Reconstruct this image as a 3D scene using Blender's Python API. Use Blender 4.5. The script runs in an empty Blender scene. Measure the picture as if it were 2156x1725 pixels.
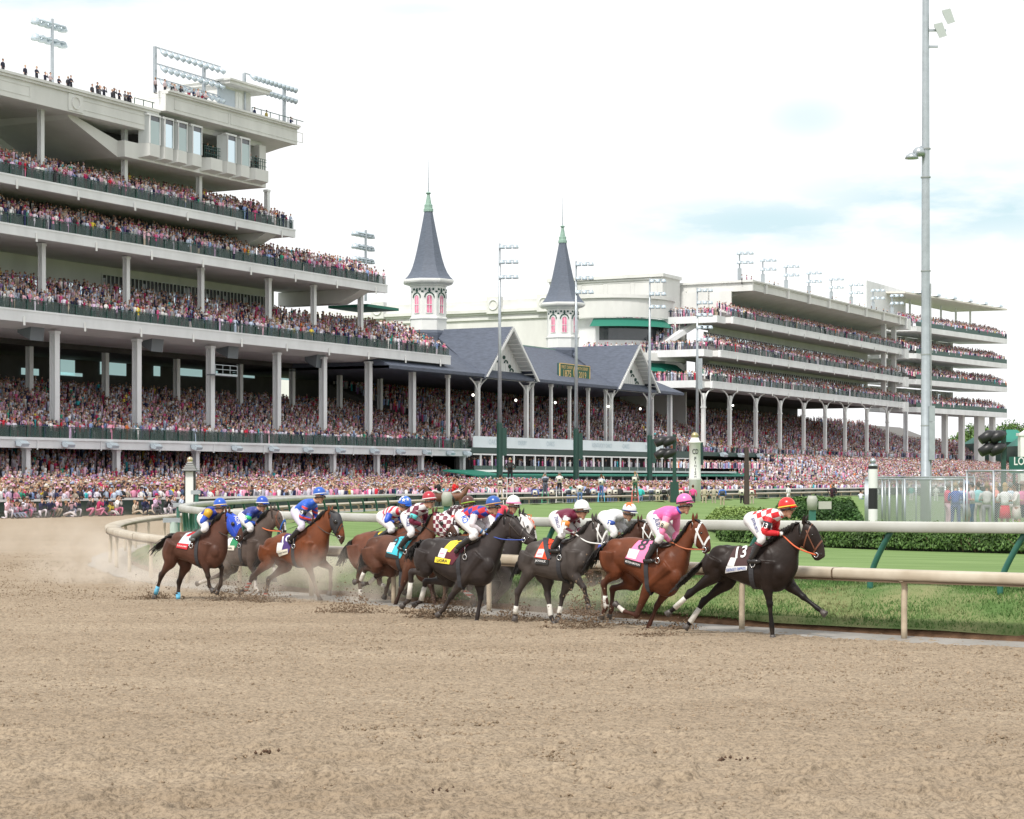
import bpy, bmesh, math, random
import numpy as np
from mathutils import Vector, Matrix
from mathutils.bvhtree import BVHTree
R = math.radians
random.seed(7); RNG = np.random.default_rng(11)
scene = bpy.context.scene
COL = scene.collection
# ---------------- camera ----------------
HC = 2.5; F = 4200.0; CX = 1078.0; HV = 1005.0      # camera height, focal length, centre and horizon in photo units (2156 wide)
cam_d = bpy.data.cameras.new('camera'); cam = bpy.data.objects.new('camera', cam_d); COL.objects.link(cam)
cam.location = (0, 0, HC); cam.rotation_euler = (R(90), 0, 0)
cam_d.sensor_width = 36; cam_d.lens = 36*F/2156.0
cam_d.shift_y = (HV-862.5)/2156.0
cam_d.clip_start = .5; cam_d.clip_end = 6000
scene.camera = cam
# ---------------- sky ----------------
SUN_EL, SUN_AZ = 52.0, 205.0        # azimuth clockwise from +Y: behind the camera and a little to its left
w = bpy.data.worlds.new('World'); scene.world = w; w.use_nodes = True
nt = w.node_tree; N = nt.nodes; L = nt.links
bg = N['Background']; bg.inputs['Strength'].default_value = .088
sky = N.new('ShaderNodeTexSky'); sky.sky_type = 'NISHITA'; sky.sun_disc = False
sky.sun_elevation = R(SUN_EL); sky.sun_rotation = R(SUN_AZ); sky.dust_density = 2.0
tc = N.new('ShaderNodeTexCoord')
nz = N.new('ShaderNodeTexNoise'); nz.inputs['Scale'].default_value = 16; nz.inputs['Detail'].default_value = 6; nz.inputs['Roughness'].default_value = .55
mp = N.new('ShaderNodeMapping'); mp.inputs['Scale'].default_value = (1, 1, 3.5); L.new(tc.outputs['Generated'], mp.inputs['Vector']); L.new(mp.outputs['Vector'], nz.inputs['Vector'])
# gaps in the cloud cover: soft patches around a few directions of the sky, broken up by noise
acc = None
for (U, V, ru, rv, s_) in ((60, -40, 420, 70, 1.0), (1700, 248, 120, 60, .6), (1610, 470, 380, 70, 1.0), (2060, 430, 520, 110, 1.0), (880, 20, 160, 25, .4), (3200, 100, 700, 200, 1), (-900, 300, 700, 160, 1)):
    d = Vector(((U-CX)/F, 1, (HV-V)/F)).normalized()
    sb = N.new('ShaderNodeVectorMath'); sb.operation = 'SUBTRACT'; sb.inputs[1].default_value = d; L.new(tc.outputs['Generated'], sb.inputs[0])
    ms = N.new('ShaderNodeVectorMath'); ms.operation = 'MULTIPLY'; ms.inputs[1].default_value = (F/ru, F/ru, F/rv); L.new(sb.outputs[0], ms.inputs[0])
    ln = N.new('ShaderNodeVectorMath'); ln.operation = 'LENGTH'; L.new(ms.outputs[0], ln.inputs[0])
    mr = N.new('ShaderNodeMapRange'); mr.interpolation_type = 'SMOOTHSTEP'; mr.inputs[1].default_value = 1.25; mr.inputs[2].default_value = .1; mr.inputs[3].default_value = 0; mr.inputs[4].default_value = s_; L.new(ln.outputs['Value'], mr.inputs[0])
    if acc is None: acc = mr.outputs[0]
    else:
        ad = N.new('ShaderNodeMath'); ad.operation = 'MAXIMUM'; L.new(acc, ad.inputs[0]); L.new(mr.outputs[0], ad.inputs[1]); acc = ad.outputs[0]
nr = N.new('ShaderNodeMapRange'); nr.inputs[1].default_value = .28; nr.inputs[2].default_value = .52; L.new(nz.outputs['Fac'], nr.inputs[0])
gp = N.new('ShaderNodeMath'); gp.operation = 'MULTIPLY'; L.new(acc, gp.inputs[0]); L.new(nr.outputs[0], gp.inputs[1])
mh = N.new('ShaderNodeMixRGB'); mh.inputs[0].default_value = .72; mh.inputs[2].default_value = (7.4, 9.4, 9.8, 1); L.new(sky.outputs['Color'], mh.inputs[1])
mx = N.new('ShaderNodeMixRGB'); mx.inputs[1].default_value = (10.2, 10.3, 10.4, 1); L.new(gp.outputs[0], mx.inputs[0]); L.new(mh.outputs[0], mx.inputs[2]); L.new(mx.outputs[0], bg.inputs['Color'])
# ---------------- sun (soft, thin cloud) ----------------
sd = bpy.data.lights.new('sun', 'SUN'); sun = bpy.data.objects.new('sun', sd); COL.objects.link(sun)
sd.energy = 2.9; sd.angle = R(9); sd.color = (1.0, .95, .88)
_a, _e = R(SUN_AZ), R(SUN_EL)
sdir = Vector((math.sin(_a)*math.cos(_e), math.cos(_a)*math.cos(_e), math.sin(_e)))
sun.rotation_euler = sdir.to_track_quat('Z', 'Y').to_euler(); sun.location = (0, -20, 60)
vs = scene.view_settings
vs.view_transform = 'Standard'; vs.look = 'None'; vs.gamma = 1; vs.exposure = 0.34
# ---------------- coordinates ----------------
def GP(U, V, z=0.0):                      # point on the level z seen at photo position U, V
    Y = (HC-z)*F/(V-HV); return Vector(((U-CX)/F*Y, Y, z))
def PP(U, V, Y): return Vector(((U-CX)/F*Y, Y, HC+(HV-V)*Y/F))
DX, DY = .4676, .8839                      # direction of the stands' front line, and its back normal (-DY, DX)
def S(t, b, z): return (-150+DX*t-DY*b, DY*t+DX*b, z)
def tU(U, b=0.0):
    q = (U-CX)/F; return (150+DY*b+DX*q*b)/(DX-DY*q)
def zV(V, U, b=0.0):
    t = tU(U, b); return HC+(HV-V)*(DY*t+DX*b)/F
# ---------------- mesh builder ----------------
class MB:
    def __init__(s, xf=None): s.v=[]; s.f=[]; s.m=[]; s.xf=xf; s.mi=0; s.c=[]; s.col=None
    def add(s, vs, fs):
        n=len(s.v)
        for p in vs: s.v.append(tuple(s.xf(*p)) if s.xf else tuple(p))
        if s.col is not None: s.c += [s.col]*len(vs)
        for f in fs: s.f.append(tuple(i+n for i in f)); s.m.append(s.mi)
        return s
    def box(s, x0,x1,y0,y1,z0,z1):
        return s.add([(x0,y0,z0),(x1,y0,z0),(x1,y1,z0),(x0,y1,z0),(x0,y0,z1),(x1,y0,z1),(x1,y1,z1),(x0,y1,z1)],
          [(0,3,2,1),(4,5,6,7),(0,1,5,4),(1,2,6,5),(2,3,7,6),(3,0,4,7)])
    def prism(s, prof, x0, x1):            # prof: (y,z) polygon, extruded along x
        n=len(prof)
        vs=[(x0,y,z) for y,z in prof]+[(x1,y,z) for y,z in prof]
        fs=[(i,(i+1)%n,n+(i+1)%n,n+i) for i in range(n)]+[tuple(range(n))[::-1],tuple(range(n,2*n))]
        return s.add(vs,fs)
    def prismy(s, prof, y0, y1):           # prof: (x,z) polygon, extruded along y
        n=len(prof)
        vs=[(x,y0,z) for x,z in prof]+[(x,y1,z) for x,z in prof]
        fs=[(i,(i+1)%n,n+(i+1)%n,n+i) for i in range(n)]+[tuple(range(n))[::-1],tuple(range(n,2*n))]
        return s.add(vs,fs)
    def loft(s, rings, cap=True, closed=False):
        n=len(rings[0]); vs=[p for r in rings for p in r]; fs=[]
        m=len(rings)
        for i in range(m if closed else m-1):
            a=i*n; b=((i+1)%m)*n
            for j in range(n): fs.append((a+j,a+(j+1)%n,b+(j+1)%n,b+j))
        if cap and not closed: fs += [tuple(range(n))[::-1], tuple(range((m-1)*n,m*n))]
        return s.add(vs,fs)
    def tube(s, pts, rad, n=8, cap=True, closed=False):
        pts=[Vector(p) for p in pts]; m=len(pts)
        if not hasattr(rad,'__len__'): rad=[rad]*m
        rings=[]; prev=None
        for i,p in enumerate(pts):
            if closed: d=pts[(i+1)%m]-pts[i-1]
            else: d=pts[min(i+1,m-1)]-pts[max(i-1,0)]
            if d.length<1e-9: d=Vector((0,0,1))
            d.normalize()
            if prev is None:
                u=Vector((0,0,1)) if abs(d.z)<.9 else Vector((1,0,0))
                u=(u-d*u.dot(d)).normalized()
            else:
                u=prev-d*prev.dot(d)
                u=u.normalized() if u.length>1e-6 else d.orthogonal().normalized()
            prev=u; w_=d.cross(u)
            rings.append([tuple(p+u*(rad[i]*math.cos(2*math.pi*k/n))+w_*(rad[i]*math.sin(2*math.pi*k/n))) for k in range(n)])
        return s.loft(rings,cap,closed)
    def lathe(s, cx, cy, prof, n=16, ph=0.0):   # prof: (radius, z) from the bottom up
        rings=[[(cx+r*math.cos(2*math.pi*k/n+ph), cy+r*math.sin(2*math.pi*k/n+ph), z) for k in range(n)] for r,z in prof]
        return s.loft(rings)
    def ball(s, c, r, n=12, m=8, squash=(1,1,1)):
        rings=[]
        for i in range(m+1):
            th=math.pi*i/m; rr=max(math.sin(th),.02)
            rings.append([(c[0]+r*squash[0]*rr*math.cos(2*math.pi*k/n), c[1]+r*squash[1]*rr*math.sin(2*math.pi*k/n), c[2]-r*squash[2]*math.cos(th)) for k in range(n)])
        return s.loft(rings)
    def mesh(s, name, mats, smooth=False, off=(0,0,0)):
        me=bpy.data.meshes.new(name)
        o=off; me.from_pydata([(p[0]-o[0],p[1]-o[1],p[2]-o[2]) for p in s.v],[],s.f)
        for m_ in (mats if isinstance(mats,(list,tuple)) else [mats]): me.materials.append(m_)
        if any(s.m): me.polygons.foreach_set('material_index', s.m)
        if smooth: me.polygons.foreach_set('use_smooth',[True]*len(s.f))
        if s.c:
            a=me.color_attributes.new('Col','FLOAT_COLOR','POINT')
            a.data.foreach_set('color', np.array(s.c,dtype=np.float32).ravel())
        bm=bmesh.new(); bm.from_mesh(me); bmesh.ops.recalc_face_normals(bm, faces=bm.faces); bm.to_mesh(me); bm.free()
        me.update(); return me
def link(o): COL.objects.link(o); return o
def tag(o, label=None, cat=None, group=None, kind=None):
    if label: o['label']=label
    if cat: o['category']=cat
    if group: o['group']=group
    if kind: o['kind']=kind
    return o
def empty(name, loc, label, cat, group=None, rz=0.0):
    o=link(bpy.data.objects.new(name,None)); o.location=loc; o.rotation_euler=(0,0,rz); o.empty_display_size=.3
    return tag(o,label,cat,group)
def part(name, mb, mats, parent=None, smooth=False, label=None):
    off=(0,0,0)
    if parent is not None and mb.xf is not None:   # world-space builder: bring it into the parent's frame
        q=parent; off=Vector((0,0,0))
        while q is not None: off=off+q.location; q=q.parent
    o=link(bpy.data.objects.new(name, mb.mesh(name,mats,smooth,off))); o.parent=parent
    if label: o['label']=label
    return o
def W(x,y,z): return (x,y,z)                       # identity: marks a builder as world-space
def thing(name, mb, mats, label, cat, group=None, smooth=False):
    return tag(link(bpy.data.objects.new(name, mb.mesh(name,mats,smooth))),label,cat,group)
def struct(name, mb, mats, smooth=False, kind='structure'):
    return tag(link(bpy.data.objects.new(name, mb.mesh(name,mats,smooth))),kind=kind)
def copy_tree(o, parent=None):
    c=o.copy(); COL.objects.link(c); c.parent=parent
    for ch in list(o.children): copy_tree(ch,c)
    return c
def crom(pts, sub=6, closed=False):
    P=[np.array(p,float) for p in pts]; n=len(P); out=[]
    for i in range(n if closed else n-1):
        p0=P[i-1] if (i>0 or closed) else 2*P[0]-P[1]; p1=P[i]; p2=P[(i+1)%n]
        p3=P[(i+2)%n] if (i+2<n or closed) else 2*P[-1]-P[-2]
        for k in range(sub):
            t=k/sub
            out.append(.5*((2*p1)+(-p0+p2)*t+(2*p0-5*p1+4*p2-p3)*t*t+(-p0+3*p1-3*p2+p3)*t**3))
    if not closed: out.append(P[-1])
    return out
# ---------------- materials ----------------
def mat(name, col, rough=.6, metal=0.0, var=0.0, vscale=3.0, bump=0.0, bscale=30.0, col2=None, detail=4, spec=.5, coord='Object', emit=None, alpha=None, stretch=None):
    m=bpy.data.materials.new(name); m.use_nodes=True; n=m.node_tree.nodes; l=m.node_tree.links
    b=n['Principled BSDF']; b.inputs['Roughness'].default_value=rough; b.inputs['Metallic'].default_value=metal
    b.inputs['Specular IOR Level'].default_value=spec
    b.inputs['Base Color'].default_value=(*col,1)
    if var or bump or col2:
        t=n.new('ShaderNodeTexCoord'); src=t.outputs[coord]
        if stretch:
            mp_=n.new('ShaderNodeMapping'); mp_.inputs['Scale'].default_value=stretch; l.new(src,mp_.inputs['Vector']); src=mp_.outputs['Vector']
    if var or col2:
        z=n.new('ShaderNodeTexNoise'); z.inputs['Scale'].default_value=vscale; z.inputs['Detail'].default_value=detail; z.inputs['Roughness'].default_value=.6; l.new(src,z.inputs['Vector'])
        r=n.new('ShaderNodeValToRGB'); e=r.color_ramp.elements; e[0].position=.35; e[1].position=.65
        c2=col2 if col2 else tuple(min(1,c*(1+var)) for c in col); c1=col if col2 else tuple(c*(1-var) for c in col)
        e[0].color=(*c1,1); e[1].color=(*c2,1); l.new(z.outputs['Fac'],r.inputs['Fac']); l.new(r.outputs['Color'],b.inputs['Base Color'])
    if bump:
        z2=n.new('ShaderNodeTexNoise'); z2.inputs['Scale'].default_value=bscale; z2.inputs['Detail'].default_value=6; l.new(src,z2.inputs['Vector'])
        bp=n.new('ShaderNodeBump'); bp.inputs['Strength'].default_value=min(1,bump); bp.inputs['Distance'].default_value=.02*max(1,bump); l.new(z2.outputs['Fac'],bp.inputs['Height']); l.new(bp.outputs['Normal'],b.inputs['Normal'])
    if emit:
        b.inputs['Emission Color'].default_value=(*col,1); b.inputs['Emission Strength'].default_value=emit
    if alpha is not None: b.inputs['Alpha'].default_value=alpha
    return m
def attr_mat(name, rough=.7, spec=.3, bump=0.0, bscale=40, var=0.0, vscale=8):
    m=bpy.data.materials.new(name); m.use_nodes=True; n=m.node_tree.nodes; l=m.node_tree.links; b=n['Principled BSDF']
    a=n.new('ShaderNodeVertexColor'); a.layer_name='Col'; b.inputs['Roughness'].default_value=rough; b.inputs['Specular IOR Level'].default_value=spec
    src=a.outputs['Color']
    t=n.new('ShaderNodeTexCoord')
    if var:
        z=n.new('ShaderNodeTexNoise'); z.inputs['Scale'].default_value=vscale; z.inputs['Detail'].default_value=5; l.new(t.outputs['Object'],z.inputs['Vector'])
        r=n.new('ShaderNodeMapRange'); r.inputs[1].default_value=.3; r.inputs[2].default_value=.7; r.inputs[3].default_value=1-var; r.inputs[4].default_value=1+var; l.new(z.outputs['Fac'],r.inputs[0])
        h=n.new('ShaderNodeVectorMath'); h.operation='SCALE'; l.new(src,h.inputs[0]); l.new(r.outputs[0],h.inputs['Scale']); src=h.outputs[0]
    l.new(src,b.inputs['Base Color'])
    if bump:
        z2=n.new('ShaderNodeTexNoise'); z2.inputs['Scale'].default_value=bscale; z2.inputs['Detail'].default_value=6; l.new(t.outputs['Object'],z2.inputs['Vector'])
        bp=n.new('ShaderNodeBump'); bp.inputs['Strength'].default_value=bump; bp.inputs['Distance'].default_value=.02; l.new(z2.outputs['Fac'],bp.inputs['Height']); l.new(bp.outputs['Normal'],b.inputs['Normal'])
    return m
def pattern_mat(name, c1, c2, kind='check', scale=8.0, rot=(0,0,0), rough=.5):
    m=mat(name,c1,rough,bump=.35,bscale=22); n=m.node_tree.nodes; l=m.node_tree.links; b=n['Principled BSDF']
    t=n.new('ShaderNodeTexCoord'); mp_=n.new('ShaderNodeMapping'); mp_.inputs['Rotation'].default_value=rot; l.new(t.outputs['Object'],mp_.inputs['Vector'])
    if kind in('check','diamond'):
        x=n.new('ShaderNodeTexChecker'); x.inputs['Scale'].default_value=scale; x.inputs['Color1'].default_value=(*c1,1); x.inputs['Color2'].default_value=(*c2,1)
        mp_.inputs['Scale'].default_value=(1,1e-4,1); l.new(mp_.outputs['Vector'],x.inputs['Vector']); mp_.inputs['Location'].default_value=(.013,.0001,.011); l.new(x.outputs['Color'],b.inputs['Base Color'])
    elif kind=='stripe':
        x=n.new('ShaderNodeTexWave'); x.inputs['Scale'].default_value=scale; l.new(mp_.outputs['Vector'],x.inputs['Vector'])
        r=n.new('ShaderNodeValToRGB'); r.color_ramp.interpolation='CONSTANT'; r.color_ramp.elements[0].color=(*c1,1); r.color_ramp.elements[1].color=(*c2,1); r.color_ramp.elements[1].position=.5
        l.new(x.outputs['Fac'],r.inputs['Fac']); l.new(r.outputs['Color'],b.inputs['Base Color'])
    elif kind=='dots':
        x=n.new('ShaderNodeTexVoronoi'); x.inputs['Scale'].default_value=scale; x.inputs['Randomness'].default_value=.3; l.new(mp_.outputs['Vector'],x.inputs['Vector'])
        r=n.new('ShaderNodeValToRGB'); r.color_ramp.interpolation='CONSTANT'; r.color_ramp.elements[0].color=(*c2,1); r.color_ramp.elements[1].color=(*c1,1); r.color_ramp.elements[1].position=.3
        l.new(x.outputs['Distance'],r.inputs['Fac']); l.new(r.outputs['Color'],b.inputs['Base Color'])
    return m
def glass_mat(name, col=(.12,.16,.17), rough=.08):
    return mat(name,col,rough,spec=.9)
def text2d(s, size=1.0, width=None, bold=True):
    c=bpy.data.curves.new('t','FONT'); c.body=s; c.size=size; c.align_x='CENTER'; c.align_y='CENTER'; c.resolution_u=2
    if bold: c.offset=.014*size
    o=bpy.data.objects.new('t',c); COL.objects.link(o)
    me=bpy.data.meshes.new_from_object(o.evaluated_get(bpy.context.evaluated_depsgraph_get()))
    bm=bmesh.new(); bm.from_mesh(me); bmesh.ops.triangulate(bm,faces=bm.faces)
    vs=[tuple(v.co) for v in bm.verts]; fs=[tuple(v.index for v in f.verts) for f in bm.faces]; bm.free()
    bpy.data.objects.remove(o); bpy.data.meshes.remove(me); bpy.data.curves.remove(c)
    xs=[v[0] for v in vs]; ys=[v[1] for v in vs]; cx=(min(xs)+max(xs))/2; cy=(min(ys)+max(ys))/2
    k=(width/(max(xs)-min(xs))) if width else 1
    ky=k if not width else k
    return [((v[0]-cx)*k,(v[1]-cy)*ky) for v in vs], fs
def remesh(mb, voxel, smooth=3, name='m', mats=None, off=None):
    me=mb.mesh('tmp',[],False); o=bpy.data.objects.new('tmp',me); COL.objects.link(o)
    r=o.modifiers.new('r','REMESH'); r.mode='VOXEL'; r.voxel_size=voxel; r.use_smooth_shade=True
    if smooth:
        s_=o.modifiers.new('s','SMOOTH'); s_.factor=.5; s_.iterations=smooth
    dg=bpy.context.evaluated_depsgraph_get(); out=bpy.data.meshes.new_from_object(o.evaluated_get(dg))
    bpy.data.objects.remove(o); bpy.data.meshes.remove(me); out.name=name
    out.materials.clear()
    for m_ in (mats or []): out.materials.append(m_)
    out.polygons.foreach_set('use_smooth',[True]*len(out.polygons))
    return out
# ---------------- numpy value noise ----------------
_lat=RNG.random((256,256))
def vnoise(x,y):
    xi=np.floor(x).astype(int); yi=np.floor(y).astype(int); fx=x-xi; fy=y-yi; fx=fx*fx*(3-2*fx); fy=fy*fy*(3-2*fy)
    a=_lat[xi%256,yi%256]; b=_lat[(xi+1)%256,yi%256]; c=_lat[xi%256,(yi+1)%256]; d=_lat[(xi+1)%256,(yi+1)%256]
    return (a*(1-fx)+b*fx)*(1-fy)+(c*(1-fx)+d*fx)*fy
def np_mesh(name, v, f, mats, smooth=False, col=None, kind=None, off=(0,0,0)):
    v=np.asarray(v,np.float32)-np.asarray(off,np.float32); me=bpy.data.meshes.new(name); me.vertices.add(len(v)); me.vertices.foreach_set('co',v.ravel())
    f=np.asarray(f,np.int32); k=f.shape[1]; me.loops.add(f.size); me.loops.foreach_set('vertex_index',f.ravel())
    me.polygons.add(len(f)); me.polygons.foreach_set('loop_start',np.arange(len(f),dtype=np.int32)*k); me.polygons.foreach_set('loop_total',np.full(len(f),k,np.int32))
    if smooth: me.polygons.foreach_set('use_smooth',np.ones(len(f),bool))
    me.update(calc_edges=True); me.validate()
    for m_ in (mats if isinstance(mats,(list,tuple)) else [mats]): me.materials.append(m_)
    if col is not None:
        a=me.color_attributes.new('Col','FLOAT_COLOR','POINT'); c=np.ones((len(v),4),np.float32); c[:,:3]=col; a.data.foreach_set('color',c.ravel())
    o=link(bpy.data.objects.new(name,me)); 
    if kind: o['kind']=kind
    return o
def grid_faces(nr,nc):
    i=np.arange(nr-1)[:,None]*nc+np.arange(nc-1)[None,:]; i=i.ravel()
    return np.stack([i,i+1,i+nc+1,i+nc],1)
# ---------------- materials of the ground ----------------
def dirt_material():
    m=bpy.data.materials.new('track_dirt'); m.use_nodes=True; n=m.node_tree.nodes; l=m.node_tree.links; b=n['Principled BSDF']
    b.inputs['Roughness'].default_value=.95; b.inputs['Specular IOR Level'].default_value=.15
    t=n.new('ShaderNodeTexCoord')
    def noise(sc,det,st=(1,1,1),ro=.6):
        mp_=n.new('ShaderNodeMapping'); mp_.inputs['Scale'].default_value=st; l.new(t.outputs['Object'],mp_.inputs['Vector'])
        z=n.new('ShaderNodeTexNoise'); z.inputs['Scale'].default_value=sc; z.inputs['Detail'].default_value=det; z.inputs['Roughness'].default_value=ro; l.new(mp_.outputs['Vector'],z.inputs['Vector']); return z.outputs['Fac']
    big=noise(.35,4,(.5,1.6,1)); mid=noise(3.5,4); fine=noise(24,6,(1,1,1),.8)
    r=n.new('ShaderNodeValToRGB'); e=r.color_ramp.elements; e[0].position=.3; e[0].color=(.300,.234,.165,1); e[1].position=.7; e[1].color=(.372,.298,.216,1); l.new(big,r.inputs['Fac'])
    r2=n.new('ShaderNodeMapRange'); r2.inputs[1].default_value=.35; r2.inputs[2].default_value=.65; r2.inputs[3].default_value=.95; r2.inputs[4].default_value=1.06; l.new(mid,r2.inputs[0])
    r3=n.new('ShaderNodeMapRange'); r3.inputs[1].default_value=.36; r3.inputs[2].default_value=.56; r3.inputs[3].default_value=.45; r3.inputs[4].default_value=1.12; l.new(fine,r3.inputs[0])
    mu=n.new('ShaderNodeMath'); mu.operation='MULTIPLY'; l.new(r2.outputs[0],mu.inputs[0]); l.new(r3.outputs[0],mu.inputs[1])
    sc=n.new('ShaderNodeVectorMath'); sc.operation='SCALE'; l.new(r.outputs['Color'],sc.inputs[0]); l.new(mu.outputs[0],sc.inputs['Scale']); l.new(sc.outputs[0],b.inputs['Base Color'])
    bp=n.new('ShaderNodeBump'); bp.inputs['Strength'].default_value=.8; bp.inputs['Distance'].default_value=.03; l.new(fine,bp.inputs['Height'])
    bp2=n.new('ShaderNodeBump'); bp2.inputs['Strength'].default_value=.5; bp2.inputs['Distance'].default_value=.1; l.new(mid,bp2.inputs['Height']); l.new(bp.outputs['Normal'],bp2.inputs['Normal']); l.new(bp2.outputs['Normal'],b.inputs['Normal'])
    return m
M_dirt=dirt_material()
M_clod=mat('dirt_clods',(.20,.145,.10),.95,var=.35,vscale=9,spec=.1)
M_loose=mat('loose_dirt_crumbs',(.26,.198,.137),.95,var=.35,vscale=7,spec=.1)
M_clay=mat('grey_clay',(.27,.255,.235),.6,var=.18,vscale=1.3,bump=.3,bscale=9,spec=.4)
M_bank=mat('bank_soil',(.17,.10,.06),.95,var=.3,vscale=5,bump=1,bscale=12,spec=.1)
M_turf=mat('turf',(.115,.19,.06),.9,col2=(.185,.27,.10),vscale=.6,bump=.5,bscale=35,spec=.15,stretch=(.35,2.2,1))
M_rough=mat('rough_grass',(.10,.17,.055),.9,col2=(.22,.23,.11),vscale=.9,bump=.9,bscale=28,spec=.1)
M_apron=mat('apron_paving',(.28,.27,.26),.9,var=.15,vscale=.4)
M_far=mat('far_ground',(.14,.19,.07),.95,var=.2,vscale=.02)
# ---------------- inner rail line (plan), from near right, round the turn, down the straight ----------------
ctrl=[(13.5,26.2),(9.6,27.9),(7.58,29.5),(6.02,30.6),(4.57,31.9),(2.96,33.3),(0,36.4),(-3.41,40.6),(-6.8,45.2),(-9.6,51.0),(-12.0,59.6),(-13.15,70.2),(-13.0,79),(-12.0,95),(-9.6,110),(-6.0,126),(0,140)]
ctrl+=[(-74+.529*y,y) for y in (160,185,220,270,340,420)]
RC=np.array(crom(ctrl,10)); seg=np.diff(RC,axis=0); AL=np.concatenate([[0],np.cumsum(np.hypot(seg[:,0],seg[:,1]))])
def rc(s):  # point and inward normal at arc length s
    x=np.interp(s,AL,RC[:,0]); y=np.interp(s,AL,RC[:,1]); e=.3
    tx=np.interp(s+e,AL,RC[:,0])-np.interp(s-e,AL,RC[:,0]); ty=np.interp(s+e,AL,RC[:,1])-np.interp(s-e,AL,RC[:,1]); n_=math.hypot(tx,ty) or 1
    return x,y,ty/n_,-tx/n_
def s_of_U(U, near=True):                   # arc length where the rail line is seen at U (near branch)
    u=CX+F*RC[:,0]/RC[:,1]; k=int(np.argmin(u)); 
    if near: return float(np.interp(-U,-u[:k+1],AL[:k+1]))
    return float(np.interp(U,u[k:],AL[k:]))
# dirt sheet, far ground
mb=MB(); mb.add([(-2500,-400,-.06),(2500,-400,-.06),(2500,4000,-.06),(-2500,4000,-.06)],[(0,1,2,3)]); struct('ground',mb,M_far)
yA,yB=-40,700
mb=MB(); mb.add([(-96.3+.529*yA,yA,-.012),(220,yA,-.012),(220,30,-.012),(220,yB,-.012),(-96.3+.529*yB,yB,-.012)],[(0,1,2,3,4)]); struct('dirt_track',mb,M_dirt)
# worked surface near the camera
ys=[9.0]
while ys[-1]<47: ys.append(ys[-1]+max(.028,.00165*ys[-1]))
ys=np.array(ys); nc=560
uu=np.linspace(-.30,.30,nc); X=uu[None,:]*ys[:,None]; Y=np.repeat(ys[:,None],nc,1)
wx=X+.35*vnoise(X*.8,Y*.8); wy=Y+.35*vnoise(X*.8+50,Y*.8)
h=.014*vnoise(wx*3.1,wy*5.5)+.030*np.clip(vnoise(wx*11,wy*15)-.45,0,1)+.030*np.clip(vnoise(wx*23+9,wy*27)-.5,0,1)+.012*vnoise(wx*.6,wy*1.1)
near=np.clip((21.5-Y-.12*X)/5,0,1); slab=np.clip((vnoise(wx*2.6+70,wy*5.6)-.60)*9,0,1); h=h+near*(.050*slab+.040*np.clip(vnoise(wx*7+31,wy*11)-.5,0,1)*2)-near*.05*np.clip(vnoise(wx*1.9+20,wy*3.9)-.62,0,1)*2.5
h=h*np.clip((46-Y)/8,0,1)-.004
g=np_mesh('dirt_surface',np.stack([X.ravel(),Y.ravel(),h.ravel()],1),grid_faces(len(ys),nc),M_dirt,True,kind='structure')
# loose clods lying on the worked dirt
def clods(name,pts,size,m,kind='stuff'):
    P=np.asarray(pts,float); n=len(P); base=np.array([(1,0,0),(-.5,.87,0),(-.5,-.87,0),(0,0,.9),(.1,.1,-.7)]); fc=np.array([(0,1,3),(1,2,3),(2,0,3),(1,0,4),(2,1,4),(0,2,4)])
    sz=np.asarray(size)[:,None,None]*(.6+.8*RNG.random((n,5,1))); a=RNG.random(n)*6.28; ca,sa=np.cos(a),np.sin(a)
    B=np.repeat(base[None],n,0)*sz; x=B[:,:,0]*ca[:,None]-B[:,:,1]*sa[:,None]; y=B[:,:,0]*sa[:,None]+B[:,:,1]*ca[:,None]
    V=np.stack([x,y,B[:,:,2]],2)+P[:,None,:]; Fc=(fc[None]+np.arange(n)[:,None,None]*5).reshape(-1,3)
    return np_mesh(name,V.reshape(-1,3),Fc,m,kind=kind)
n=130000; yy=13+62*RNG.random(n)**.95; xx=(RNG.random(n)*.6-.3)*yy; keep=vnoise(xx*.5+9,yy*.9)+.9*RNG.random(n)>.55+.9*np.clip((yy-30)/40,0,1); xx=xx[keep]; yy=yy[keep]; n=len(xx)
clods('loose_dirt',np.stack([xx,yy,np.full(n,.012)],1),.006+.017*RNG.random(n)**2.2,M_loose)
dung=[]
for (U,V,k) in ((560,1590,9),(880,1672,7),(945,1668,12),(1562,1607,9)):
    p=GP(U,V)
    for i in range(k): dung.append((p.x+random.gauss(0,.10),p.y+random.gauss(0,.09),.02+abs(random.gauss(0,.012))))
clods('dark_clumps',dung,[.012+.016*random.random() for _ in dung],mat('dark_clump',(.075,.04,.022),.9,var=.3,vscale=20),'stuff')
# clay strip and grassy bank along the rail
def strip(name,offs,zs,m,s0=0,s1=None,step=.6,wob=0,mi=None,kind='structure'):
    s1=s1 or AL[-1]-2; ss=np.arange(s0,s1,step); rows=[]
    for s in ss:
        x,y,nx,ny=rc(s); r=[]
        for k,(o,z) in enumerate(zip(offs,zs)):
            o2=o+(wob*(float(vnoise(np.array(s*.9),np.array(7.0+k)))-.5) if wob else 0)
            z2=z+(.08*(float(vnoise(np.array(s*.7),np.array(3.0+k*1.7)))-.5) if (wob and z>.05) else 0)
            r.append((x+nx*o2,y+ny*o2,z2))
        rows+=r
    return np_mesh(name,rows,grid_faces(len(ss),len(offs)),m,True,kind=kind)
strip('clay_strip',[-.62,-.40,.2,.62],[.000,.024,.030,.02],M_clay,wob=.22)
strip('bank_edge',[.50,.56,.62,.72],[-.01,.05,.10,.155],M_bank,wob=.05)
BZ=[.125,.17,.25,.36,.50,.60,.66,.68,.675]
strip('grass_bank',[.60,.66,.85,1.15,1.6,2.0,2.5,3.2,4.0],BZ,M_rough,step=.35,wob=.12)
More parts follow.
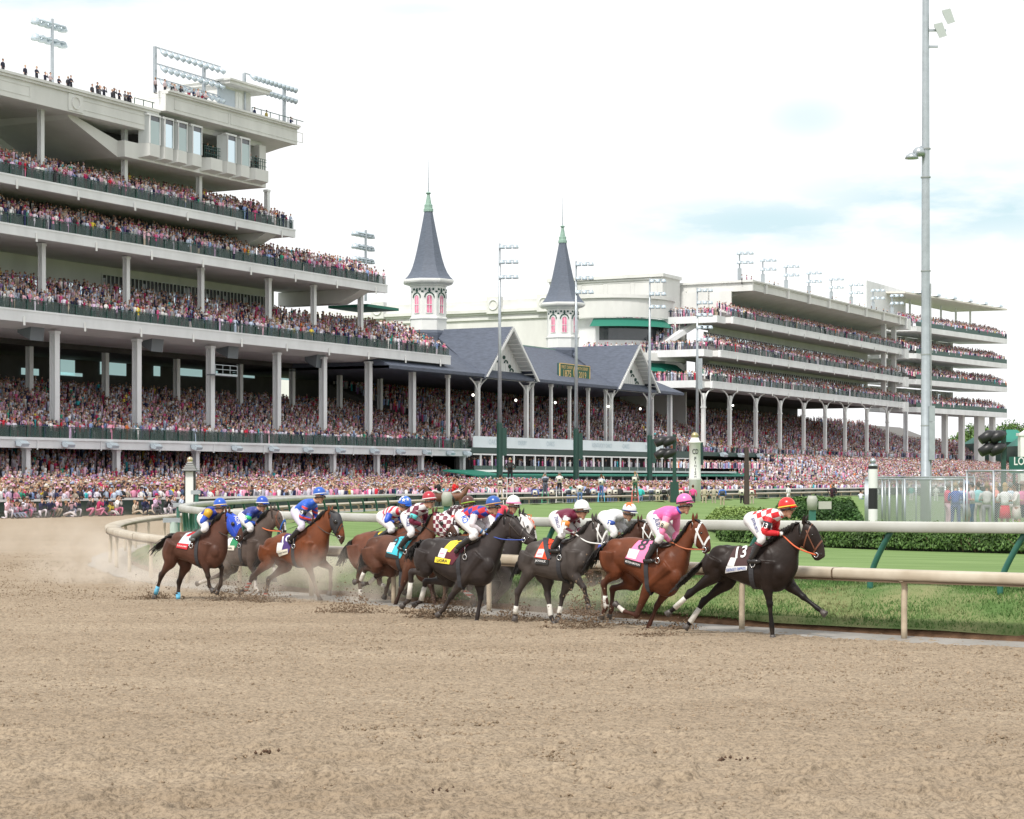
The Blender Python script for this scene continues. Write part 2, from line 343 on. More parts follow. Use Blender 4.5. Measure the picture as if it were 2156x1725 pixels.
def turf_z(d): return np.interp(d,[0,.6,2.2,4,10,25,40],[.0,.12,.62,.675,.48,.12,.05])
gx=np.concatenate([np.arange(-14,40,.8),np.arange(40,260,6)]); gy=np.concatenate([np.arange(24,150,.8),np.arange(150,440,4)])
GX,GY=np.meshgrid(gx,gy); P=np.stack([GX.ravel(),GY.ravel()],1)
A=RC[:-1]; B=RC[1:]; best=np.full(len(P),1e9); sgn=np.ones(len(P))
for a_,b_ in zip(A,B):
    d=b_-a_; L2=d@d
    if L2<1e-9: continue
    t=np.clip(((P-a_)@d)/L2,0,1); q=P-(a_+t[:,None]*d); dd=np.hypot(q[:,0],q[:,1]); cr_=q[:,0]*d[1]-q[:,1]*d[0]; m_=dd<best-1e-9
    best[m_]=dd[m_]; sgn[m_]=np.sign(cr_)[m_]
SD=best*sgn; Z=turf_z(SD)-.012
ff=grid_faces(len(gy),len(gx)); ok=(SD[ff]>3.0).all(1)
turf=np_mesh('turf_course',np.column_stack([P,Z]),ff[ok],M_turf,True,kind='structure')
# grass blades on the near bank and its crest
def blades(name,s0,s1,n,o0,o1,h0,h1,cols):
    s=s0+(s1-s0)*RNG.random(n); o=o0+(o1-o0)*RNG.random(n)**1.1
    x=np.interp(s,AL,RC[:,0]); y=np.interp(s,AL,RC[:,1]); tx=np.interp(s+.3,AL,RC[:,0])-np.interp(s-.3,AL,RC[:,0]); ty=np.interp(s+.3,AL,RC[:,1])-np.interp(s-.3,AL,RC[:,1]); q=np.hypot(tx,ty)
    px=x+o*ty/q; py=y-o*tx/q; z=np.interp(o,[.6,.66,.85,1.15,1.6,2.0,2.5,3.2,4.0],BZ)-.01
    z=np.where(o<.7,np.minimum(z,.15),z)
    hh=(h0+(h1-h0)*RNG.random(n)); a=RNG.random(n)*6.28; wd=.007+.006*RNG.random(n); le=RNG.normal(0,.5,n)*hh; la=RNG.random(n)*6.28
    V=np.zeros((n,3,3)); V[:,0]=np.stack([px-np.cos(a)*wd,py-np.sin(a)*wd,z],1); V[:,1]=np.stack([px+np.cos(a)*wd,py+np.sin(a)*wd,z],1); V[:,2]=np.stack([px+np.cos(la)*le,py+np.sin(la)*le,z+hh],1)
    c1=np.array(cols[0]); c2=np.array(cols[1]); c3=np.array(cols[2]); t=vnoise(px*1.3,py*1.3)[:,None]; r=RNG.random((n,1))
    c=(c1*(1-r)+c2*r); dry=np.clip((t-.60)*5,0,1)*(.4+.6*RNG.random((n,1))); c=c*(1-dry)+c3*dry
    return np_mesh(name,V.reshape(-1,3),np.arange(3*n).reshape(-1,3),M_blade,col=np.repeat(c,3,0),kind='stuff')
M_blade=attr_mat('grass_blades',.8,.2)
blades('grass',0,48,120000,.60,3.6,.025,.07,((.07,.15,.04),(.14,.24,.075),(.27,.25,.13)))
# ---------------- rails ----------------
def rail_material(name,c,c2): return mat(name,c,.5,col2=c2,vscale=1.2,bump=.15,bscale=14,stretch=(1,1,4))
M_rail1=mat('dusty_white_rail',(.50,.45,.36),.45,col2=(.36,.30,.22),vscale=1.1,bump=.1,bscale=10)
M_under=mat('rail_shade_and_joint',(.13,.09,.055),.6)
M_rail2=mat('weathered_white_rail',(.47,.48,.45),.45,col2=(.38,.38,.34),vscale=.9)
M_gpost=mat('green_post_paint',(.03,.13,.10),.35,var=.15,vscale=3)
M_dpost=mat('dusty_post',(.50,.42,.31),.6,col2=(.40,.33,.24),vscale=6)
M_dgreen=mat('dark_green_paint',(.015,.055,.042),.45)
M_white=mat('white_paint',(.72,.73,.72),.45,var=.05,vscale=.6)
M_grey=mat('galvanised_steel',(.42,.46,.49),.35,metal=.6,var=.08,vscale=3)
def rail(o0,ztop,s0,s1,step,prof,mb,mi_side=0):
    ss=np.arange(s0,s1,step); rings=[]
    for s in ss:
        x,y,nx,ny=rc(s); z=ztop(s) if callable(ztop) else ztop
        rings.append([(x+nx*(o0+a),y+ny*(o0+a),z+c) for a,c in prof])
    mb.loft(rings)
prof1=[(-.10,-.17),(-.15,-.155),(-.165,-.13),(-.165,-.035),(-.14,-.01),(-.11,.0),(.12,.0),(.30,-.05),(.30,-.09),(.10,-.12),(.02,-.17)]
e=empty('inner_rail',(7.58,29.5,0),'dusty white inner rail on bent posts running beside the dirt and round the far turn','rail')
S_END=s_of_U(1830,False)
mb=MB(W); rail(0,1.08,0,S_END,.8,prof1,mb); part('top_rail',mb,M_rail1,e,True)
mb=MB(W); rail(0,.90,0,60,.6,[(-.13,-.02),(-.13,.035),(.06,.035),(.06,-.02)],mb); part('under_rail_shade',mb,M_under,e)  # dark brown strip paints the shadow under the top rail
mb=MB(W); rail(.1,.62,s_of_U(640,False),S_END,1.5,[(-.04,-.34),(-.04,0),(.04,0),(.04,-.34)],mb); part('white_board',mb,M_white,e)
s=s_of_U(1905); sp=3.0; k0=-int(s//sp); nposts=0
for i in range(k0,85):
    q=s+i*sp
    if q<0 or q>S_END or nposts>=100: continue
    x,y,nx,ny=rc(q); mb=MB(W); r=.048
    pts=[(x-nx*.02,y-ny*.02,-.02),(x-nx*.02,y-ny*.02,.62),(x-nx*.0,y-ny*.0,.80),(x-nx*.05+ny*.0,y-ny*.05,.90),(x-nx*.12,y-ny*.12,.94)]
    mb.tube([tuple(p) for p in crom(pts,3)],r,8); part('post',mb,M_dpost,e,True); nposts+=1
for i in range(12):
    q=s_of_U(1905)+1.2+(i-6)*6.1
    if q<1: continue
    x,y,nx,ny=rc(q); tx,ty=ny,-nx; mb=MB(W); mb.loft([[(x+nx*a*1.06-tx*h_,y+ny*a*1.06-ty*h_,1.082+c*1.04) for a,c in prof1] for h_ in (-.012,.012)]); part('joint',mb,M_under,e)
# second (turf) rail with leaning green posts
e=empty('turf_rail',(8.9,31.5,.6),'white turf rail on leaning green posts standing on top of the grass bank','rail')
def z2(s): return float(np.interp(s,[0,8,16,60,90,130,400],[1.86,1.78,1.72,1.62,1.56,1.52,1.50]))
prof2=[(-.11,-.18),(-.135,-.165),(-.135,-.025),(-.11,0),(.10,0),(.13,-.04),(.13,-.17)]
S2=s_of_U(760,False)
mb=MB(W); rail(2.15,z2,0,S2,.8,prof2,mb); part('top_rail',mb,M_rail2,e,True)
def s_post(U):
    best=None
    for q in np.arange(0,40,.05):
        x,y,nx,ny=rc(q); X_=x+nx*2.2-ny*.28; Y_=y+ny*2.2+nx*.28; u=CX+F*X_/Y_
        if best is None or abs(u-U)<best[0]: best=(abs(u-U),q)
    return best[1]
s=s_post(2108); sp2=s_post(1833)-s
for i in range(-3,60):
    q=s+i*sp2
    if q<.4 or q>S2: continue
    x,y,nx,ny=rc(q); tx,ty=ny,-nx; zt=z2(q); zb=turf_z(2.3)-.05; mb=MB(W)
    f=lambda o,z,al: (x+nx*(2.15+o)-tx*al,y+ny*(2.15+o)-ty*al,z)
    pts=[f(.05,zb,.28),f(.05,zb+.28,.26),f(.02,zb+.62,.10),f(.0,zt-.15,-.16)]
    mb.tube([tuple(p) for p in crom(pts,3)],.052,8); part('post',mb,M_gpost,e,True)
    if i==2:
        pass
# outer rail by the crowd
e=empty('outer_rail',(-31,122,0),'white topped outer rail with dark green mesh between the track and the crowd','rail')
OT=lambda t,b,z: S(t,b-47.6,z)
mb=MB(OT); mb.box(125,440,-.12,.12,.98,1.12); part('top_rail',mb,M_white,e)
mb=MB(OT); mb.box(125,440,.16,.2,.0,.96); part('green_screen',mb,M_dgreen,e)
mb=MB(OT); mb.box(125,440,.02,.1,.35,.5); part('lower_rail',mb,M_dgreen,e)
for i in range(70):
    t=125+i*4.5; mb=MB(OT); mb.box(t,t+.1,-.05,.1,0,.98); part('post',mb,M_dgreen,e)
# ================= the stands =================
M_conc=mat('pale_painted_concrete',(.72,.735,.745),.7,var=.07,vscale=.35,bump=.1,bscale=3,stretch=(1,1,.35))
M_conc2=mat('beige_stucco',(.66,.665,.65),.8,var=.07,vscale=.3,stretch=(1,1,.4))
M_soff=mat('soffit_paint',(.66,.66,.655),.8,var=.08,vscale=.2)
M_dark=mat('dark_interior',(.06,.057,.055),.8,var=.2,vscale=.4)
M_tier=mat('seating_concrete',(.16,.155,.15),.9)
M_glass=glass_mat('window_glass',(.05,.06,.07))
M_gpane=mat('sky_mirror_pane',(.62,.74,.78),.06,metal=1.0)
M_railg=mat('green_railing',(.02,.075,.06),.4)
M_screen=mat('green_glass_panel',(.03,.07,.06),.25,alpha=.55)
M_slate=mat('slate_roof',(.075,.090,.125),.65,var=.22,vscale=1.2,bump=.5,bscale=6,stretch=(1,1,6))
M_slateL=mat('spire_slate',(.10,.12,.16),.6,var=.14,vscale=2,bump=.5,bscale=7,stretch=(1,1,5))
M_cop=mat('copper_green',(.24,.37,.31),.6,var=.12,vscale=2)
M_pinkw=mat('pink_window_light',(.66,.20,.32),.3,var=.35,vscale=1.2)
M_lampg=mat('floodlight_housing',(.50,.58,.64),.3,metal=.3)
M_awn=mat('green_awning',(.01,.16,.11),.6)
def SB(): return MB(S)
def railing(parent, t0, t1, b, z0, h=1.05, step=2.4, screen=True):
    mb=SB(); mb.box(t0,t1,b-.04,b+.04,z0+h-.07,z0+h); 
    n=int((t1-t0)/step)
    for i in range(n+1): mb.box(t0+i*step-.04,t0+i*step+.04,b-.03,b+.03,z0,z0+h-.07)
    part('railing',mb,M_railg,parent)
    if screen:
        mb=SB(); mb.box(t0,t1,b+.06,b+.08,z0+.03,z0+h-.1); part('railing_panel',mb,M_screen,parent)
def deck(parent, t0, t1, zt, th, depth, hau=.9, b0=0.0):
    """cantilevered deck: white fascia beam and a soffit that rises away from it"""
    mb=SB(); mb.box(t0,t1,b0,b0+.45,zt-th,zt); 
    mb.box(t0,t1,b0-.06,b0,zt-.16,zt+.02)
    part('deck_edge',mb,M_conc,parent)
    mb=SB(); mb.prism([(b0+.45,zt-.05),(b0+.45,zt-th+.1),(b0+3.5,zt-hau),(b0+depth,zt-hau+.1),(b0+depth,zt-.05)],t0+.02,t1-.02); part('deck_slab',mb,M_soff,parent)
    for i in range(int((t1-t0)/9)):
        mb=SB(); t=t1-3-i*9; mb.box(t,t+.22,b0-.14,b0-.065,zt-th-.35,zt-th+.55); part('drain_pipe',mb,M_white,parent)
def column(parent,t,b,z0,z1,wd=.6,name='column'):
    mb=SB(); h=wd/2
    mb.box(t-h,t+h,b-h,b-h+.1,z0,z1); mb.box(t-h,t+h,b+h-.1,b+h,z0,z1); mb.box(t-.07,t+.07,b-h+.1,b+h-.1,z0,z1); mb.box(t-h-.08,t+h+.08,b-h-.06,b+h+.06,z1-.25,z1)
    part(name,mb,M_conc,parent)
TL=196.0
# ---------- left stand ----------
cl=empty('grandstand',S(240,0,0),'tall pale multi-deck grandstand at left with crowded balconies and a press box on its roof','grandstand')
zd4,zd3,zd2,zd1=31.7,26.95,18.8,6.4
tE4,tE3,tE2,tE1=tU(622),tU(816),tU(949),tU(990)
deck(cl,TL,tE4,zd4,.95,13); deck(cl,TL,tE3,zd3,1.05,13); deck(cl,TL,tE2,zd2,1.2,16,1.6)
# end brackets of decks
for te,zt in ((tE4,zd4),(tE3,zd3)):
    mb=SB(); mb.prism([(.5,zt-1),(1.5,zt-1.5),(4,zt-2.6),(13,zt-2.6),(13,zt-.9),(.5,zt-.9)],te-5.5,te-3.2); part('end_bracket',mb,M_conc2,cl)
for zt,te in ((zd4,tE4),(zd3,tE3),(zd2,tE2)): railing(cl,TL,te-.1,.15,zt)
# bottom deck: grey beam with lamps under it
mb=SB(); mb.box(TL,tE1,0,.5,5.35,6.15); mb.box(TL,tE1,-.15,.6,6.15,6.4); 
for i in range(14):
    t=tE1-1-i*9.6; mb.box(t,t+.12,-.1,-.0,5.2,6.2)
part('deck_edge',mb,M_conc,cl); railing(cl,TL,tE1-.1,.15,6.4,1.15)
mb=SB(); mb.box(TL,tE1,.5,24,5.55,6.1); part('deck_slab',mb,M_soff,cl)
# roof over the left part, with cornice and panelled fascia
tR1=tU(331); mb=SB()
mb.box(TL,tR1,0,.5,39.1,41.2); mb.box(TL,tR1,-.25,.5,41.0,41.25); mb.box(TL,tR1,-.45,.5,41.25,41.5); mb.box(TL,tR1,.5,26,40.9,41.45)
mb.prism([(.5,39.15),(.5,40.9),(16,40.9),(16,39.6),(3,39.2)],TL,tR1-.02)
for t0_,t1_ in ((TL,tU(72)-.6),(tU(170),tR1-1.2)):
    mb.box(t0_,t1_,-.05,0,39.6,39.68); mb.box(t0_,t1_,-.05,0,40.55,40.63); mb.box(t1_-.08,t1_,-.05,0,39.6,40.63); mb.box(t0_,t0_+.08,-.05,0,39.6,40.63)
part('roof',mb,M_conc2,cl)
mb=SB(); t=tU(158); mb.box(t-1.1,t+1.1,-.12,0,39.25,40.95); mb.tube([(t+.5*math.cos(a)*1.2,-.16,40.1+.6*math.sin(a)) for a in np.linspace(0,6.28,17)[:-1]],.09,6,closed=True); part('emblem',mb,M_conc2,cl)
# back walls with glazing
def wall(parent,t0,t1,b,z0,z1,m=M_conc2,name='back_wall',th=.3):
    mb=SB(); mb.box(t0,t1,b,b+th,z0,z1); part(name,mb,m,parent)
wall(cl,TL,tU(322),12.6,31.7,39.6); wall(cl,TL,tE4-3.5,12.6,26.9,31.6); wall(cl,TL,tE3-7,12.6,18.8,27)
def glazing(parent,t0,t1,b,z0,z1,n,bright=.5,mull=.12):
    d=(t1-t0)/n; mb=SB(); mb.box(t0,t1,b-.02,b,z0,z1); mb.mi=1
    for i in range(n):
        if random.random()<bright:
            hh=z0+(z1-z0)*random.uniform(.6,.93); mb.box(t0+i*d+mull,t0+(i+1)*d-mull,b-.028,b-.022,z0+.05,hh)  # mirror strips of random height stand in for sky reflections in the glass
    part('window_band',mb,[M_glass,M_gpane],parent)
    mb=SB(); d=(t1-t0)/n
    for i in range(n+1): mb.box(t0+i*d-mull/2,t0+i*d+mull/2,b-.1,b-.03,z0,z1)
    mb.box(t0,t1,b-.1,b-.03,z1-.1,z1); mb.box(t0,t1,b-.12,b-.03,z0-.1,z0)
    part('window_frame',mb,M_railg if bright<.4 else M_conc,parent)
glazing(cl,tU(214,12.6),tE3-8,12.55,21.8,25.3,46,.75)
glazing(cl,TL,tU(206,12.6),12.55,22.4,24.0,14,.9)
glazing(cl,TL,tE4-8,12.55,28.7,30.7,40,.4)
glazing(cl,TL,tU(170,12.6),12.55,34.0,36.2,14,.9)
for U in (86,262,419,562):
    column(cl,tU(U,2.2),2.2,31.7,39.4 if U<300 else 36.2,.5)
for U in (88,266,423,565,660,759): column(cl,tU(U,2.5),2.5,18.8,25.9,.55)
for U in (115,288,443,583,680,776,868): column(cl,tU(U,2.0),2.0,6.4,17.2,.72)
for U in (62,222,372,505,615,715,800): column(cl,tU(U,15),15,10,17.2,.6,'inner_column')
for U in (55,245,412,565,701,793,886,974): column(cl,tU(U,1.0),1.0,1.5,5.4,.6)
for U in (170,330,480,610): column(cl,tU(U,10),10,2,5.5,.5,'inner_column')
# dark concourse behind the big tier, with glowing panels as its daylit openings
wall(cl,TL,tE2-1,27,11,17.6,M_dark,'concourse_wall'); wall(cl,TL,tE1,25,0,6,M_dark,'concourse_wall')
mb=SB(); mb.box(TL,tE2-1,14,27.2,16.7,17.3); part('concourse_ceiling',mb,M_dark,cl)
M_open=mat('opening_daylight_glow',(.45,.66,.66),.4,emit=.45)  # emission stands in for daylight showing through the openings
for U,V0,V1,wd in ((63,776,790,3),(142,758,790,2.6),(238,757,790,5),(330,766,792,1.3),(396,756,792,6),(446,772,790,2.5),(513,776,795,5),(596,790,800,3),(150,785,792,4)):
    t=tU(U,26.9); mb=SB(); mb.box(t-wd/2,t+wd/2,26.85,26.9,zV(V1,U,26.9),zV(V0,U,26.9)); part('opening_glow_panel',mb,M_open,cl)
# speakers hanging from the deck, catwalk
for U in (64,318,478,663):
    t=tU(U,3); z=zV(697,U,3) if U<100 else zV({318:722,478:737,663:758}[U],U,3); mb=SB()
    mb.prism([(2.2,z-1.0),(2.0,z+.7),(3.8,z+.7),(3.8,z-.2)],t-1.0,t+1.0); mb.box(t-.1,t+.1,2.9,3.1,z+.7,z+2.2); part('loudspeaker',mb,mat('speaker_grey',(.16,.18,.20),.6),cl)
mb=SB(); t=tU(478,1); z=zV(790,478,1); mb.box(t-3,t+1.2,.4,1.6,z-.15,z)
for k in (0,.5,1.0): mb.box(t-3,t+1.2,.4,.46,z+k,z+k+.06)
for k in range(4): mb.box(t-3+k*1.38,t-2.94+k*1.38,.4,.46,z,z+1.05)
part('catwalk',mb,M_grey,cl)
for i in range(14):   # lamps along the bottom beam
    U=(48,145,238,330,415,500,578,650,718,790,845,900,950,985)[i]; t=tU(U,-.5); mb=SB(); mb.prism([(-.9,5.75),(-.75,5.45),(-.2,5.55),(0,6.0),(-.5,6.05)],t-.55,t+.55); part('beam_lamp',mb,M_lampg,cl)
# press box
tp0,tp1=tU(272),tU(569); mb=SB()
tq=tU(333)
mb.box(tq,tU(632,-1.4),-1.0,-.5,41.45,43.3); mb.box(tq,tU(632,-1.4),-1.3,-.5,43.25,43.45); mb.box(tq,tU(632,-1.4),-1.5,0,43.45,43.65); mb.box(tq,tU(632,-1.4),-.5,22,42.9,43.5)
mb.prism([(-.5,41.5),(-.5,42.9),(14,42.9),(14,40.2),(5,40.5),(1.5,41.2)],tq+.02,tU(632,-1.4)-.02)
for a,b_ in ((tq+1.5,tU(466)),(tU(470),tU(622))):
    mb.box(a,b_,-1.05,-1.0,41.8,41.87); mb.box(a,b_,-1.05,-1.0,42.9,42.97); mb.box(a,a+.07,-1.05,-1.0,41.8,42.97); mb.box(b_-.07,b_,-1.05,-1.0,41.8,42.97)
part('press_box_roof',mb,M_conc2,cl)
mb=SB(); mb.box(tp0,tp1,.6,13,36.0,37.7); mb.box(tp0,tp1,1.2,13,40.7,41.4); mb.box(tp0,tp1,5,5.3,37.7,40.7); mb.box(tp1-1.3,tp1,.6,13,37.7,40.8)
mb.prismy([(tp0,36),(tp0,37.7),(tU(160),39.6),(tU(172),38.8)],1.5,13)
part('press_box_wall',mb,M_conc2,cl)
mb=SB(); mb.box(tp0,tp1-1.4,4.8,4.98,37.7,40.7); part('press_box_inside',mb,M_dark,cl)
bays=[(300,331),(333,359),(361,388),(391,419),(429,463),(465,491),(494,520),(521,560)]
for k,(a,b_) in enumerate(bays):
    ta,tb=tU(a),tU(b_); m1=ta+(tb-ta)*.26
    mb=SB(); mb.prismy([(0,0)],0,0) if False else None
    zs=(36.1,37.7); poly=[(ta,.6),(m1,-.45),(tb,-.35),(tb,.6)]
    vs=[(x,y,36.2+(0.25 if i in(1,2) else 0)) for i,(x,y) in enumerate(poly)]+[(x,y,37.75) for x,y in poly]; n4=4
    mb.add(vs,[(0,1,5,4),(1,2,6,5),(2,3,7,6),(3,0,4,7),(3,2,1,0),(4,5,6,7)]); part('bay_parapet',mb,M_conc2,cl)
    if k in (4,7):
        mb=SB(); 
        for zz in (38.2,38.7,39.0): mb.box(ta,tb,-.1,-.04,zz,zz+.06)
        for i in range(9): mb.box(ta+(tb-ta)*i/9,ta+(tb-ta)*i/9+.04,-.1,-.04,37.75,39)
        part('bay_railing',mb,M_railg,cl)
    else:
        wdw=SB(); wdw.add([(ta,.55,37.75),(m1,-.45,37.75),(m1,-.45,40.7),(ta,.55,40.7)],[(0,1,2,3)]); 
        o=part('window',wdw,mat('frosted_pane',(.50,.53,.53),.3),cl)
        p2=SB(); p2.add([(m1,-.42,37.75),(tb,-.32,37.75),(tb,-.32,40.2),(m1,-.42,40.2)],[(0,1,2,3)]); p3=SB(); p3.add([(m1,-.42,40.2),(tb,-.32,40.2),(tb,-.32,40.7),(m1,-.42,40.7)],[(0,1,2,3)]); part('transom',p3,M_glass,cl); part('window',p2,M_gpane if k%2 else mat('reflecting_pane',(.45,.56,.58),.1),cl)
        fr=SB(); fr.box(m1-.06,m1+.06,-.53,-.43,37.75,40.75); fr.box(tb-.05,tb+.05,-.42,-.3,37.75,40.75); fr.box(ta+.3,tb,-.5,.1,40.7,40.9); part('window_frame',fr,M_conc,cl)
# rooftop hut
mb=SB(); a,b_=tU(452,2),tU(516,2); mb.box(a,b_,1.2,8,43.4,46.6); mb.box(a-.4,tU(532,2),-.4,8.5,46.6,46.95); mb.box(a-.6,tU(532,2)+.2,-.6,8.7,46.95,47.15); part('roof_hut',mb,M_conc2,cl)
mb=SB(); mb.box(tU(457,1.2),tU(493,1.2),1.1,1.18,43.7,46.3); part('hut_window',mb,mat('hut_glass',(.42,.48,.55),.2),cl)
mb=SB(); mb.box(tU(494,1.2),tU(508,1.2),1.08,1.18,43.7,46.3); mb.box(tU(500,1.2),tU(502,1.2),1.0,1.08,43.7,46.3); part('hut_door',mb,M_white,cl)
railing(cl,tU(520),tU(628),-.7,43.6,.9,1.8,False)
railing(cl,tU(280),tU(322),-.2,41.5,.7,1.5,False)
mb=SB(); mb.box(tU(760,4),tU(826,4),3,9,zV(652,800,4),zV(652,800,4)+.35); part('awning',mb,M_awn,cl)
# ---------- twin spire stand ----------
tw=empty('twin_spire_grandstand',S(340,0,0),'low slate-roofed grandstand with two white towers and grey spires between the pale stands','grandstand')
ta,tb=tE2-3,tU(1431)
ez,rz,rb=16.7,23.2,12.7
mb=SB(); T0,T1=ta-14,tb
vs=[(T0,-.8,ez),(T1,-.8,ez),(T1-9,rb,rz),(T0,rb,rz),(T0,26,ez),(T1,26,ez)]
mb.add(vs,[(0,1,2,3),(3,2,5,4),(1,5,2),(0,3,4)]); vs2=[(x,y,z-.35) for x,y,z in vs[:2]+vs[4:]]
mb.add(vs2,[(0,1,3,2)]); mb.box(T0,T1,-.82,-.7,ez-.4,ez+.02)
part('slate_roof',mb,M_slate,tw)
mb=SB(); mb.box(T0,T1-9,rb-.12,rb+.12,rz-.05,rz+.12); part('ridge_cap',mb,M_cop,tw)
for tc_ in (319.0,362.5):
    hw,pz,bz=7.5,23.6,16.8; rbk=12.6
    mb=SB()
    for sg in (-1,1):
        v=[(tc_+sg*(hw+.5),-1.2,bz-.45),(tc_,-1.2,pz+.1),(tc_,rbk+2,pz+.1),(tc_+sg*(hw+.5),-1.2+.6,bz-.45),(tc_+sg*.3,rbk+2,pz-.2)]
        n0=[(tc_+sg*(hw+.6),-1.2,bz-.5),(tc_,-1.2,pz+.15),(tc_,rbk,pz+.15)]
        # roof plane meets the main slope along a valley
        val=(tc_+sg*(hw+.6),-.6,bz-.45)
        mb.add(n0+[val],[(0,1,2,3)])
        mb.add([(x,y,z-.22) for x,y,z in n0+[val]],[(0,1,2,3)])
    part('gable_roof',mb,M_slate,tw)
    mb=SB(); mb.add([(tc_-hw,.9,bz),(tc_+hw,.9,bz),(tc_,.9,pz-.1),(tc_-hw,1.1,bz),(tc_+hw,1.1,bz),(tc_,1.1,pz-.1)],[(0,1,2),(3,4,5),(0,1,4,3),(1,2,5,4),(2,0,3,5)])
    mb.box(tc_-hw,tc_+hw,.82,.9,bz-.5,bz+.02)
    for i in range(-9,10):
        x=tc_+i*.75; zt=pz-.2-abs(i*.75)*(pz-bz)/hw; 
        if zt>bz+.2: mb.box(x-.03,x+.03,.86,.9,bz,zt)
    g=part('gable_wall',mb,M_white,tw)
    mb=SB()
    for sg in (-1,1):
        p0=(tc_+sg*(hw+.6),-1.25,bz-.5); p1=(tc_,-1.25,pz+.15)
        mb.add([p0,p1,(p1[0],p1[1],p1[2]-.55),(p0[0]-sg*.5,p0[1],p0[2]),(p0[0],-1.0,p0[2]),(p1[0],-1.0,p1[2]),(p1[0],-1.0,p1[2]-.55),(p0[0]-sg*.5,-1.0,p0[2])],[(0,1,2,3),(4,5,6,7),(3,2,6,7),(0,1,5,4)])
        for k in range(1,12):   # rafters under the overhang
            f=k/12; x=tc_+sg*(hw+.4)*(1-f); z=bz-.45+(pz-bz+.2)*f-.16
            mb.box(x-.06,x+.06,-1.0,.88,z-.12,z)
    part('bargeboard',mb,M_white,tw)
    mb=SB()
    for sg in (-1,1):
        mb.add([(tc_+sg*(hw+.5),-1.1,bz-.62),(tc_,-1.1,pz-.1),(tc_,.9,pz-.1),(tc_+sg*(hw+.5),.9,bz-.62)],[(0,1,2,3)])
    part('overhang_underside',mb,mat('white_underside',(.66,.68,.68),.6),tw)
    mb=SB()
    for dx,dz,r in ((0,3.9,.28),(-.9,2.7,.16),(.9,2.7,.16),(-1.5,1.9,.3),(1.5,1.9,.3),(-2.6,1.5,.16),(2.6,1.5,.16),(-3.2,.8,.3),(3.2,.8,.3),(0,5.0,.2)):
        a0,a1=(0,math.pi) if r>.2 else (0,6.28)
        mb.tube([(tc_+dx+r*1.6*math.cos(a),.80,bz+dz+r*1.3*math.sin(a)) for a in np.linspace(a0,a1,9)],.10,5)
    mb.box(tc_-1.7,tc_-1.1,.78,.86,bz+2.3,bz+2.6); part('gable_ornament',mb,M_railg,tw)
    # bracketed end columns
    for sg in (-1,1):
        x=tc_+sg*(hw-.2); mb=SB(); mb.box(x-.28,x+.28,.3,.85,6.4,15.4); mb.box(x-.4,x+.4,.2,.95,15.4,15.8)
        mb.tube([(x-.1,.1,15.6),(x-.5,-.3,16.1),(x-.1,-.8,16.5)],.12,6)
        for d in (-1,1): mb.tube([tuple(p) for p in crom([(x,.5,14.0),(x+d*.8,.5,15.3),(x+d*2.4,.5,16.2)],4)],.1,6)
        part('bracketed_column',mb,M_white,tw)
    # ---- tower and spire ----
    bt=12.7; c=lambda prof,ph=R(22.5+28): None
    ph=R(22.5)+math.atan2(DX,DY)*0+R(-22.5)+R(11.0)
    mb=SB(); mb.lathe(tc_,bt,[(3.0,21.5),(3.0,23.2),(2.75,23.6)],8,ph); part('tower_skirt',mb,M_slate,tw)
    mb=SB(); mb.lathe(tc_,bt,[(2.75,23.4),(2.75,25.1),(2.9,25.2),(2.9,25.4),(2.66,25.5),(2.66,29.9),(2.85,30.0),(2.85,30.2)],8,ph); tower=part('tower',mb,M_white,tw)
    mb=SB(); mb.lathe(tc_,bt,[(2.9,30.15),(3.75,30.4),(3.85,30.6),(3.85,30.85),(3.6,31.0)],8,ph); part('eave_ring',mb,M_white,tw)
    prof=[(3.80,30.86),(3.3,31.35),(2.85,32.0),(2.45,32.9),(2.1,34.0),(1.75,35.4),(1.42,36.9),(1.1,38.4),(.78,40.0),(.62,40.9)]
    mb=SB(); mb.lathe(tc_,bt,prof,8,ph); part('spire_roof',mb,M_slateL,tw)
    mb=SB(); mb.lathe(tc_,bt,[(.72,40.8),(.72,41.2),(.60,41.3),(.60,41.8),(.45,41.9),(.2,43.3),(.42,43.5),(.1,43.7)],10); part('finial',mb,M_cop,tw)
    mb=SB(); mb.lathe(tc_,bt,[(.10,43.6),(.05,46),(.02,48.3)],6); part('lightning_rod',mb,M_grey,tw)
    for k in range(8):
        a=ph+2*math.pi*(k+.5)/8; ca,sa=math.cos(a),math.sin(a); r=2.66*math.cos(math.pi/8)
        def onf(u,d,z): return (tc_+ca*(r+d)-sa*u, bt+sa*(r+d)+ca*u, z)
        if sa>.35: continue        # faces turned away from the track carry the same window; only visible ones are built
        mb=SB(); arch=[(-.42,26.0),(.42,26.0),(.42,28.2)]+[(.42*math.cos(q),28.2+.45*math.sin(q)) for q in np.linspace(.3,2.84,6)]+[(-.42,28.2)]
        mb.add([onf(u,.03,z) for u,z in arch],[tuple(range(len(arch)))]); part('window',mb,M_pinkw,tower)
        mb=SB(); oa=arch+[arch[0]]; mb.tube([onf(u,.05,z) for u,z in oa],.07,5); mb.tube([onf(-.42,.05,27.2),onf(.42,.05,27.2)],.05,5); mb.tube([onf(0,.05,26.0),onf(0,.05,28.5)],.035,5); part('window_frame',mb,M_white,tower)
        mb=SB(); mb.tube([onf(.68*math.cos(q),.06,28.25+.72*math.sin(q)) for q in np.linspace(0,3.14,9)],.09,5)
        for u in (-.55,.55): mb.ball(onf(u,.02,29.45),.17,8,5)
        mb.ball(onf(0,.02,29.25),.2,8,5); mb.ball(onf(0,.02,29.5),.13,8,5); mb.ball(onf(-.95,.02,29.1),.13,8,5); mb.ball(onf(.95,.02,29.1),.13,8,5)
        part('arch_trim',mb,M_railg,tower)
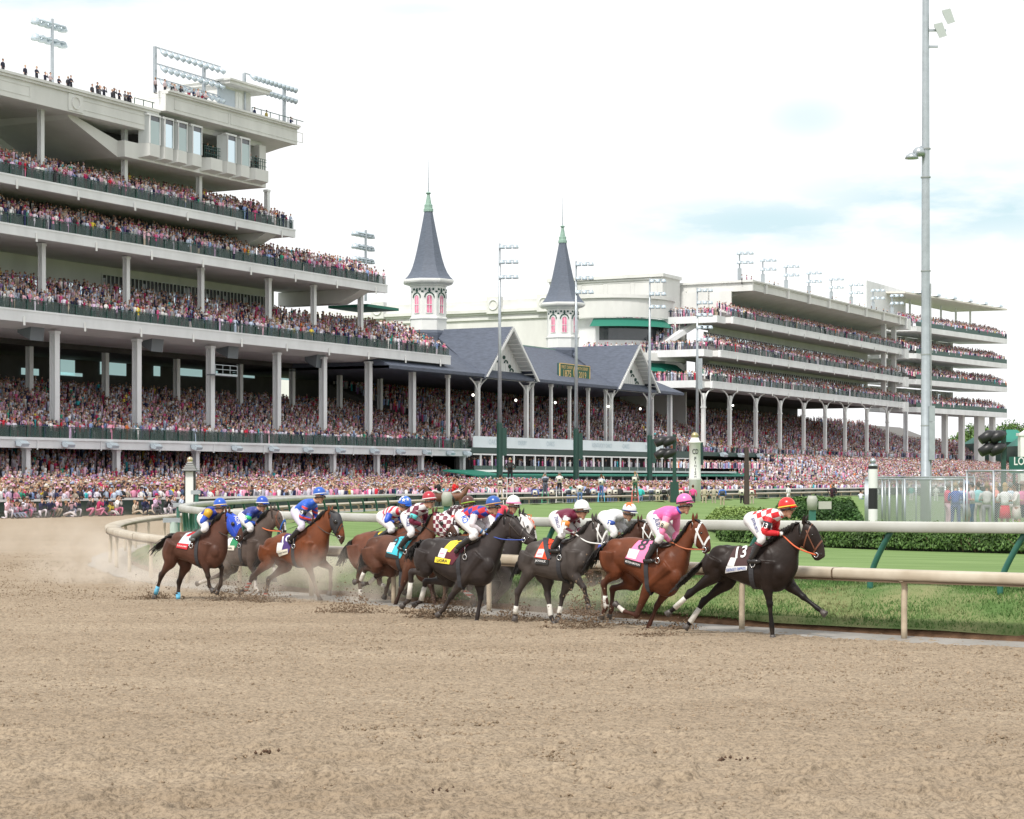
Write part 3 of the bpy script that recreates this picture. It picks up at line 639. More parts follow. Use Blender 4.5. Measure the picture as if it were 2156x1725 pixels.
for U in (943,1120,1160,1199,1238,1275,1373): 
    t=tU(U,1); mb=SB(); mb.box(t-.22,t+.22,.8,1.2,6.4,15.9); mb.box(t-.3,t+.3,.7,1.3,15.9,16.3); part('column',mb,M_white,tw)
# sign on the roof
sg_=empty('anniversary_sign',S(346,3,20),'green and gold roof sign reading FIRST DERBY 1875 and 145TH DERBY 2019','sign')
t0,t1=tU(1177,1.5),tU(1240,1.5); zA,zB=zV(798,1208,1.5)-.1,zV(769,1208,1.5)+.1
mb=SB(); mb.box(t0,t1,1.4,1.6,zA,zB); part('board',mb,mat('sign_green',(.01,.11,.055),.5),sg_)
mb=SB()
for z_ in (zA,zB-.12): mb.box(t0-.05,t1+.05,1.3,1.42,z_,z_+.12)
mb.box(t0-.05,t0+.07,1.3,1.42,zA,zB); mb.box(t1-.07,t1+.05,1.3,1.42,zA,zB)
M_gold=mat('gold_paint',(.72,.50,.20),.5); part('frame',mb,M_gold,sg_)
mb=SB()
for i in range(7): mb.box(t0+(t1-t0)*i/6-.04,t0+(t1-t0)*i/6+.04,1.7,1.8,zA-1.4,zB)
part('frame_struts',mb,M_railg,sg_)
tm=(t0+t1)/2; q=(t1-t0)/4
def stext(s,tc_,zc,w_,b_=1.36): 
    v,f=text2d(s,1,w_); mb=SB(); mb.add([(tc_+x,b_,zc+y) for x,y in v],f); return mb
for s_,tx,zx,w_ in (('FIRST DERBY',tm-q*1.02,zB-.55,q*1.5),('1875',tm-q*1.02,zA+.80,q*1.0),('145\u1d57\u02b0 DERBY'.replace('\u1d57\u02b0','TH'),tm+q*1.02,zB-.55,q*1.5),('2019',tm+q*1.02,zA+.80,q*1.0)):
    part('lettering',stext(s_,tx,zx,w_),M_gold,sg_)
mb=SB(); mb.tube([(tm+.45*math.sin(a),1.36,(zA+zB)/2+.95*math.cos(a)) for a in np.linspace(.5,5.8,12)],.08,5); part('horseshoe_mark',mb,M_gold,sg_)
# ---------- right stand ----------
rs=empty('grandstand',S(450,0,0),'long pale grandstand right of the spires with three crowded balconies above arched columns','grandstand')
t0,t1=tU(1530),tU(1901)
zA_,zB_,zC_=31.4,25.05,19.4
for k,(z,U) in enumerate(((zA_,1544),(zB_,1517),(zC_,1500))):
    deck(rs,tU(U),t1,z,1.25,12,1.1); railing(rs,tU(U),t1,.15,z,1.1,3.0)
    # the deck returns round the left end
    tt=tU(U); mb=SB(); mb.box(tt-4,tt,1.5,2.0,z-1.25,z); mb.box(tt-4,tt-3.6,2.0,24,z-1.25,z); mb.box(tt-3.6,tt,2.0,24,z-.9,z-.2); mb.prismy([(tt-4,z-1.25),(tt-4,z),(tt,z),(tt,z-1.25)],.02,.5) if False else None
    part('side_deck',mb,M_conc,rs)
    mb=SB(); 
    for b_ in np.arange(2,24,2.4): mb.box(tt-3.95,tt-3.88,b_,b_+.08,z,z+1.05)
    mb.box(tt-3.97,tt-3.87,2,24,z+1.0,z+1.07); part('side_railing',mb,M_railg,rs)
tS=tU(1576); mb=SB()
mb.box(tS,t1,-.5,.0,36.8,38.2); mb.box(tS,t1,-.75,0,38.15,38.35); mb.box(tS-.2,t1,-1.0,.5,38.35,38.6); mb.box(tS,t1,0,30,37.6,38.2)
mb.prism([(0,36.9),(0,37.6),(13,37.6),(13,34.6),(9,34.6),(3,36.2)],tS+2,t1-.05)
for i in range(8): 
    t=tS+1+(t1-tS)*(i+.5)/8; mb.box(t-.35,t+.35,-.95,-.5,36.6,38.3)
mb.box(tS-.5,tS,-1,40,36.6,38.2); mb.box(tS-.9,tS,-1.2,40.3,38.2,38.6)
part('roof',mb,M_conc2,rs)
wall(rs,tS-1,t1-2.8,7.3,18.8,37,M_conc2); 
mb=SB(); mb.box(tS-1,tS-.6,12,80,6,37); mb.box(tS-1,tS-.6,3,12,31.4,36.7) ; part('side_wall',mb,M_conc2,rs)
for z,tt in ((zA_,tS),(zB_,tS-5),(zC_,tS-9)):
    glazing(rs,tt+1,t1-6,7.2,z+2.3,z+4.1,74,.85,.3)
mb=SB(); mb.box(t1-3,t1+.05,11.5,12.5,19.4,37); mb.box(t1-8.5,t1-7.5,1.5,2.5,19.4,36.8); mb.box(t1-.8,t1,1.5,2.5,19.4,36.8)
for z in (zA_,zB_,zC_): mb.box(t1-.2,t1+2.5,-.6,3.5,z-2.1,z+.1)
mb.box(t1-.2,t1+2.5,-1.1,3.5,35.9,38.3)
part('end_piers',mb,M_conc,rs)
for U in (1481,1536,1591,1642,1692,1737,1779,1825,1868): 
    t=tU(U,1); mb=SB(); mb.box(t-.33,t+.33,.7,1.3,6.4,17.2); mb.box(t-.42,t+.42,.6,1.4,14.6,14.85)
    for d in (-1,1): mb.tube([tuple(p) for p in crom([(t,.9,14.8),(t+d*.9,.9,16.7),(t+d*2.3,.9,17.7),(t+d*4.2,.9,18.1)],4)],.13,6)
    part('arched_column',mb,M_white,rs)
column(rs,tU(1907,1),1,6.4,18,.9); column(rs,tU(1410,1),1,6.4,17,.7)
# beige block behind the spires, with cornice and round emblems
bk=empty('stucco_building',S(416,55,0),'long beige stucco wall with cornice and round emblems behind the two spires','building')
mb=SB(); mb.box(412.5,440,30,110,0,34.6); mb.box(412.1,412.5,30,110,33.2,33.7); mb.box(412.0,412.5,30,110,34.2,34.6); mb.box(411.5,440,29.6,110,34.6,35.2); mb.box(412.4,440,30,110,35.2,36.4)
part('wall',mb,M_conc2,bk)
for b_ in (41,52,66,78.5): 
    mb=SB(); mb.box(411.3,412.6,b_-1.5,b_+1.5,34.3,37.6); mb.tube([(411.25,b_+.95*math.cos(a),36+.95*math.sin(a)) for a in np.linspace(0,6.28,17)[:-1]],.16,6,closed=True); part('emblem',mb,M_conc2,bk)
mb=SB(); mb.box(411.9,412.45,40,60,26,26.2)
for i in range(36): mb.box(411.9,412.1,40+i*.55,40.15+i*.55,24.3,26)
part('balustrade',mb,M_conc2,bk)
# upper set-back block with panels
ub=empty('stucco_building',S(405,24,0),'beige upper block with panelled parapet left of the crowded balconies','building')
mb=SB(); mb.box(404,412,13,36,28,39.0); mb.box(403.7,404,13,36,38.6,38.9); mb.box(403.4,412,12.6,36.4,39.0,39.6)
for i in range(4): 
    b0=14+i*5.4
    for z_ in (35.6,38.2): mb.box(403.92,404,b0,b0+4.7,z_,z_+.1)
    mb.box(403.92,404,b0,b0+.1,35.6,38.3); mb.box(403.92,404,b0+4.6,b0+4.7,35.6,38.3)
part('wall',mb,M_conc2,ub)
# curved pavilion with awnings
cv=empty('curved_pavilion',S(398,22,0),'curved cream pavilion with green awnings right of the second spire','building')
cx_,cb_=402,22; rr=11
def arc(r,z0,z1,a0=R(150),a1=R(300),th=.5,n=20,r2=None):
    r2=r if r2 is None else r2
    mb=SB(); rings=[]
    for a in np.linspace(a0,a1,n):
        ca,sa=math.cos(a),math.sin(a); rings.append([(cx_+r2*ca,cb_+r2*sa,z0),(cx_+r*ca,cb_+r*sa,z1),(cx_+(r-th)*ca,cb_+(r-th)*sa,z1),(cx_+(r2-th)*ca,cb_+(r2-th)*sa,z0)])
    mb.loft(rings); return mb
part('parapet',arc(rr,31.0,34.6),M_conc2,cv); part('cornice',arc(rr+.4,34.4,35.0,th=.9),M_conc2,cv); part('wall',arc(rr-1.5,18,31,th=.5),M_conc,cv)
part('awning',arc(rr-.8,29.3,30.9,a0=R(185),a1=R(290),th=.1,r2=rr+1.2),M_awn,cv)
part('window_band',arc(rr-1.45,27,29.6,a0=R(190),a1=R(285),th=.1),M_glass,cv)
part('balcony_edge',arc(rr+2.2,23.2,24.6,th=.5),M_conc2,cv); part('balcony_floor',arc(rr+2,24.2,24.5,th=4),M_conc2,cv)
part('balcony_railing',arc(rr+2.1,25.4,25.5,th=.06),M_railg,cv)
part('lower_awning',arc(rr+.6,21.3,22.9,a0=R(235),a1=R(300),th=.1,r2=rr+2.6),M_awn,cv)
mb=SB(); # staircase down the side
a=(tU(1480,6),6,31.4); b2=(tU(1372,12),12,25.2)
v0=Vector(a); v1=Vector(b2)
mb.add([tuple(v0),tuple(v1),(v1.x,v1.y,v1.z-1),(v0.x,v0.y,v0.z-1),(v0.x,v0.y+2,v0.z),(v1.x,v1.y+2,v1.z),(v1.x,v1.y+2,v1.z-1),(v0.x,v0.y+2,v0.z-1)],[(0,1,2,3),(4,5,6,7),(0,1,5,4),(3,2,6,7)])
part('staircase',mb,M_conc,rs)
# white service block on the roof
mb=SB(); mb.box(tU(1824,8),tU(1907,8),8,20,37,zV(603,1870,8)); part('roof_block',mb,M_conc,rs)
mb=SB(); mb.box(tU(1484,25),tU(1556,25),24,34,38,39.6); mb.box(tU(1480,25),tU(1560,25),23.5,34,39.6,40.1); part('roof_block',mb,M_conc2,rs)
# ---------- far annex ----------
P0=np.array((98.1,469.0)); P1=np.array((125.9,507.0)); dd=(P1-P0); LA=float(np.hypot(*dd)); dd/=LA; nn=np.array((-dd[1],dd[0]))
def AN(x,y,z): p=P0+dd*x+nn*y; return (p[0],p[1],z)
an=empty('grandstand_annex',AN(20,0,0),'far-end stand annex with four balconies under a flat lit canopy','grandstand')
lv=[37.6,31.3,25.3,18.8]
for k,z in enumerate(lv):
    mb=MB(AN); mb.box(-7,LA,0,.5,z-1.2,z); mb.prism([(.5,z-1.15),(.5,z-.1),(13,z-.1),(13,z-.8)],-7,LA-.05); mb.add([(-7,0,z-1.2),(-7,0,z),(-14,6,z),(-14,6,z-1.2)],[(0,1,2,3)]); part('deck',mb,M_conc,an)
    mb=MB(AN); mb.box(-7,LA,.1,.18,z+.05,z+1.1); part('railing',mb,M_railg,an)
    if k:
        mb=MB(AN); mb.box(-7,LA-9,12,12.4,z,z+5.3); part('back_wall',mb,M_conc2,an)
        mb=MB(AN)
        for i in range(4):
            for j in range(5): mb.box(2+i*9+j*1.1,2.7+i*9+j*1.1,11.9,12,z+2.2,z+4.6)
        part('window_band',mb,M_gpane,an)
        for i in range(5): mb=MB(AN); mb.box(0+i*9,1.5+i*9,10.5,11.8,z,z+5.2); part('pier',mb,M_conc2,an)
mb=MB(AN); mb.add([(-9,2,45.2),(LA,0,44.9),(LA,15,45.2),(-9,15,45.9),(-9,2,45.6),(LA,0,45.3),(LA,15,45.6),(-9,15,46.3)],[(0,1,2,3),(4,5,6,7),(0,1,5,4),(1,2,6,5),(2,3,7,6),(3,0,4,7)]); part('canopy',mb,mat('canopy_white',(.70,.68,.62),.6),an)
for i in range(6):
    mb=MB(AN); x=0+i*9; mb.box(x,x+.4,9,9.4,37,45.2); mb.box(x-.3,x+.7,8.6,9.8,37,41.5); part('canopy_post',mb,M_conc,an)
for i in range(6): 
    mb=MB(AN); x=-2+i*9.4; mb.lathe(x,2,[(.3,45.4),(1.7,45.7),(1.5,46.2),(.3,46.5)],8); part('roof_floodlight',mb,M_lampg,an)
for x,wd in ((4,1.2),(14,1.2),(24,1.2),(33.5,4),(43,1.3)): mb=MB(AN); mb.box(x,x+wd,2,3.2,0,17.8); part('column',mb,M_conc2,an)
# ---------- banner, suites and awnings in the middle ----------
bm_=empty('suite_building',S(350,-6,0),'two-level row of trackside suites under a green awning and a long white banner','building')
tb0,tb1=tU(990),tU(1462)
mb=SB(); mb.box(tb0+.4,tb1-14,-.3,-.15,6.6,8.15); part('banner',mb,mat('banner_white',(.70,.78,.80),.6,var=.04,vscale=.3),bm_)
mb=SB(); mb.box(tb0,tb1,-.12,.5,5.8,6.6); part('deck_edge',mb,M_dgreen,bm_)
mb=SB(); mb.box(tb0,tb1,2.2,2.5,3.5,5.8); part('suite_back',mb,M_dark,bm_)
mb=SB(); mb.box(tb0,tU(1500),-4.5,2.2,3.2,3.5); part('suite_floor',mb,M_conc,bm_)
mb=SB(); mb.box(tb0,tb1,-.6,-.5,3.5,4.1); part('suite_parapet',mb,M_dgreen,bm_)
for i in range(24): mb=SB(); t=tb0+2+i*(tb1-tb0-4)/23; mb.box(t-.12,t+.12,-.6,-.4,3.5,5.55); part('suite_post',mb,M_white,bm_)
mb=SB(); mb.box(tb0,tb1,-.6,-.4,5.56,5.75); part('suite_beam',mb,M_white,bm_)
mb=SB(); tq0,tq1=tU(985,-4.5),tU(1592,-4.5); mb.prism([(-6.0,2.6),(-6.0,2.75),(-.7,3.5),(-.7,3.3)],tq0,tq1); mb.box(tq0,tq0+20,-6.05,-5.98,2.0,2.75) ; part('awning',mb,M_awn,bm_)
for i in range(26):
    mb=SB(); t=tq0+.3+i*(tq1-tq0-.6)/25; mb.box(t-.1,t+.1,-5.6,-5.4,0,2.7); part('awning_post',mb,M_white,bm_)
mb=SB(); mb.box(tb0-14,tq1-20,.8,1.1,0,3.3); part('lower_wall',mb,mat('grey_block_wall',(.22,.24,.25),.8,var=.1,vscale=.3),bm_)
for i,s_ in enumerate(['OAKS','DERBY','OAKS','DERBY','KENTUCKY OAKS','OAKS','DERBY']):
    t=tb0+6+i*(tb1-tb0-26)/6; mbx=stext(s_,t,7.4,2.6 if len(s_)<6 else 7,-.33); part('faint_lettering',mbx,mat('faint_grey_print',(.52,.62,.66),.6),bm_)
mb=SB(); mb.box(tb1-13,tU(2112),-.1,.3,6.2,6.9); part('tier_edge',mb,M_dgreen,rs); railing(rs,tb1-13,tU(2112),.1,6.9,.9,3.2,False)
for i,U in enumerate((1523,1560,1600,1642,1683,1723,1763,1801,1833,1866,1899,1990,2030)):
    t=tU(U,-.5); mb=SB(); mb.prism([(-1.1,6.5),(-.95,6.1),(-.3,6.2),(-.1,6.8),(-.6,6.9)],t-.9,t+.9); part('beam_lamp',mb,M_lampg,rs)
# raked seating under everything (solid, dark)
mb=SB(); mb.prism([(.5,6.3),(.5,6.35),(25,13.3),(25,0),(24,0),(24,5)],TL,tE1+3); part('raked_seating',mb,M_tier,cl)
mb=SB(); mb.prism([(.5,6.3),(.5,6.35),(25,15.8),(25,0),(24,0),(24,5)],tE1+3,590); part('raked_seating',mb,M_tier,rs)
mb=SB(); mb.prism([(1,.7),(1,.8),(9,4.3),(9,.7)],TL,tE1); part('raked_seating',mb,M_tier,cl)
for zt,te,nr in ((zd4,tE4,5),(zd3,tE3,5),(zd2,tE2,8)):
    mb=SB(); mb.prism([(.5,zt),(.5,zt+.03),(1+nr*.95,zt+nr*.42),(12.4,zt+nr*.42),(12.4,zt)],TL,te-.3); part('raked_seating',mb,M_tier,cl)
for z,U in ((zA_,1544),(zB_,1517),(zC_,1500)):
    mb=SB(); mb.prism([(.5,z),(.5,z+.03),(1+3*.95,z+3*.42),(7.1,z+3*.42),(7.1,z)],tU(U)+.2,t1-.3); part('raked_seating',mb,M_tier,rs)
# back of the shaded stands under the roofs
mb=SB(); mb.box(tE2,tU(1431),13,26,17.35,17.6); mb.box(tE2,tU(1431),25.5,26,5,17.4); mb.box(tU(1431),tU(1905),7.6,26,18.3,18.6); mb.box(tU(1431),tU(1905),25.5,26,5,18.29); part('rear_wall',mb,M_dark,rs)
# apron: paving that rises gently under the stands
mb=SB(); 
def apz(b): return float(np.interp(b,[-47,-30,0],[0,.1,.8]))
mb.add([(TL-60,-47,0.02),(620,-47,0.02),(620,-30,.1),(TL-60,-30,.1)],[(0,1,2,3)]); mb.add([(TL-60,-30,.1),(tE1,-30,.1),(tE1,2,.82),(TL-60,2,.82)],[(0,1,2,3)]); mb.add([(tE1,-30,.1),(tU(1500),-30,.1),(tU(1500),2,.2),(tE1,2,.2)],[(0,1,2,3)]); mb.add([(tU(1500),-30,.1),(tU(1600),-30,.1),(640,-30,.1),(640,0,5.4),(tU(1600),0,5.4),(tU(1500),0,1.0)],[(0,1,4,5),(1,2,3,4)])
struct('apron_paving',mb,M_apron)
# small lamps hung under the spire roof (lit globes)
M_globe=mat('lit_globe',(1,.95,.85),.5,emit=2.0)
for U,V in ((996,832),(1086,843),(1169,848),(1281,856),(1348,861),(1543,854)):
    t=tU(U,.6); z=zV(V,U,.6); mb=SB(); mb.ball((t,.6,z),.2,8,6); g=part('globe_lamp',mb,M_globe,tw if U<1500 else rs,True)
# ================= the crowd =================
SKIN=[(.52,.31,.22),(.60,.38,.28),(.45,.26,.18),(.25,.13,.08),(.62,.42,.33)]
TOPS=[((.66,.28,.40),8),((.74,.48,.56),12),((.58,.10,.24),4),((.38,.03,.10),3),((.64,.60,.68),16),((.48,.55,.68),11),((.25,.35,.60),5),((.03,.035,.09),15),((.04,.04,.045),12),((.30,.30,.34),7),((.50,.03,.05),3),((.74,.73,.72),16),((.50,.42,.33),5),((.26,.16,.34),4),((.05,.30,.20),1.0),((.70,.55,.08),.8),((.65,.18,.05),1.0),((.05,.38,.42),1.0),((.55,.40,.56),7)]
BOTS=[(.04,.045,.08),(.08,.08,.09),(.45,.38,.30),(.20,.22,.30),(.55,.50,.50),(.60,.20,.32),(.15,.16,.22),(.6,.55,.6)]
HATS=[(.52,.46,.38),(.50,.24,.34),(.62,.60,.60),(.10,.08,.08),(.30,.36,.48),(.45,.03,.10),(.45,.36,.24),(.04,.035,.05),(.55,.38,.48),(.30,.22,.2),(.25,.10,.25)]
HAIR=[(.03,.02,.015),(.10,.05,.03),(.25,.16,.08),(.05,.03,.02),(.33,.25,.15),(.20,.20,.20)]
TW=np.array([w_ for _,w_ in TOPS]); TW=TW/TW.sum(); TC=np.array([c for c,_ in TOPS])
def proto_far(hat,arms,legs,seed):
    r=random.Random(seed); v=[];f=[];g=[]
    def ring(cx,cy,z,rx,ry,n,gr): 
        s0=len(v)
        for k in range(n): a=2*math.pi*k/n+.3; v.append((cx+rx*math.cos(a),cy+ry*math.sin(a),z)); g.append(gr)
        return s0
    def join(a,b,n):
        for k in range(n): f.append((a+k,a+(k+1)%n,b+(k+1)%n)); f.append((a+k,b+(k+1)%n,b+k))
    def cone(a,n,p,gr): 
        v.append(p); g.append(gr); i=len(v)-1
        for k in range(n): f.append((a+k,a+(k+1)%n,i))
    n=6
    if legs:
        for sx in(-.09,.09):
            a=ring(sx,0,0,.06,.07,4,2); b=ring(sx*.9,0,.86,.10,.10,4,2); join(a,b,4)
    a=ring(0,0,.72 if legs else .5,.17,.13,n,1); b=ring(0,.01,1.12,.15,.11,n,1); c=ring(0,0,1.42,.22,.12,n,1); join(a,b,n); join(b,c,n); cone(c,n,(0,0,1.53),0)
    a=ring(0,-.01,1.54,.07,.08,5,0); b=ring(0,-.02,1.66,.088,.10,5,0); c=ring(0,.01,1.74,.08,.09,5,3); join(a,b,5); join(b,c,5); cone(c,5,(0,.01,1.79),3)
    if hat:
        w_=.14+.09*r.random(); a=ring(0,0,1.69+.03*r.random(),w_,w_,7,4); b=ring(0,0,1.73,.09,.1,7,4); join(a,b,7); cone(b,7,(0,0,1.85),4)
    if arms:
        for sx in (-1,1):
            up=r.choice([0,0,1]); p=[(sx*.23,0,1.40),(sx*.30,-.05,1.12),(sx*.20,-.25,1.10 if not up else 1.5)]
            if up: p[1]=(sx*.30,-.18,1.2)
            prev=None
            for i,(q,gr) in enumerate(zip(p,(1,1,0))):
                a=ring(q[0],q[1],q[2],.05,.05,4,gr)
                if prev is not None: join(prev,a,4)
                prev=a
    return np.array(v,float),np.array(f),np.array(g)
def crowd_mesh(name,pos,face,full,seed=0):
    """pos (n,3); face: yaw the people look toward; full: bool (n,) legs and arms modelled"""
    rg=np.random.default_rng(seed); V=[];Fs=[];C=[];n0=0; n=len(pos)
    kind=rg.choice(4,n,p=[.22,.34,.18,.26])+4*full.astype(int)
    for k in range(8):
        idx=np.where(kind==k)[0]
        if not len(idx): continue
        pv,pf,pg=proto_far(k%4 in(0,2) , k>=4 or k%4==3, k>=4, k)
        m=len(idx); sc=.88+.2*rg.random(m); ya=face+rg.normal(0,.5,m); ca,sa=np.cos(ya)[:,None],np.sin(ya)[:,None]
        wd=(.9+.25*rg.random(m))[:,None]
        x=pv[None,:,0]*wd; y=pv[None,:,1]*wd; lean=rg.normal(0,.05,(m,1))*pv[None,:,2]; x=x+lean
        X=x*ca-y*sa; Yv=x*sa+y*ca; Zv=pv[None,:,2]*sc[:,None]
        P=np.stack([X,Yv,Zv],2)+pos[idx][:,None,:]
        pal=np.zeros((m,5,3)); pal[:,0]=np.array(SKIN)[rg.integers(0,len(SKIN),m)]; pal[:,1]=TC[rg.choice(len(TC),m,p=TW)]*(.84+.5*rg.random((m,1)))
        pal[:,2]=np.where(rg.random((m,1))<.4,pal[:,1],np.array(BOTS)[rg.integers(0,len(BOTS),m)]); pal[:,3]=np.array(HAIR)[rg.integers(0,len(HAIR),m)]; pal[:,4]=np.array(HATS)[rg.integers(0,len(HATS),m)]
        c=pal[:,pg]; V.append(P.reshape(-1,3)); C.append(c.reshape(-1,3)); Fs.append((pf[None]+(np.arange(m)*len(pv))[:,None,None]+n0).reshape(-1,3)); n0+=m*len(pv)
    o=np_mesh(name,np.concatenate(V),np.concatenate(Fs),M_people,col=np.clip(np.concatenate(C),0,1),kind='stuff'); o['label']='dense crowd of spectators in pink, white, navy and red filling stands and apron'
    return o
M_people=attr_mat('crowd_clothing',.85,.15)
POS=[];FUL=[]
def S_np(t,b,z): return np.stack([-150+DX*t-DY*b, DY*t+DX*b, z],1)
def fill(t0,t1,bs,zf,sp=.62,full=False,dens=.93,jit=.18,xf=S_np,front_full=False):
    for i,b in enumerate(bs):
        n=max(1,int((t1-t0)/sp)); t=t0+(np.arange(n)+.5)*sp+RNG.normal(0,jit,n); bb=b+RNG.normal(0,jit*.8,n); z=np.array([zf(q) for q in (bb if not front_full else np.maximum(bb,bs[0]))]) if callable(zf) else np.full(n,zf)
        k=RNG.random(n)<dens; P=xf(t,bb,z+RNG.normal(0,.03,n))[k]; u=CX+F*P[:,0]/P[:,1]; kk=(u>-40)&(u<2200)&(t[k]<t1)&(t[k]>t0); P=P[kk]
        POS.append(P); FUL.append(np.full(len(P), full or (front_full and i<2)))
for zt,te,nr in ((zd4,tE4,5),(zd3,tE3,5),(zd2,tE2,8)):
    fill(TL,te-.4,[.45+.95*i for i in range(nr)],lambda b,zt=zt: zt+max(0,(round((b-.45)/.95)))*.42,.52,front_full=True,dens=.95)
def tierz(b): return 6.38+max(0,round((b-.9)/.9))*.9*.386
def tierzl(b): return 6.38+max(0,round((b-.9)/.9))*.9*.285
fill(TL,tE1+3,[.5+.9*i for i in range(23)],tierzl,.6,front_full=True)
fill(tE1+3,tU(1600),[.5+.95*i for i in range(26)],tierz,.62,dens=.9,front_full=True)
fill(tU(1600),tU(1905),[.5+1.0*i for i in range(24)],tierz,.66,dens=.9,front_full=True)
fill(tU(1905),tU(2110),[.5+1.1*i for i in range(11)],lambda b:6.38+b*.386,.7,dens=.9)
fill(tU(1905),tU(2000),[13+1.1*i for i in range(9)],lambda b:6.38+b*.386,.7,dens=.9)
# apron crowds
fill(150,tE1,[-46.3+1.2*i for i in range(40)],lambda b:apz(b),.62,dens=.93)
fill(TL,tE1-2,[-1.2+.9*i for i in range(11)],lambda b:.75+max(0,b+1.5)*.40,.60,dens=.95)
fill(tE1,tU(1500),[-46.3+1.1*i for i in range(36)],lambda b:float(np.interp(b,[-47,-30,2],[0,.1,.2])),.64,dens=.85)
for k_ in range(6):
    ta_,tb_=[tU(1500+100*q_/6) for q_ in (k_,k_+1)]; top_=1.0+4.4*(k_+.5)/6
    fill(ta_,tb_,[-46.3+1.15*i for i in range(40)],lambda b,top_=top_:float(np.interp(b,[-47,-30,0],[0,.1,top_])),.68,dens=.9)
fill(tU(1600),640,[-46.3+1.15*i for i in range(40)],lambda b:float(np.interp(b,[-47,-30,0],[0,.1,5.4])),.68,dens=.9)
fill(tb0+1,tb1-1,[.0,.9],3.5,.75,dens=.6); fill(tb1-14,tU(1600),[-5+1.0*i for i in range(5)],3.55,.7,dens=.8)
for z,U in ((zA_,1544),(zB_,1517),(zC_,1500)):
    fill(tU(U)+.3,t1:=tU(1901)-.4,[.45+.95*i for i in range(4)],lambda b,z=z: z+max(0,(round((b-.45)/.95)))*.40,.55,front_full=True,dens=.96)
    tt=tU(U); fill(tt-3.6,tt,[2.4+.7*i for i in range(28)],z,.9,dens=.85,full=True)
def cv_np(t,b,z): return S_np(cx_+(rr+1.2)*np.cos(t),cb_+(rr+1.2)*np.sin(t),z)
def fill_arc(z,n,r_): 
    a=R(180)+R(120)*RNG.random(n); P=S_np(cx_+r_*np.cos(a),cb_+r_*np.sin(a),np.full(n,z)); POS.append(P); FUL.append(np.ones(n,bool))
fill_arc(24.6,55,rr+1.4); fill_arc(24.6,40,rr+.4)
f_=RNG.random(26); POS.append(S_np(v0.x+(v1.x-v0.x)*f_,v0.y+(v1.y-v0.y)*f_+1,v0.z+(v1.z-v0.z)*f_)); FUL.append(np.ones(26,bool))
def AN_np(x,y,z): return np.stack([P0[0]+dd[0]*x+nn[0]*y,P0[1]+dd[1]*x+nn[1]*y,z],1)
for z in lv:
    fill(-9,LA-.3,[.4+.9*i for i in range(5)],lambda b,z=z:z+b*.42,.58,xf=AN_np,dens=.95)
POS=np.concatenate(POS); FUL=np.concatenate(FUL); print('crowd size',len(POS))
FACE=math.atan2(DX,DY)*-1.0+R(0)
# people look toward the track: their front (-y) turns to the stands' outward normal
FACE=math.atan2(.8839,-.4676)-math.pi/2+math.pi   # yaw that sends -y to (DY,-DX)
FACE=math.atan2(-DX,DY)+math.pi/2
crowd_mesh('crowd',POS,FACE,FUL,5)
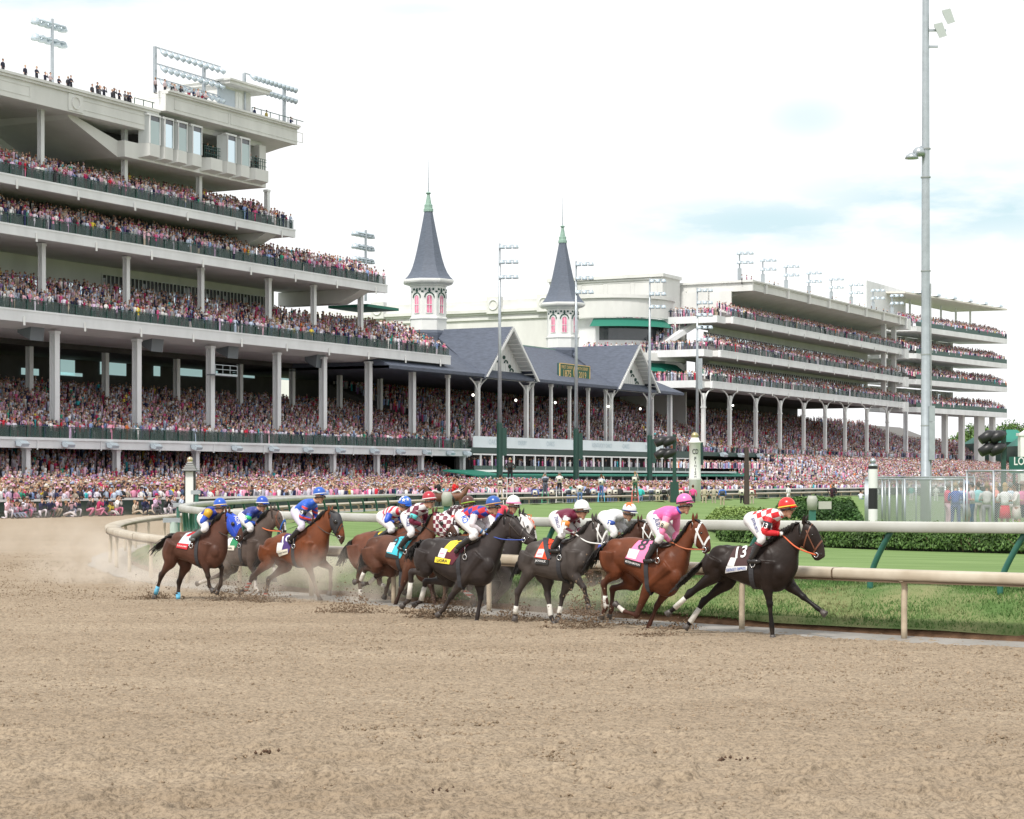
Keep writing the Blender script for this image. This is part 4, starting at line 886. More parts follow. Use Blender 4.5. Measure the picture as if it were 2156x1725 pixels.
# ---------------- individuals ----------------
def person_mesh(pose,top,bot,skin,hair,hat=None,bib=None,skirt=False,rnd=random,shoes=(.05,.04,.04)):
    """a standing, aiming, crouching or sitting figure about 1.75 m tall that faces -y"""
    mb=MB(); n=8
    def L_(pts,r,c,m=7): mb.col=(*c,1); mb.tube([tuple(p) for p in crom(pts,3)],list(np.interp(np.linspace(0,1,(len(pts)-1)*3+1),np.linspace(0,1,len(r)),r)),m)
    hip=.92; lean=0
    if pose in('crouch','kneel'): hip=.42; lean=-.10
    if pose=='sit': hip=.16; lean=-.05
    sh=hip+.50
    for s in(-1,1):
        if pose in('crouch',): k=(s*.16,-.36,.50); a=(s*.14,-.12,.07)
        elif pose=='kneel': k=(s*.13,-.38 if s>0 else -.12,.48 if s>0 else .06); a=(s*.13,-.30 if s>0 else .32,.06)
        elif pose=='sit': k=(s*.16,-.42,.30); a=(s*.15,-.70,.07)
        else: sx=rnd.uniform(.0,.06); k=(s*(.10+sx*.5),-.02-rnd.uniform(0,.05),.48); a=(s*(.10+sx),.02,.08)
        L_([(s*.09,0,hip),k,a],[.095,.062,.042],bot if not skirt else skin)
        mb.col=(*shoes,1); mb.tube([(a[0],a[1]+.05,.04),(a[0]+s*.01,a[1]-.16,.03)],[.045,.035],6)
    def ring(y,z,rx,ry): return [(rx*math.cos(q),y+ry*math.sin(q),z) for q in np.linspace(0,6.2832,11)[:-1]]
    if skirt: mb.col=(*bot,1); mb.loft([ring(0,hip-.42,.22,.19),ring(0,hip-.1,.19,.15),ring(0,hip+.08,.14,.11)])
    mb.col=(*bot,1); mb.loft([ring(0,hip-.10,.12,.10),ring(0,hip-.02,.17,.125),ring(lean*.1,hip+.10,.155,.115)])
    mb.col=(*top,1); mb.loft([ring(lean*.1,hip+.06,.163,.125),ring(lean*.3,hip+.22,.15,.12),ring(lean*.7,hip+.40,.19,.13),ring(lean,sh,.185,.11),ring(lean,sh+.07,.07,.06)])
    if bib: 
        mb.col=(*bib,1); mb.loft([[(x,y,z) for x,y in ((-.165,-.135+lean*q),(.165,-.135+lean*q),(.165,.14+lean*q),(-.165,.14+lean*q))] for z,q in ((hip+.12,.2),(hip+.46,.9))])
        mb.col=(.05,.05,.06,1); mb.box(-.08,.08,.141+lean*.5,.147+lean*.5,hip+.2,hip+.33)
    mb.col=(*skin,1); mb.tube([(0,lean,sh+.03),(0,lean-.02,sh+.15)],[.055,.05],8)
    hy=lean-.03; hz=sh+.25
    mb.ball((0,hy,hz),.098,10,8,(.86,1.0,1.2)); mb.tube([(0,hy-.09,hz+.0),(0,hy-.125,hz-.03)],[.018,.014],5)
    mb.ball((.085,hy+.01,hz),.022,5,4); mb.ball((-.085,hy+.01,hz),.022,5,4)
    mb.col=(.03,.02,.02,1); mb.ball((.034,hy-.087,hz+.02),.013,5,4); mb.ball((-.034,hy-.087,hz+.02),.013,5,4)
    mb.col=(*hair,1); mb.ball((0,hy+.022,hz+.032),.104,10,7,(.92,1.0,1.1))
    if skirt: mb.ball((0,hy+.06,hz-.09),.10,8,6,(.95,.6,1.4))
    if hat:
        mb.col=(*hat[0],1); r=hat[1]; mb.loft([[(r*math.cos(q),hy+r*math.sin(q),z+.02*math.sin(q*2+1)) for q in np.linspace(0,6.2832,13)[:-1]] for z in (hz+.075,hz+.09)]); mb.loft([[(rr_*math.cos(q),hy+rr_*math.sin(q),z) for q in np.linspace(0,6.2832,11)[:-1]] for rr_,z in ((.108,hz+.07),(.10,hz+.17),(.06,hz+.195))])
    for s in(-1,1):
        S0=(s*.20,lean,sh-.02)
        if pose in('aim','crouch','kneel','sit') : E=(s*.25,lean-.16,sh-.22); H=(s*.06,hy-.20,hz-.04)
        elif pose=='bend': E=(s*.27,lean-.06,sh-.26); H=(s*.12,lean-.25,sh-.28)
        elif pose=='wave' and s>0: E=(s*.34,lean-.05,sh+.10); H=(s*.36,lean-.1,sh+.40)
        elif pose=='hips': E=(s*.38,lean+.05,sh-.25); H=(s*.2,lean-.05,hip+.06)
        else: E=(s*.26,lean+.02,sh-.27); H=(s*.24,lean-.06,sh-.50)
        M_=tuple((np.array(E)+np.array(H))/2)
        L_([S0,E,M_],[.055,.045,.038],top); mb.col=(*skin,1); mb.tube([M_,H],[.036,.026],6); mb.ball(H,.042,6,5,(.8,.8,1.1))
    return mb
CN={}
def cname(c):
    ref={'pink':(.70,.35,.47),'magenta':(.6,.06,.18),'white':(.7,.7,.7),'lilac':(.62,.55,.70),'light blue':(.42,.5,.68),'blue':(.1,.2,.6),'navy':(.03,.035,.09),'black':(.04,.04,.04),'grey':(.3,.3,.33),'red':(.55,.03,.04),'tan':(.5,.42,.33),'purple':(.3,.16,.36),'green':(.05,.3,.2),'yellow':(.7,.55,.06),'orange':(.65,.2,.05),'turquoise':(.05,.42,.45),'khaki':(.42,.36,.26)}
    return min(ref,key=lambda k:sum((a-b)**2 for a,b in zip(ref[k],c)))
M_person=attr_mat('person_clothing',.8,.2,var=.12,vscale=14,bump=.3,bscale=30)
NI=[0]; SEEN={}
def add_person(x,y,z,yaw,pose,where,group,top=None,bot=None,hat=None,bib=None,skirt=False,scale=None,extra='',cat='person',skin=None,hair=None):
    top=top or tuple(TC[RNG.choice(len(TC),p=TW)]); bot=bot or random.choice(BOTS); skin=skin or random.choice(SKIN); hair=hair or random.choice(HAIR)
    mb=person_mesh(pose,top,bot,skin,hair,hat,bib,skirt)
    o=link(bpy.data.objects.new('person',mb.mesh('person',M_person,True))); o.location=(x,y,z); s=scale or random.uniform(.93,1.05); o.scale=(s,s,s); o.rotation_euler=(0,0,yaw)
    verb={'stand':'standing','aim':'aiming a camera','crouch':'crouching','kneel':'kneeling','sit':'sitting','bend':'leaning','wave':'waving','hips':'with hands on hips'}[pose]
    lab=f"{cname(top)} top, {cname(bot)} {'skirt' if skirt else 'trousers'}"+(f", {cname(hat[0])} hat" if hat else '')+(', bib' if bib else '')+f", {verb} {where}"
    w_=lab.split(); lab=' '.join(w_[:16]); 
    tag(o,lab,cat,group); NI[0]+=1; return o
def camera_thing(x,y,z,yaw,lab,long=.28):
    mb=MB(); mb.box(-.07,.07,-.02,.05,-.05,.05); mb.tube([(0,-.02,0),(0,-long,0)],[.035,.05],8); o=thing('camera',mb,M_blackp,lab,'camera','press cameras',True); o.location=(x,y,z); o.rotation_euler=(0,0,yaw); return o
M_blackp=mat('black_plastic',(.02,.02,.02),.4); M_lens=mat('white_lens',(.7,.7,.68),.4)
YT=FACE   # facing the track from the stands
# press crouching in front of the outer rail
for i in range(34):
    U=4+i*11.6+random.uniform(-3,3); t=tU(U,-48.7); b=-48.7-random.uniform(0,.9); p=S(t,b,0)
    if i in (13,14,22): continue
    pose=random.choice(['crouch','kneel','sit','kneel','sit']); ya=YT+random.gauss(0,.45)
    o=add_person(p[0],p[1],0,ya,pose,random.choice(['at the foot of the outer rail','on the dirt before the green screen','low beside the white-topped rail']),'press photographers crouching along the outer rail',hat=(random.choice(HATS),.14) if random.random()<.3 else None)
    if i%2==0:
        hz={'crouch':1.13,'kneel':1.13,'sit':.87}[pose]; fx,fy=-math.sin(ya)*-1,-math.cos(ya)
        camera_thing(p[0]+math.sin(ya)*.30,p[1]-math.cos(ya)*.30,hz,ya,'black camera held up by a low press photographer at the outer rail')
for U in (83,356):
    t=tU(U,-46.6); p=S(t,-46.9,0); add_person(p[0],p[1],.12,YT+math.pi,'stand','right against the outer rail','stewards in yellow vests',top=(.72,.60,.02),bot=(.04,.04,.05))
# first rows of spectators behind the outer rail, one by one
cnt=0
for row in range(4):
    t=tU(-10,-46.9); 
    while t<tU(390+60*(row<2),-47) and cnt<176:
        b=-47.0+row*.62+random.gauss(0,.08); p=S(t,b,0)
        u=CX+F*p[0]/p[1]
        if -6<u<2160:
            hatted=random.random()<.5
            add_person(p[0],p[1],.06+row*.10,YT+random.gauss(0,.35),random.choice(['bend','stand','aim','bend','wave','bend']),['at the outer rail','second from the outer rail','third row from the outer rail','fourth row from the outer rail'][row]+(' near the checkered pole' if u>340 else ' at the far left' if u<60 else ' left of the pole'),'spectators in the first rows behind the outer rail',hat=(random.choice(HATS),random.choice([.14,.2,.26])) if hatted else None,skirt=random.random()<.4); cnt+=1
        t+=random.uniform(.5,.62)
# press on the infield side, seen from behind: (U, feet V, top, bottom, bib, pose, ladder height)
BIB=(.62,.60,.52)
press=[(975,1062,(.6,.62,.65),(.5,.5,.55),BIB,'aim',0),(1053,1057,(.06,.05,.04),(.42,.36,.26),BIB,'aim',.75),(1074,1052,(.02,.02,.02),(.02,.02,.025),(.03,.03,.03),'hips',1.9),(1127,1071,(.05,.10,.35),(.03,.03,.04),BIB,'stand',0),(1148,1060,(.35,.38,.45),(.10,.11,.15),(.05,.06,.08),'aim',.95),(1163,1070,(.25,.25,.27),(.03,.03,.04),BIB,'aim',0),(1178,1058,(.68,.68,.68),(.02,.02,.03),BIB,'aim',1.0),(1197,1069,(.5,.55,.6),(.10,.16,.30),(.05,.06,.08),'aim',0),(1208,1069,(.3,.35,.4),(.12,.18,.3),BIB,'stand',0),(1221,1068,(.66,.66,.66),(.12,.20,.38),BIB,'aim',.3),(1238,1068,(.04,.04,.05),(.03,.03,.03),None,'aim',0),(1249,1066,(.35,.45,.65),(.03,.03,.05),BIB,'bend',0),(1266,1062,(.45,.50,.58),(.08,.14,.32),BIB,'aim',.8),(1283,1069,(.60,.45,.45),(.10,.16,.30),BIB,'aim',0),(1295,1069,(.20,.18,.16),(.10,.13,.2),BIB,'stand',0),(1305,1069,(.05,.05,.05),(.02,.02,.02),None,'aim',0),(1337,1056,(.20,.20,.18),(.03,.10,.06),BIB,'aim',1.0),(1349,1071,(.06,.55,.52),(.20,.26,.40),None,'stand',0),(1371,1070,(.68,.68,.68),(.10,.10,.12),(.08,.1,.14),'aim',0),(1385,1069,(.35,.33,.28),(.45,.40,.30),BIB,'aim',0),(1399,1068,(.5,.5,.5),(.02,.02,.02),(.04,.04,.04),'aim',0),(1412,1071,(.10,.10,.09),(.30,.27,.2),None,'stand',0),(1422,1071,(.30,.30,.28),(.03,.04,.05),BIB,'stand',0),(1434,1070,(.6,.05,.05),(.05,.06,.15),BIB,'aim',0),(1459,1071,(.75,.10,.30),(.03,.03,.05),None,'stand',0),(1483,1071,(.45,.40,.30),(.45,.40,.30),None,'stand',0),(1503,1071,(.42,.38,.30),(.40,.36,.28),None,'hips',0),(1521,1073,(.05,.15,.5),(.42,.36,.26),(.07,.08,.09),'stand',0),(1563,1070,(.62,.60,.52),(.02,.02,.03),BIB,'stand',0),(1583,1070,(.25,.03,.04),(.42,.38,.30),BIB,'stand',0)]
wh=['left of the line of ladders','by the tallest ladder','at the rail among the press','between two stepladders','right of the turquoise jacket','beside the white finish post']
for i,(U,V,tp,bt_,bib,pose,lad) in enumerate(press):
    vf=V+ (lad*28 if lad else 0); vf=max(1068,min(1073,vf)); p=GP(U,vf,.12)
    zt=.12+lad*1.0
    where=wh[0] if U<1040 else wh[1] if U<1110 else wh[3] if U<1260 else wh[2] if U<1340 else wh[4] if U<1450 else wh[5]
    add_person(p.x,p.y,zt,random.gauss(0,.3)+math.pi,pose,where,'press photographers standing on the infield side',top=tp,bot=bt_,bib=bib,scale=1.0 if U!=1074 else 1.06)
    if lad:
        mb=MB(); hL=lad+.45
        for s in(-1,1):
            mb.tube([(s*.30,.42,0),(s*.2,0,hL)],.026,6); mb.tube([(s*.27,-.50,0),(s*.2,-.02,hL)],.02,6)
        for k in range(1,int(hL/.29)+1):
            f=k*.29/hL; w_=.30-.10*f; mb.box(-w_,w_,.42*(1-f)-.05,.42*(1-f)+.05,k*.29-.015,k*.29+.015)
        o=thing('stepladder',mb,mat('ladder_paint',{1053:(.7,.7,.68),1074:(.7,.7,.7),1148:(.08,.35,.2),1178:(.7,.7,.68),1221:(.7,.7,.7),1266:(.10,.45,.65),1337:(.65,.12,.1)}[U],.5),{1053:'white stepladder left of the tallest one',1074:'tallest white stepladder under the man in black',1148:'green stepladder under a photographer in grey',1178:'white stepladder right of the green one',1221:'low white stepladder between the tall ones',1266:'blue stepladder under a photographer in blue',1337:'red stepladder beside the turquoise jacket'}[U],'ladder','stepladders along the infield rail'); o.location=(p.x,p.y,.10)
# officials and guards further right along the rail
for U,V,tp,bt_,pose,lab in ((1660,1060,(.74,.74,.74),(.74,.74,.74),'stand','near the grey post box'),(1752,1046,(.05,.02,.03),(.05,.02,.03),'hips','on the far dirt'),(1755,1060,(.03,.03,.04),(.03,.03,.04),'stand','behind the far hedge'),(1847,1049,(.74,.74,.74),(.74,.74,.74),'stand','behind the dark hedge'),(1919,1056,(.05,.35,.32),(.6,.6,.6),'stand','inside the mesh fence'),(1971,1050,(.72,.72,.72),(.72,.72,.72),'stand','inside the mesh fence by the tall pole'),(1812,1058,(.6,.62,.7),(.10,.18,.35),'crouch','low by the far rail')):
    p=GP(U,1062,.05); add_person(p.x,p.y,.05,math.pi+random.gauss(0,.5),pose,lab,'officials along the infield rail',top=tp,bot=bt_,hat=((.74,.74,.74),.13) if tp[0]>.7 else None)
# guests behind the mesh fence at the right edge
gs=[(1995,(.55,.08,.15),(.5,.35,.4),0),(2012,(.05,.10,.35),(.05,.08,.2),0),(2024,(.25,.35,.6),(.4,.4,.45),0),(2034,(.70,.30,.45),(.5,.45,.4),1),(2046,(.62,.62,.66),(.10,.2,.4),0),(2060,(.30,.62,.66),(.4,.38,.36),0),(2078,(.6,.6,.6),(.3,.3,.32),0),(2098,(.68,.30,.26),(.02,.02,.02),0),(2116,(.72,.72,.74),(.62,.02,.05),1),(2128,(.50,.60,.70),(.55,.5,.5),0),(2140,(.72,.68,.68),(.66,.60,.58),1),(2152,(.68,.22,.40),(.02,.02,.03),1),(2164,(.25,.12,.25),(.5,.1,.2),1)]
for i,(U,tp,bt_,sk) in enumerate(gs):
    Y=76+ (0 if i in (8,10) else random.uniform(1.5,9)); p=PP(U,1005,Y)
    add_person(p.x,p.y,.40,random.uniform(0,6.28) if i!=8 else math.pi,'aim' if i in(5,9,7) else 'bend','behind the mesh fence at the right','guests behind the mesh fence',top=tp,bot=bt_,skirt=bool(sk),scale=1.05,hair=(.42,.30,.16) if i==8 else None,hat=(random.choice(HATS),.22) if i in(3,11,12) else None)
# people on the roofs
for U,V in ((6,146),(53,156),(77,163),(95,167),(106,170),(124,173),(143,180),(149,182),(194,193),(205,197),(210,197),(219,199),(236,204),(240,206),(251,210),(263,211),(269,213),(274,213)):
    b=random.choice([.2,.5,1.0]); p=S(tU(U,b),b,41.0); add_person(p[0],p[1],p[2],YT,random.choice(['bend','stand','aim']),'on the left roof edge against the sky','people along the left roof edge',top=random.choice([(.05,.05,.06),(.03,.03,.05),(.45,.38,.4),(.15,.15,.17)]),bot=(.04,.04,.05))
for U in (327,347,361,368,380,398,408,417,425,433,536,561,612):
    b=random.choice([-.2,.5]); p=S(tU(U,b),b,43.2); add_person(p[0],p[1],p[2],YT,random.choice(['bend','stand','aim']),'on the press box roof','people on the press box roof',top=random.choice([(.05,.05,.06),(.03,.04,.09),(.35,.03,.06),(.4,.33,.1),(.5,.4,.42)]),bot=(.04,.04,.05))
for U in (437,448,527,539):
    p=S(tU(U,.9),.9,37.2 if U<500 else 37.2); add_person(p[0],p[1],37.75,YT,'stand','in an open bay of the press box','people in the press box bays',top=(.05,.05,.07) if U!=527 else (.4,.4,.42),bot=(.03,.03,.04))
for U,V in ((1562,588),(1572,588),(1582,590),(1620,600),(1630,601),(1638,603),(1700,615),(1706,616),(1752,628),(1760,630),(1790,637),(1800,640),(1810,642),(1820,644),(1835,648),(1845,650),(1860,655),(1868,657)):
    b=1.0; p=S(tU(U,b),b,37.9); add_person(p[0],p[1],p[2],YT,'stand','on the long right roof','people on the right roof',top=random.choice([(.05,.05,.06),(.5,.3,.38),(.5,.55,.6)]),bot=(.04,.04,.05))
print('individual people',NI[0])
# ================= poles, lamps, posts, hedges, fence, signs, trees =================
def floodrow(mb,x0,x1,y,z,n,r=.45,tilt=.35):
    for i in range(n):
        x=x0+(x1-x0)*i/max(1,n-1); mb.lathe(x,y-.3,[(r*.25,z+.25),(r*.6,z+.2),(r,z-.12),(r*.95,z-.18)],8)
# tall poles standing in front of the stands
for k,(U,V,Vd,lab) in enumerate(((1052,513,893,'tall grey floodlight pole right of the first gable'),(1213,550,905,'tall grey floodlight pole crossing the anniversary sign'),(1368,586,918,'tall grey floodlight pole right of the second gable'),(1468,606,925,'tall grey floodlight pole with two lamp tiers beside the finish post'))):
    b=-7.5; t=tU(U,b); p=S(t,b,0); e=empty('floodlight_pole',p,lab,'light pole','floodlight poles along the apron')
    zt=zV(V,U,b); zd=zV(Vd,U,b)
    mb=MB(); mb.lathe(0,0,[(.30,zd),(.20,(zd+zt)/2),(.12,zt)],10); part('pole',mb,M_grey,e,True)
    mb=MB(); mb.lathe(0,0,[(.42,0),(.40,zd+.05),(.30,zd+.1)],10); mb.box(.35,.95,-.25,.25,zd-4.2,zd-.5); part('pole_base',mb,M_dgreen,e)
    for j in range(3 if k<3 else 5):
        z=zt-.6-j*2.0; mb=MB()
        for i in range(3): x=.3+i*.9; mb.lathe(x,-.3-i*.2,[(.12,z+.4),(.32,z+.28),(.42,z-.06),(.38,z-.14)],8)
        mb.box(-.1,2.4,-.06,.06,z+.35,z+.45); part('floodlight_row',mb,M_lampg,e,True)
    if k==3:
        mb=MB(); mb.box(.1,.8,-.4,.4,zV(755,U,b)-5,zV(755,U,b)); part('control_box',mb,M_grey,e)
# lamps on the roofs
for U,Vt,Vb in ((1557,530,585),(1606,545,595),(1655,558,604),(1703,572,617),(1750,585,628),(1792,597,638),(1838,609,647),(1878,620,660)):
    b=2; t=tU(U,b); p=S(t,b,38.3); zt=zV(Vt,U,b)-38.3; e=empty('roof_light',p,'grey roof floodlight mast on the long right roof, one of a row of eight','light pole','floodlight masts on the right roof')
    mb=MB(); mb.lathe(0,0,[(.16,0),(.12,zt)],8); mb.box(-.35,.35,-.3,.3,0,2.6); part('mast',mb,M_grey,e)
    for j in range(2):
        mb=MB(); z=zt-.5-j*1.7
        for i in range(3): mb.lathe(-.1+i*1.05,-.4-.3*i,[(.12,z+.45),(.38,z+.3),(.50,z-.06),(.45,z-.14)],8)
        mb.box(-.2,2.4,-.1,.06,z+.35,z+.5); part('floodlight_row',mb,M_lampg,e,True)
for (U,b,z0,Vt,rows,n,wd,lab) in ((110,9,41.4,40,2,5,4.2,'two-tier floodlight mast on the left roof'),(770,9,26,485,3,5,4.0,'three-tier floodlight mast behind the second balcony end')):
    t=tU(U,b); p=S(t,b,z0); zt=zV(Vt,U,b)-z0; e=empty('roof_light',p,lab,'light pole','floodlight masts on the left stand',rz=math.atan2(DY,DX))
    mb=MB(); mb.lathe(0,0,[(.2,0),(.16,zt)],8); part('mast',mb,M_grey,e)
    for j in range(rows):
        mb=MB(); z=zt-.7-j*1.7
        for i in range(n): mb.lathe(-wd/2+wd*i/(n-1),.4,[(.12,z+.5),(.40,z+.35),(.55,z-.06),(.5,z-.2)],8)
        mb.box(-wd/2,wd/2,-.1,.1,z+.1,z+.3); part('floodlight_row',mb,M_lampg,e,True)
e=empty('floodlight_rack',S(tU(380,1),1.2,43.6),'three-row floodlight rack on posts above the press box','light rack')
tA,tB=tU(327,1.2),tU(430,1.2); zt=zV(98,327,1.2)
for t in (tA,tB): mb=SB(); mb.box(t-.15,t+.15,1.1,1.4,43.5,zt if t==tA else zt-.6); part('rack_post',mb,M_grey,e)
for j,dz in enumerate((0,-1.75,-3.3)):
    mb=SB(); mb.box(tA,tB+3,1.15,1.3,zt+dz-.12,zt+dz); 
    part('rack_bar',mb,M_grey,e)
    for i in range(11):
        t=tA+.8+(tB+2.6-tA-.8)*i/10; z=zt+dz-.75; mb=SB(); mb.tube([(t,1.2,z+.65),(t,.9,z+.25),(t+.05,.4,z-.1)],[.08,.2,.27],8); part('floodlight',mb,M_lampg,e,True)
e=empty('floodlight_rack',S(tU(570,1),1.2,43.6),'two-row floodlight rack at the right end of the press box roof','light rack')
tA,tB=tU(515,1.2),tU(599,1.2); zt=zV(153,515,1.2)
for t in (tA,tB): mb=SB(); mb.box(t-.15,t+.15,1.1,1.4,43.5,zt-(.1 if t==tA else .4)); part('rack_post',mb,M_grey,e)
for j,dz in enumerate((0,-1.3)):
    mb=SB(); mb.box(tA,tB+1.5,1.15,1.3,zt+dz-.1,zt+dz); part('rack_bar',mb,M_grey,e)
    for i in range(11):
        t=tA+1+(tB+1.2-tA-1)*i/10; z=zt+dz-.5; mb=SB(); mb.tube([(t,1.2,z+.4),(t,.8,z+.15),(t+.05,.35,z-.1)],[.1,.25,.32],8); part('floodlight',mb,M_lampg,e,True)
# big galvanised pole at right
p=PP(1949,1005,98); e=empty('floodlight_pole',(p.x,p.y,0),'very tall galvanised pole rising out of the picture behind the mesh fence','light pole')
mb=MB(); mb.lathe(0,0,[(.27,0),(.255,2.2),(.30,2.25),(.30,2.4),(.245,2.5),(.21,12),(.16,27),(.13,32)],16); part('pole',mb,M_grey,e,True)
mb=MB(); 
for z in (5.0,8.5,12.6,17.2,18.6): mb.lathe(0,0,[(.25,z),(.25,z+.06)],12)
mb.tube([(.24,-.08,1),(.25,-.1,6),(.22,-.12,12)],.03,6); part('pole_band',mb,mat('pole_band',(.3,.32,.33),.5),e)
mb=MB(); mb.box(.12,.40,-.28,.28,3.35,5.2); mb.box(.12,.40,-.28,.28,5.22,6.0); part('switch_box',mb,M_grey,e)
k_=98/4200
for (U,V) in ((1994,37),(1977,66)):
    mb=MB(); x=(U-1949)*k_; z=HC+(1005-V)*k_; 
    mb.add([(x-.30,-.2,z+.30),(x+.12,-.2,z+.40),(x+.32,-.35,z-.30),(x-.05,-.35,z-.42),(x-.2,.1,z+.2),(x+.08,.1,z+.28),(x+.2,-.05,z-.2),(x-.0,-.05,z-.28)],[(0,1,2,3),(4,5,6,7),(0,1,5,4),(1,2,6,5),(2,3,7,6),(3,0,4,7)]); part('floodlight',mb,mat('lamp_cream',(.34,.38,.36),.4),e)
mb=MB(); mb.box(0,1.0,-.05,.05,24.4,24.5); mb.box(0,.6,-.05,.05,23.6,23.7); part('lamp_arm',mb,M_grey,e)
mb=MB(); z=HC+(1005-325)*k_; mb.tube([(0,0,z+.3),(-.25,-.1,z+.35),(-.5,-.15,z+.1)],.05,6); mb.lathe(-.35,-.12,[(.30,z-.1),(.30,z+.15),(.18,z+.3)],10); mb.lathe(-.72,-.2,[(.34,z-.25),(.28,z-.1),(.12,z+.02)],10); part('shielded_lamp',mb,M_grey,e,True)
# striped marker post
p=PP(1838,1005,73); mb=None; e=empty('marker_post',(p.x,p.y,0),'black and white banded marker post with a silver ball','post')
k_=73/4200; M_blk=mat('black_paint',(.015,.015,.017),.4); zz=lambda V: HC+(1005-V)*k_
for V0,V1,m in ((1120,1072,M_white),(1072,1028,M_blk),(1028,988,M_white),(988,982,M_blk)):
    mb=MB(); mb.lathe(0,0,[(.17,zz(V0)),(.17,zz(V1))],20); part('band',mb,m,e)
mb=MB(); mb.lathe(0,0,[(.17,0),(.17,zz(1120))],20); part('band',mb,M_blk,e)
mb=MB(); mb.lathe(0,0,[(.18,zz(982)),(.16,zz(979)),(.07,zz(976))],20); mb.ball((0,0,zz(971)),.11,14,10); part('finial_ball',mb,M_grey,e,True)
# finial post at left
p=PP(400,1005,76); e=empty('marker_post',(p.x,p.y,0),'white and black square post with a stepped cap and brass ball, inside the bend','post'); k_=76/4200; zz=lambda V: HC+(1005-V)*k_
mb=MB(); mb.box(-.15,.15,-.15,.15,.3,zz(993)); part('shaft',mb,M_white,e)
mb=MB(); mb.box(-.19,-.152,-.16,.16,.3,zz(993)); mb.box(.152,.20,-.16,.16,.3,zz(993)); part('black_edge',mb,M_blk,e)
for V,w_ in ((993,.30),(989,.24),(985,.20),(981,.15),(977,.11)):
    mb=MB(); mb.box(-w_,w_,-w_,w_,zz(V),zz(V-2.6)); part('cap_step',mb,M_blk,e); mb=MB(); mb.box(-w_*.9,w_*.9,-w_*.9,w_*.9,zz(V-2.6),zz(V-4)); part('cap_step',mb,M_white,e)
mb=MB(); mb.ball((0,0,zz(968)),.11,14,10); mb.lathe(0,0,[(.07,zz(973)),(.05,zz(970))],10); part('finial_ball',mb,mat('brass',(.55,.47,.32),.25,metal=.8),e,True)
# small markers near the bend
for U,V0,V1,Y,w_,m,lab in ((375,1066,1120,74,.07,M_gpost,'thin grey-green sensor post by the bend'),(366,1099,1130,60,.13,mat('pale_green_paint',(.45,.55,.50),.5),'short pale green stub post inside the bend'),(414,1040,1120,70,.08,M_gpost,'slim green post right of the checkered pole')):
    p=PP(U,1005,Y); zt=HC+(1005-V0)*Y/4200; e=empty('small_post',(p.x,p.y,0),lab,'post'); mb=MB(); mb.lathe(0,0,[(w_,0),(w_*.9,zt)],10); part('shaft',mb,m,e); mb=MB(); mb.box(-w_*2.4,w_*1.6,-.1,.1,zt-.02,zt+.12); part('head',mb,M_grey,e)
# grey capped post boxes in the infield
for U,V0,Y,lab in ((941,1036,62,'grey post box on a green post beside the dark-capped rider'),(1710,1044,62,'grey post box with a side plate above the hedge')):
    p=PP(U,1005,Y); z=lambda V: HC+(1005-V)*Y/4200; e=empty('post_box',(p.x,p.y,0),lab,'post'); mb=MB(); mb.box(-.1,.1,-.1,.1,0,z(V0+30)); part('post',mb,M_gpost,e)
    mb=MB(); mb.loft([[(r*math.cos(q),r*math.sin(q),zz_) for q in np.linspace(0,6.2832,13)[:-1]] for r,zz_ in ((.15,z(V0+30)),(.17,z(V0+8)),(.12,z(V0)))]); part('box',mb,mat('grey_box',(.36,.37,.33),.6),e,True)
    if U>1500: mb=MB(); mb.box(.2,.6,.0,.04,z(V0+28),z(V0+12)); part('plate',mb,mat('grey_box2',(.40,.40,.36),.6),e)
# finish post
p=PP(1463,1005,156); e=empty('finish_post',(p.x,p.y,0),'white round finish post lettered FINISH beside the far rail','post'); k_=156/4200; zz=lambda V: HC+(1005-V)*k_
mb=MB(); mb.lathe(0,0,[(.47,0),(.47,zz(1012)),(.54,zz(1010)),(.46,zz(1006)),(.43,zz(934)),(.50,zz(933)),(.50,zz(930)),(.36,zz(928)),(.30,zz(922))],20); part('shaft',mb,M_white,e,True)
mb=MB(); mb.lathe(0,0,[(.2,zz(922)),(.28,zz(919)),(.30,zz(916)),(.2,zz(912)),(.05,zz(910))],14); part('finial',mb,mat('old_gold',(.45,.40,.22),.35,metal=.6),e,True)
M_ink=mat('black_lettering',(.02,.02,.025),.5)
def curved(s,w_,zc,r=.47,stretch=1):
    v,f=text2d(s,1,w_); mb=MB(); mb.add([(r*math.sin(x/r),-r*math.cos(x/r),zc+y*stretch) for x,y in v],f); return mb
for i,ch in enumerate('FINISH'): part('letter',curved(ch,.15 if ch!='I' else .04,zz(966+i*7.6)),M_ink,e)
part('monogram',curved('CD',.5,zz(951),.48,1.5),M_ink,e)
# dark signal lamps
for U,Yp,V0,lab,dirs in ((1420,150,915,'dark green signal mast with drooping lamps left of the finish post',-1),(2113,120,905,'dark green signal mast with lamps at the right edge',-1)):
    p=PP(U,1005,Yp); k_=Yp/4200; zz=lambda V: HC+(1005-V)*k_; e=empty('signal_mast',(p.x,p.y,0),lab,'signal'); mb=MB(); mb.box(-.13,.13,-.13,.13,0,zz(V0)); part('mast',mb,M_dgreen,e); mb=MB(); mb.box(-.3,.3,-.3,.3,0,zz(1015 if U<2000 else 1040)); part('base_box',mb,M_dgreen,e)
    for V in (V0+12,V0+38):
        for d in (.35,1.0):
            z=zz(V); mb=MB(); mb.tube([(-d*.9+.4,-.1,z+.15),(-d*.9,-.2,z),(-d*.9-.55,-.3,z-.3)],[.15,.36,.28],10); part('lamp_hood',mb,M_blk,e,True)
mb=MB(); p=PP(1572,1005,150); e=empty('utility_pole',(p.x,p.y,0),'slim dark brown pole right of the finish post','pole'); mb.lathe(0,0,[(.22,0),(.16,zz(940) if False else HC+(1005-942)*150/4200)],10); part('pole',mb,mat('dark_brown_paint',(.05,.035,.03),.5),e)
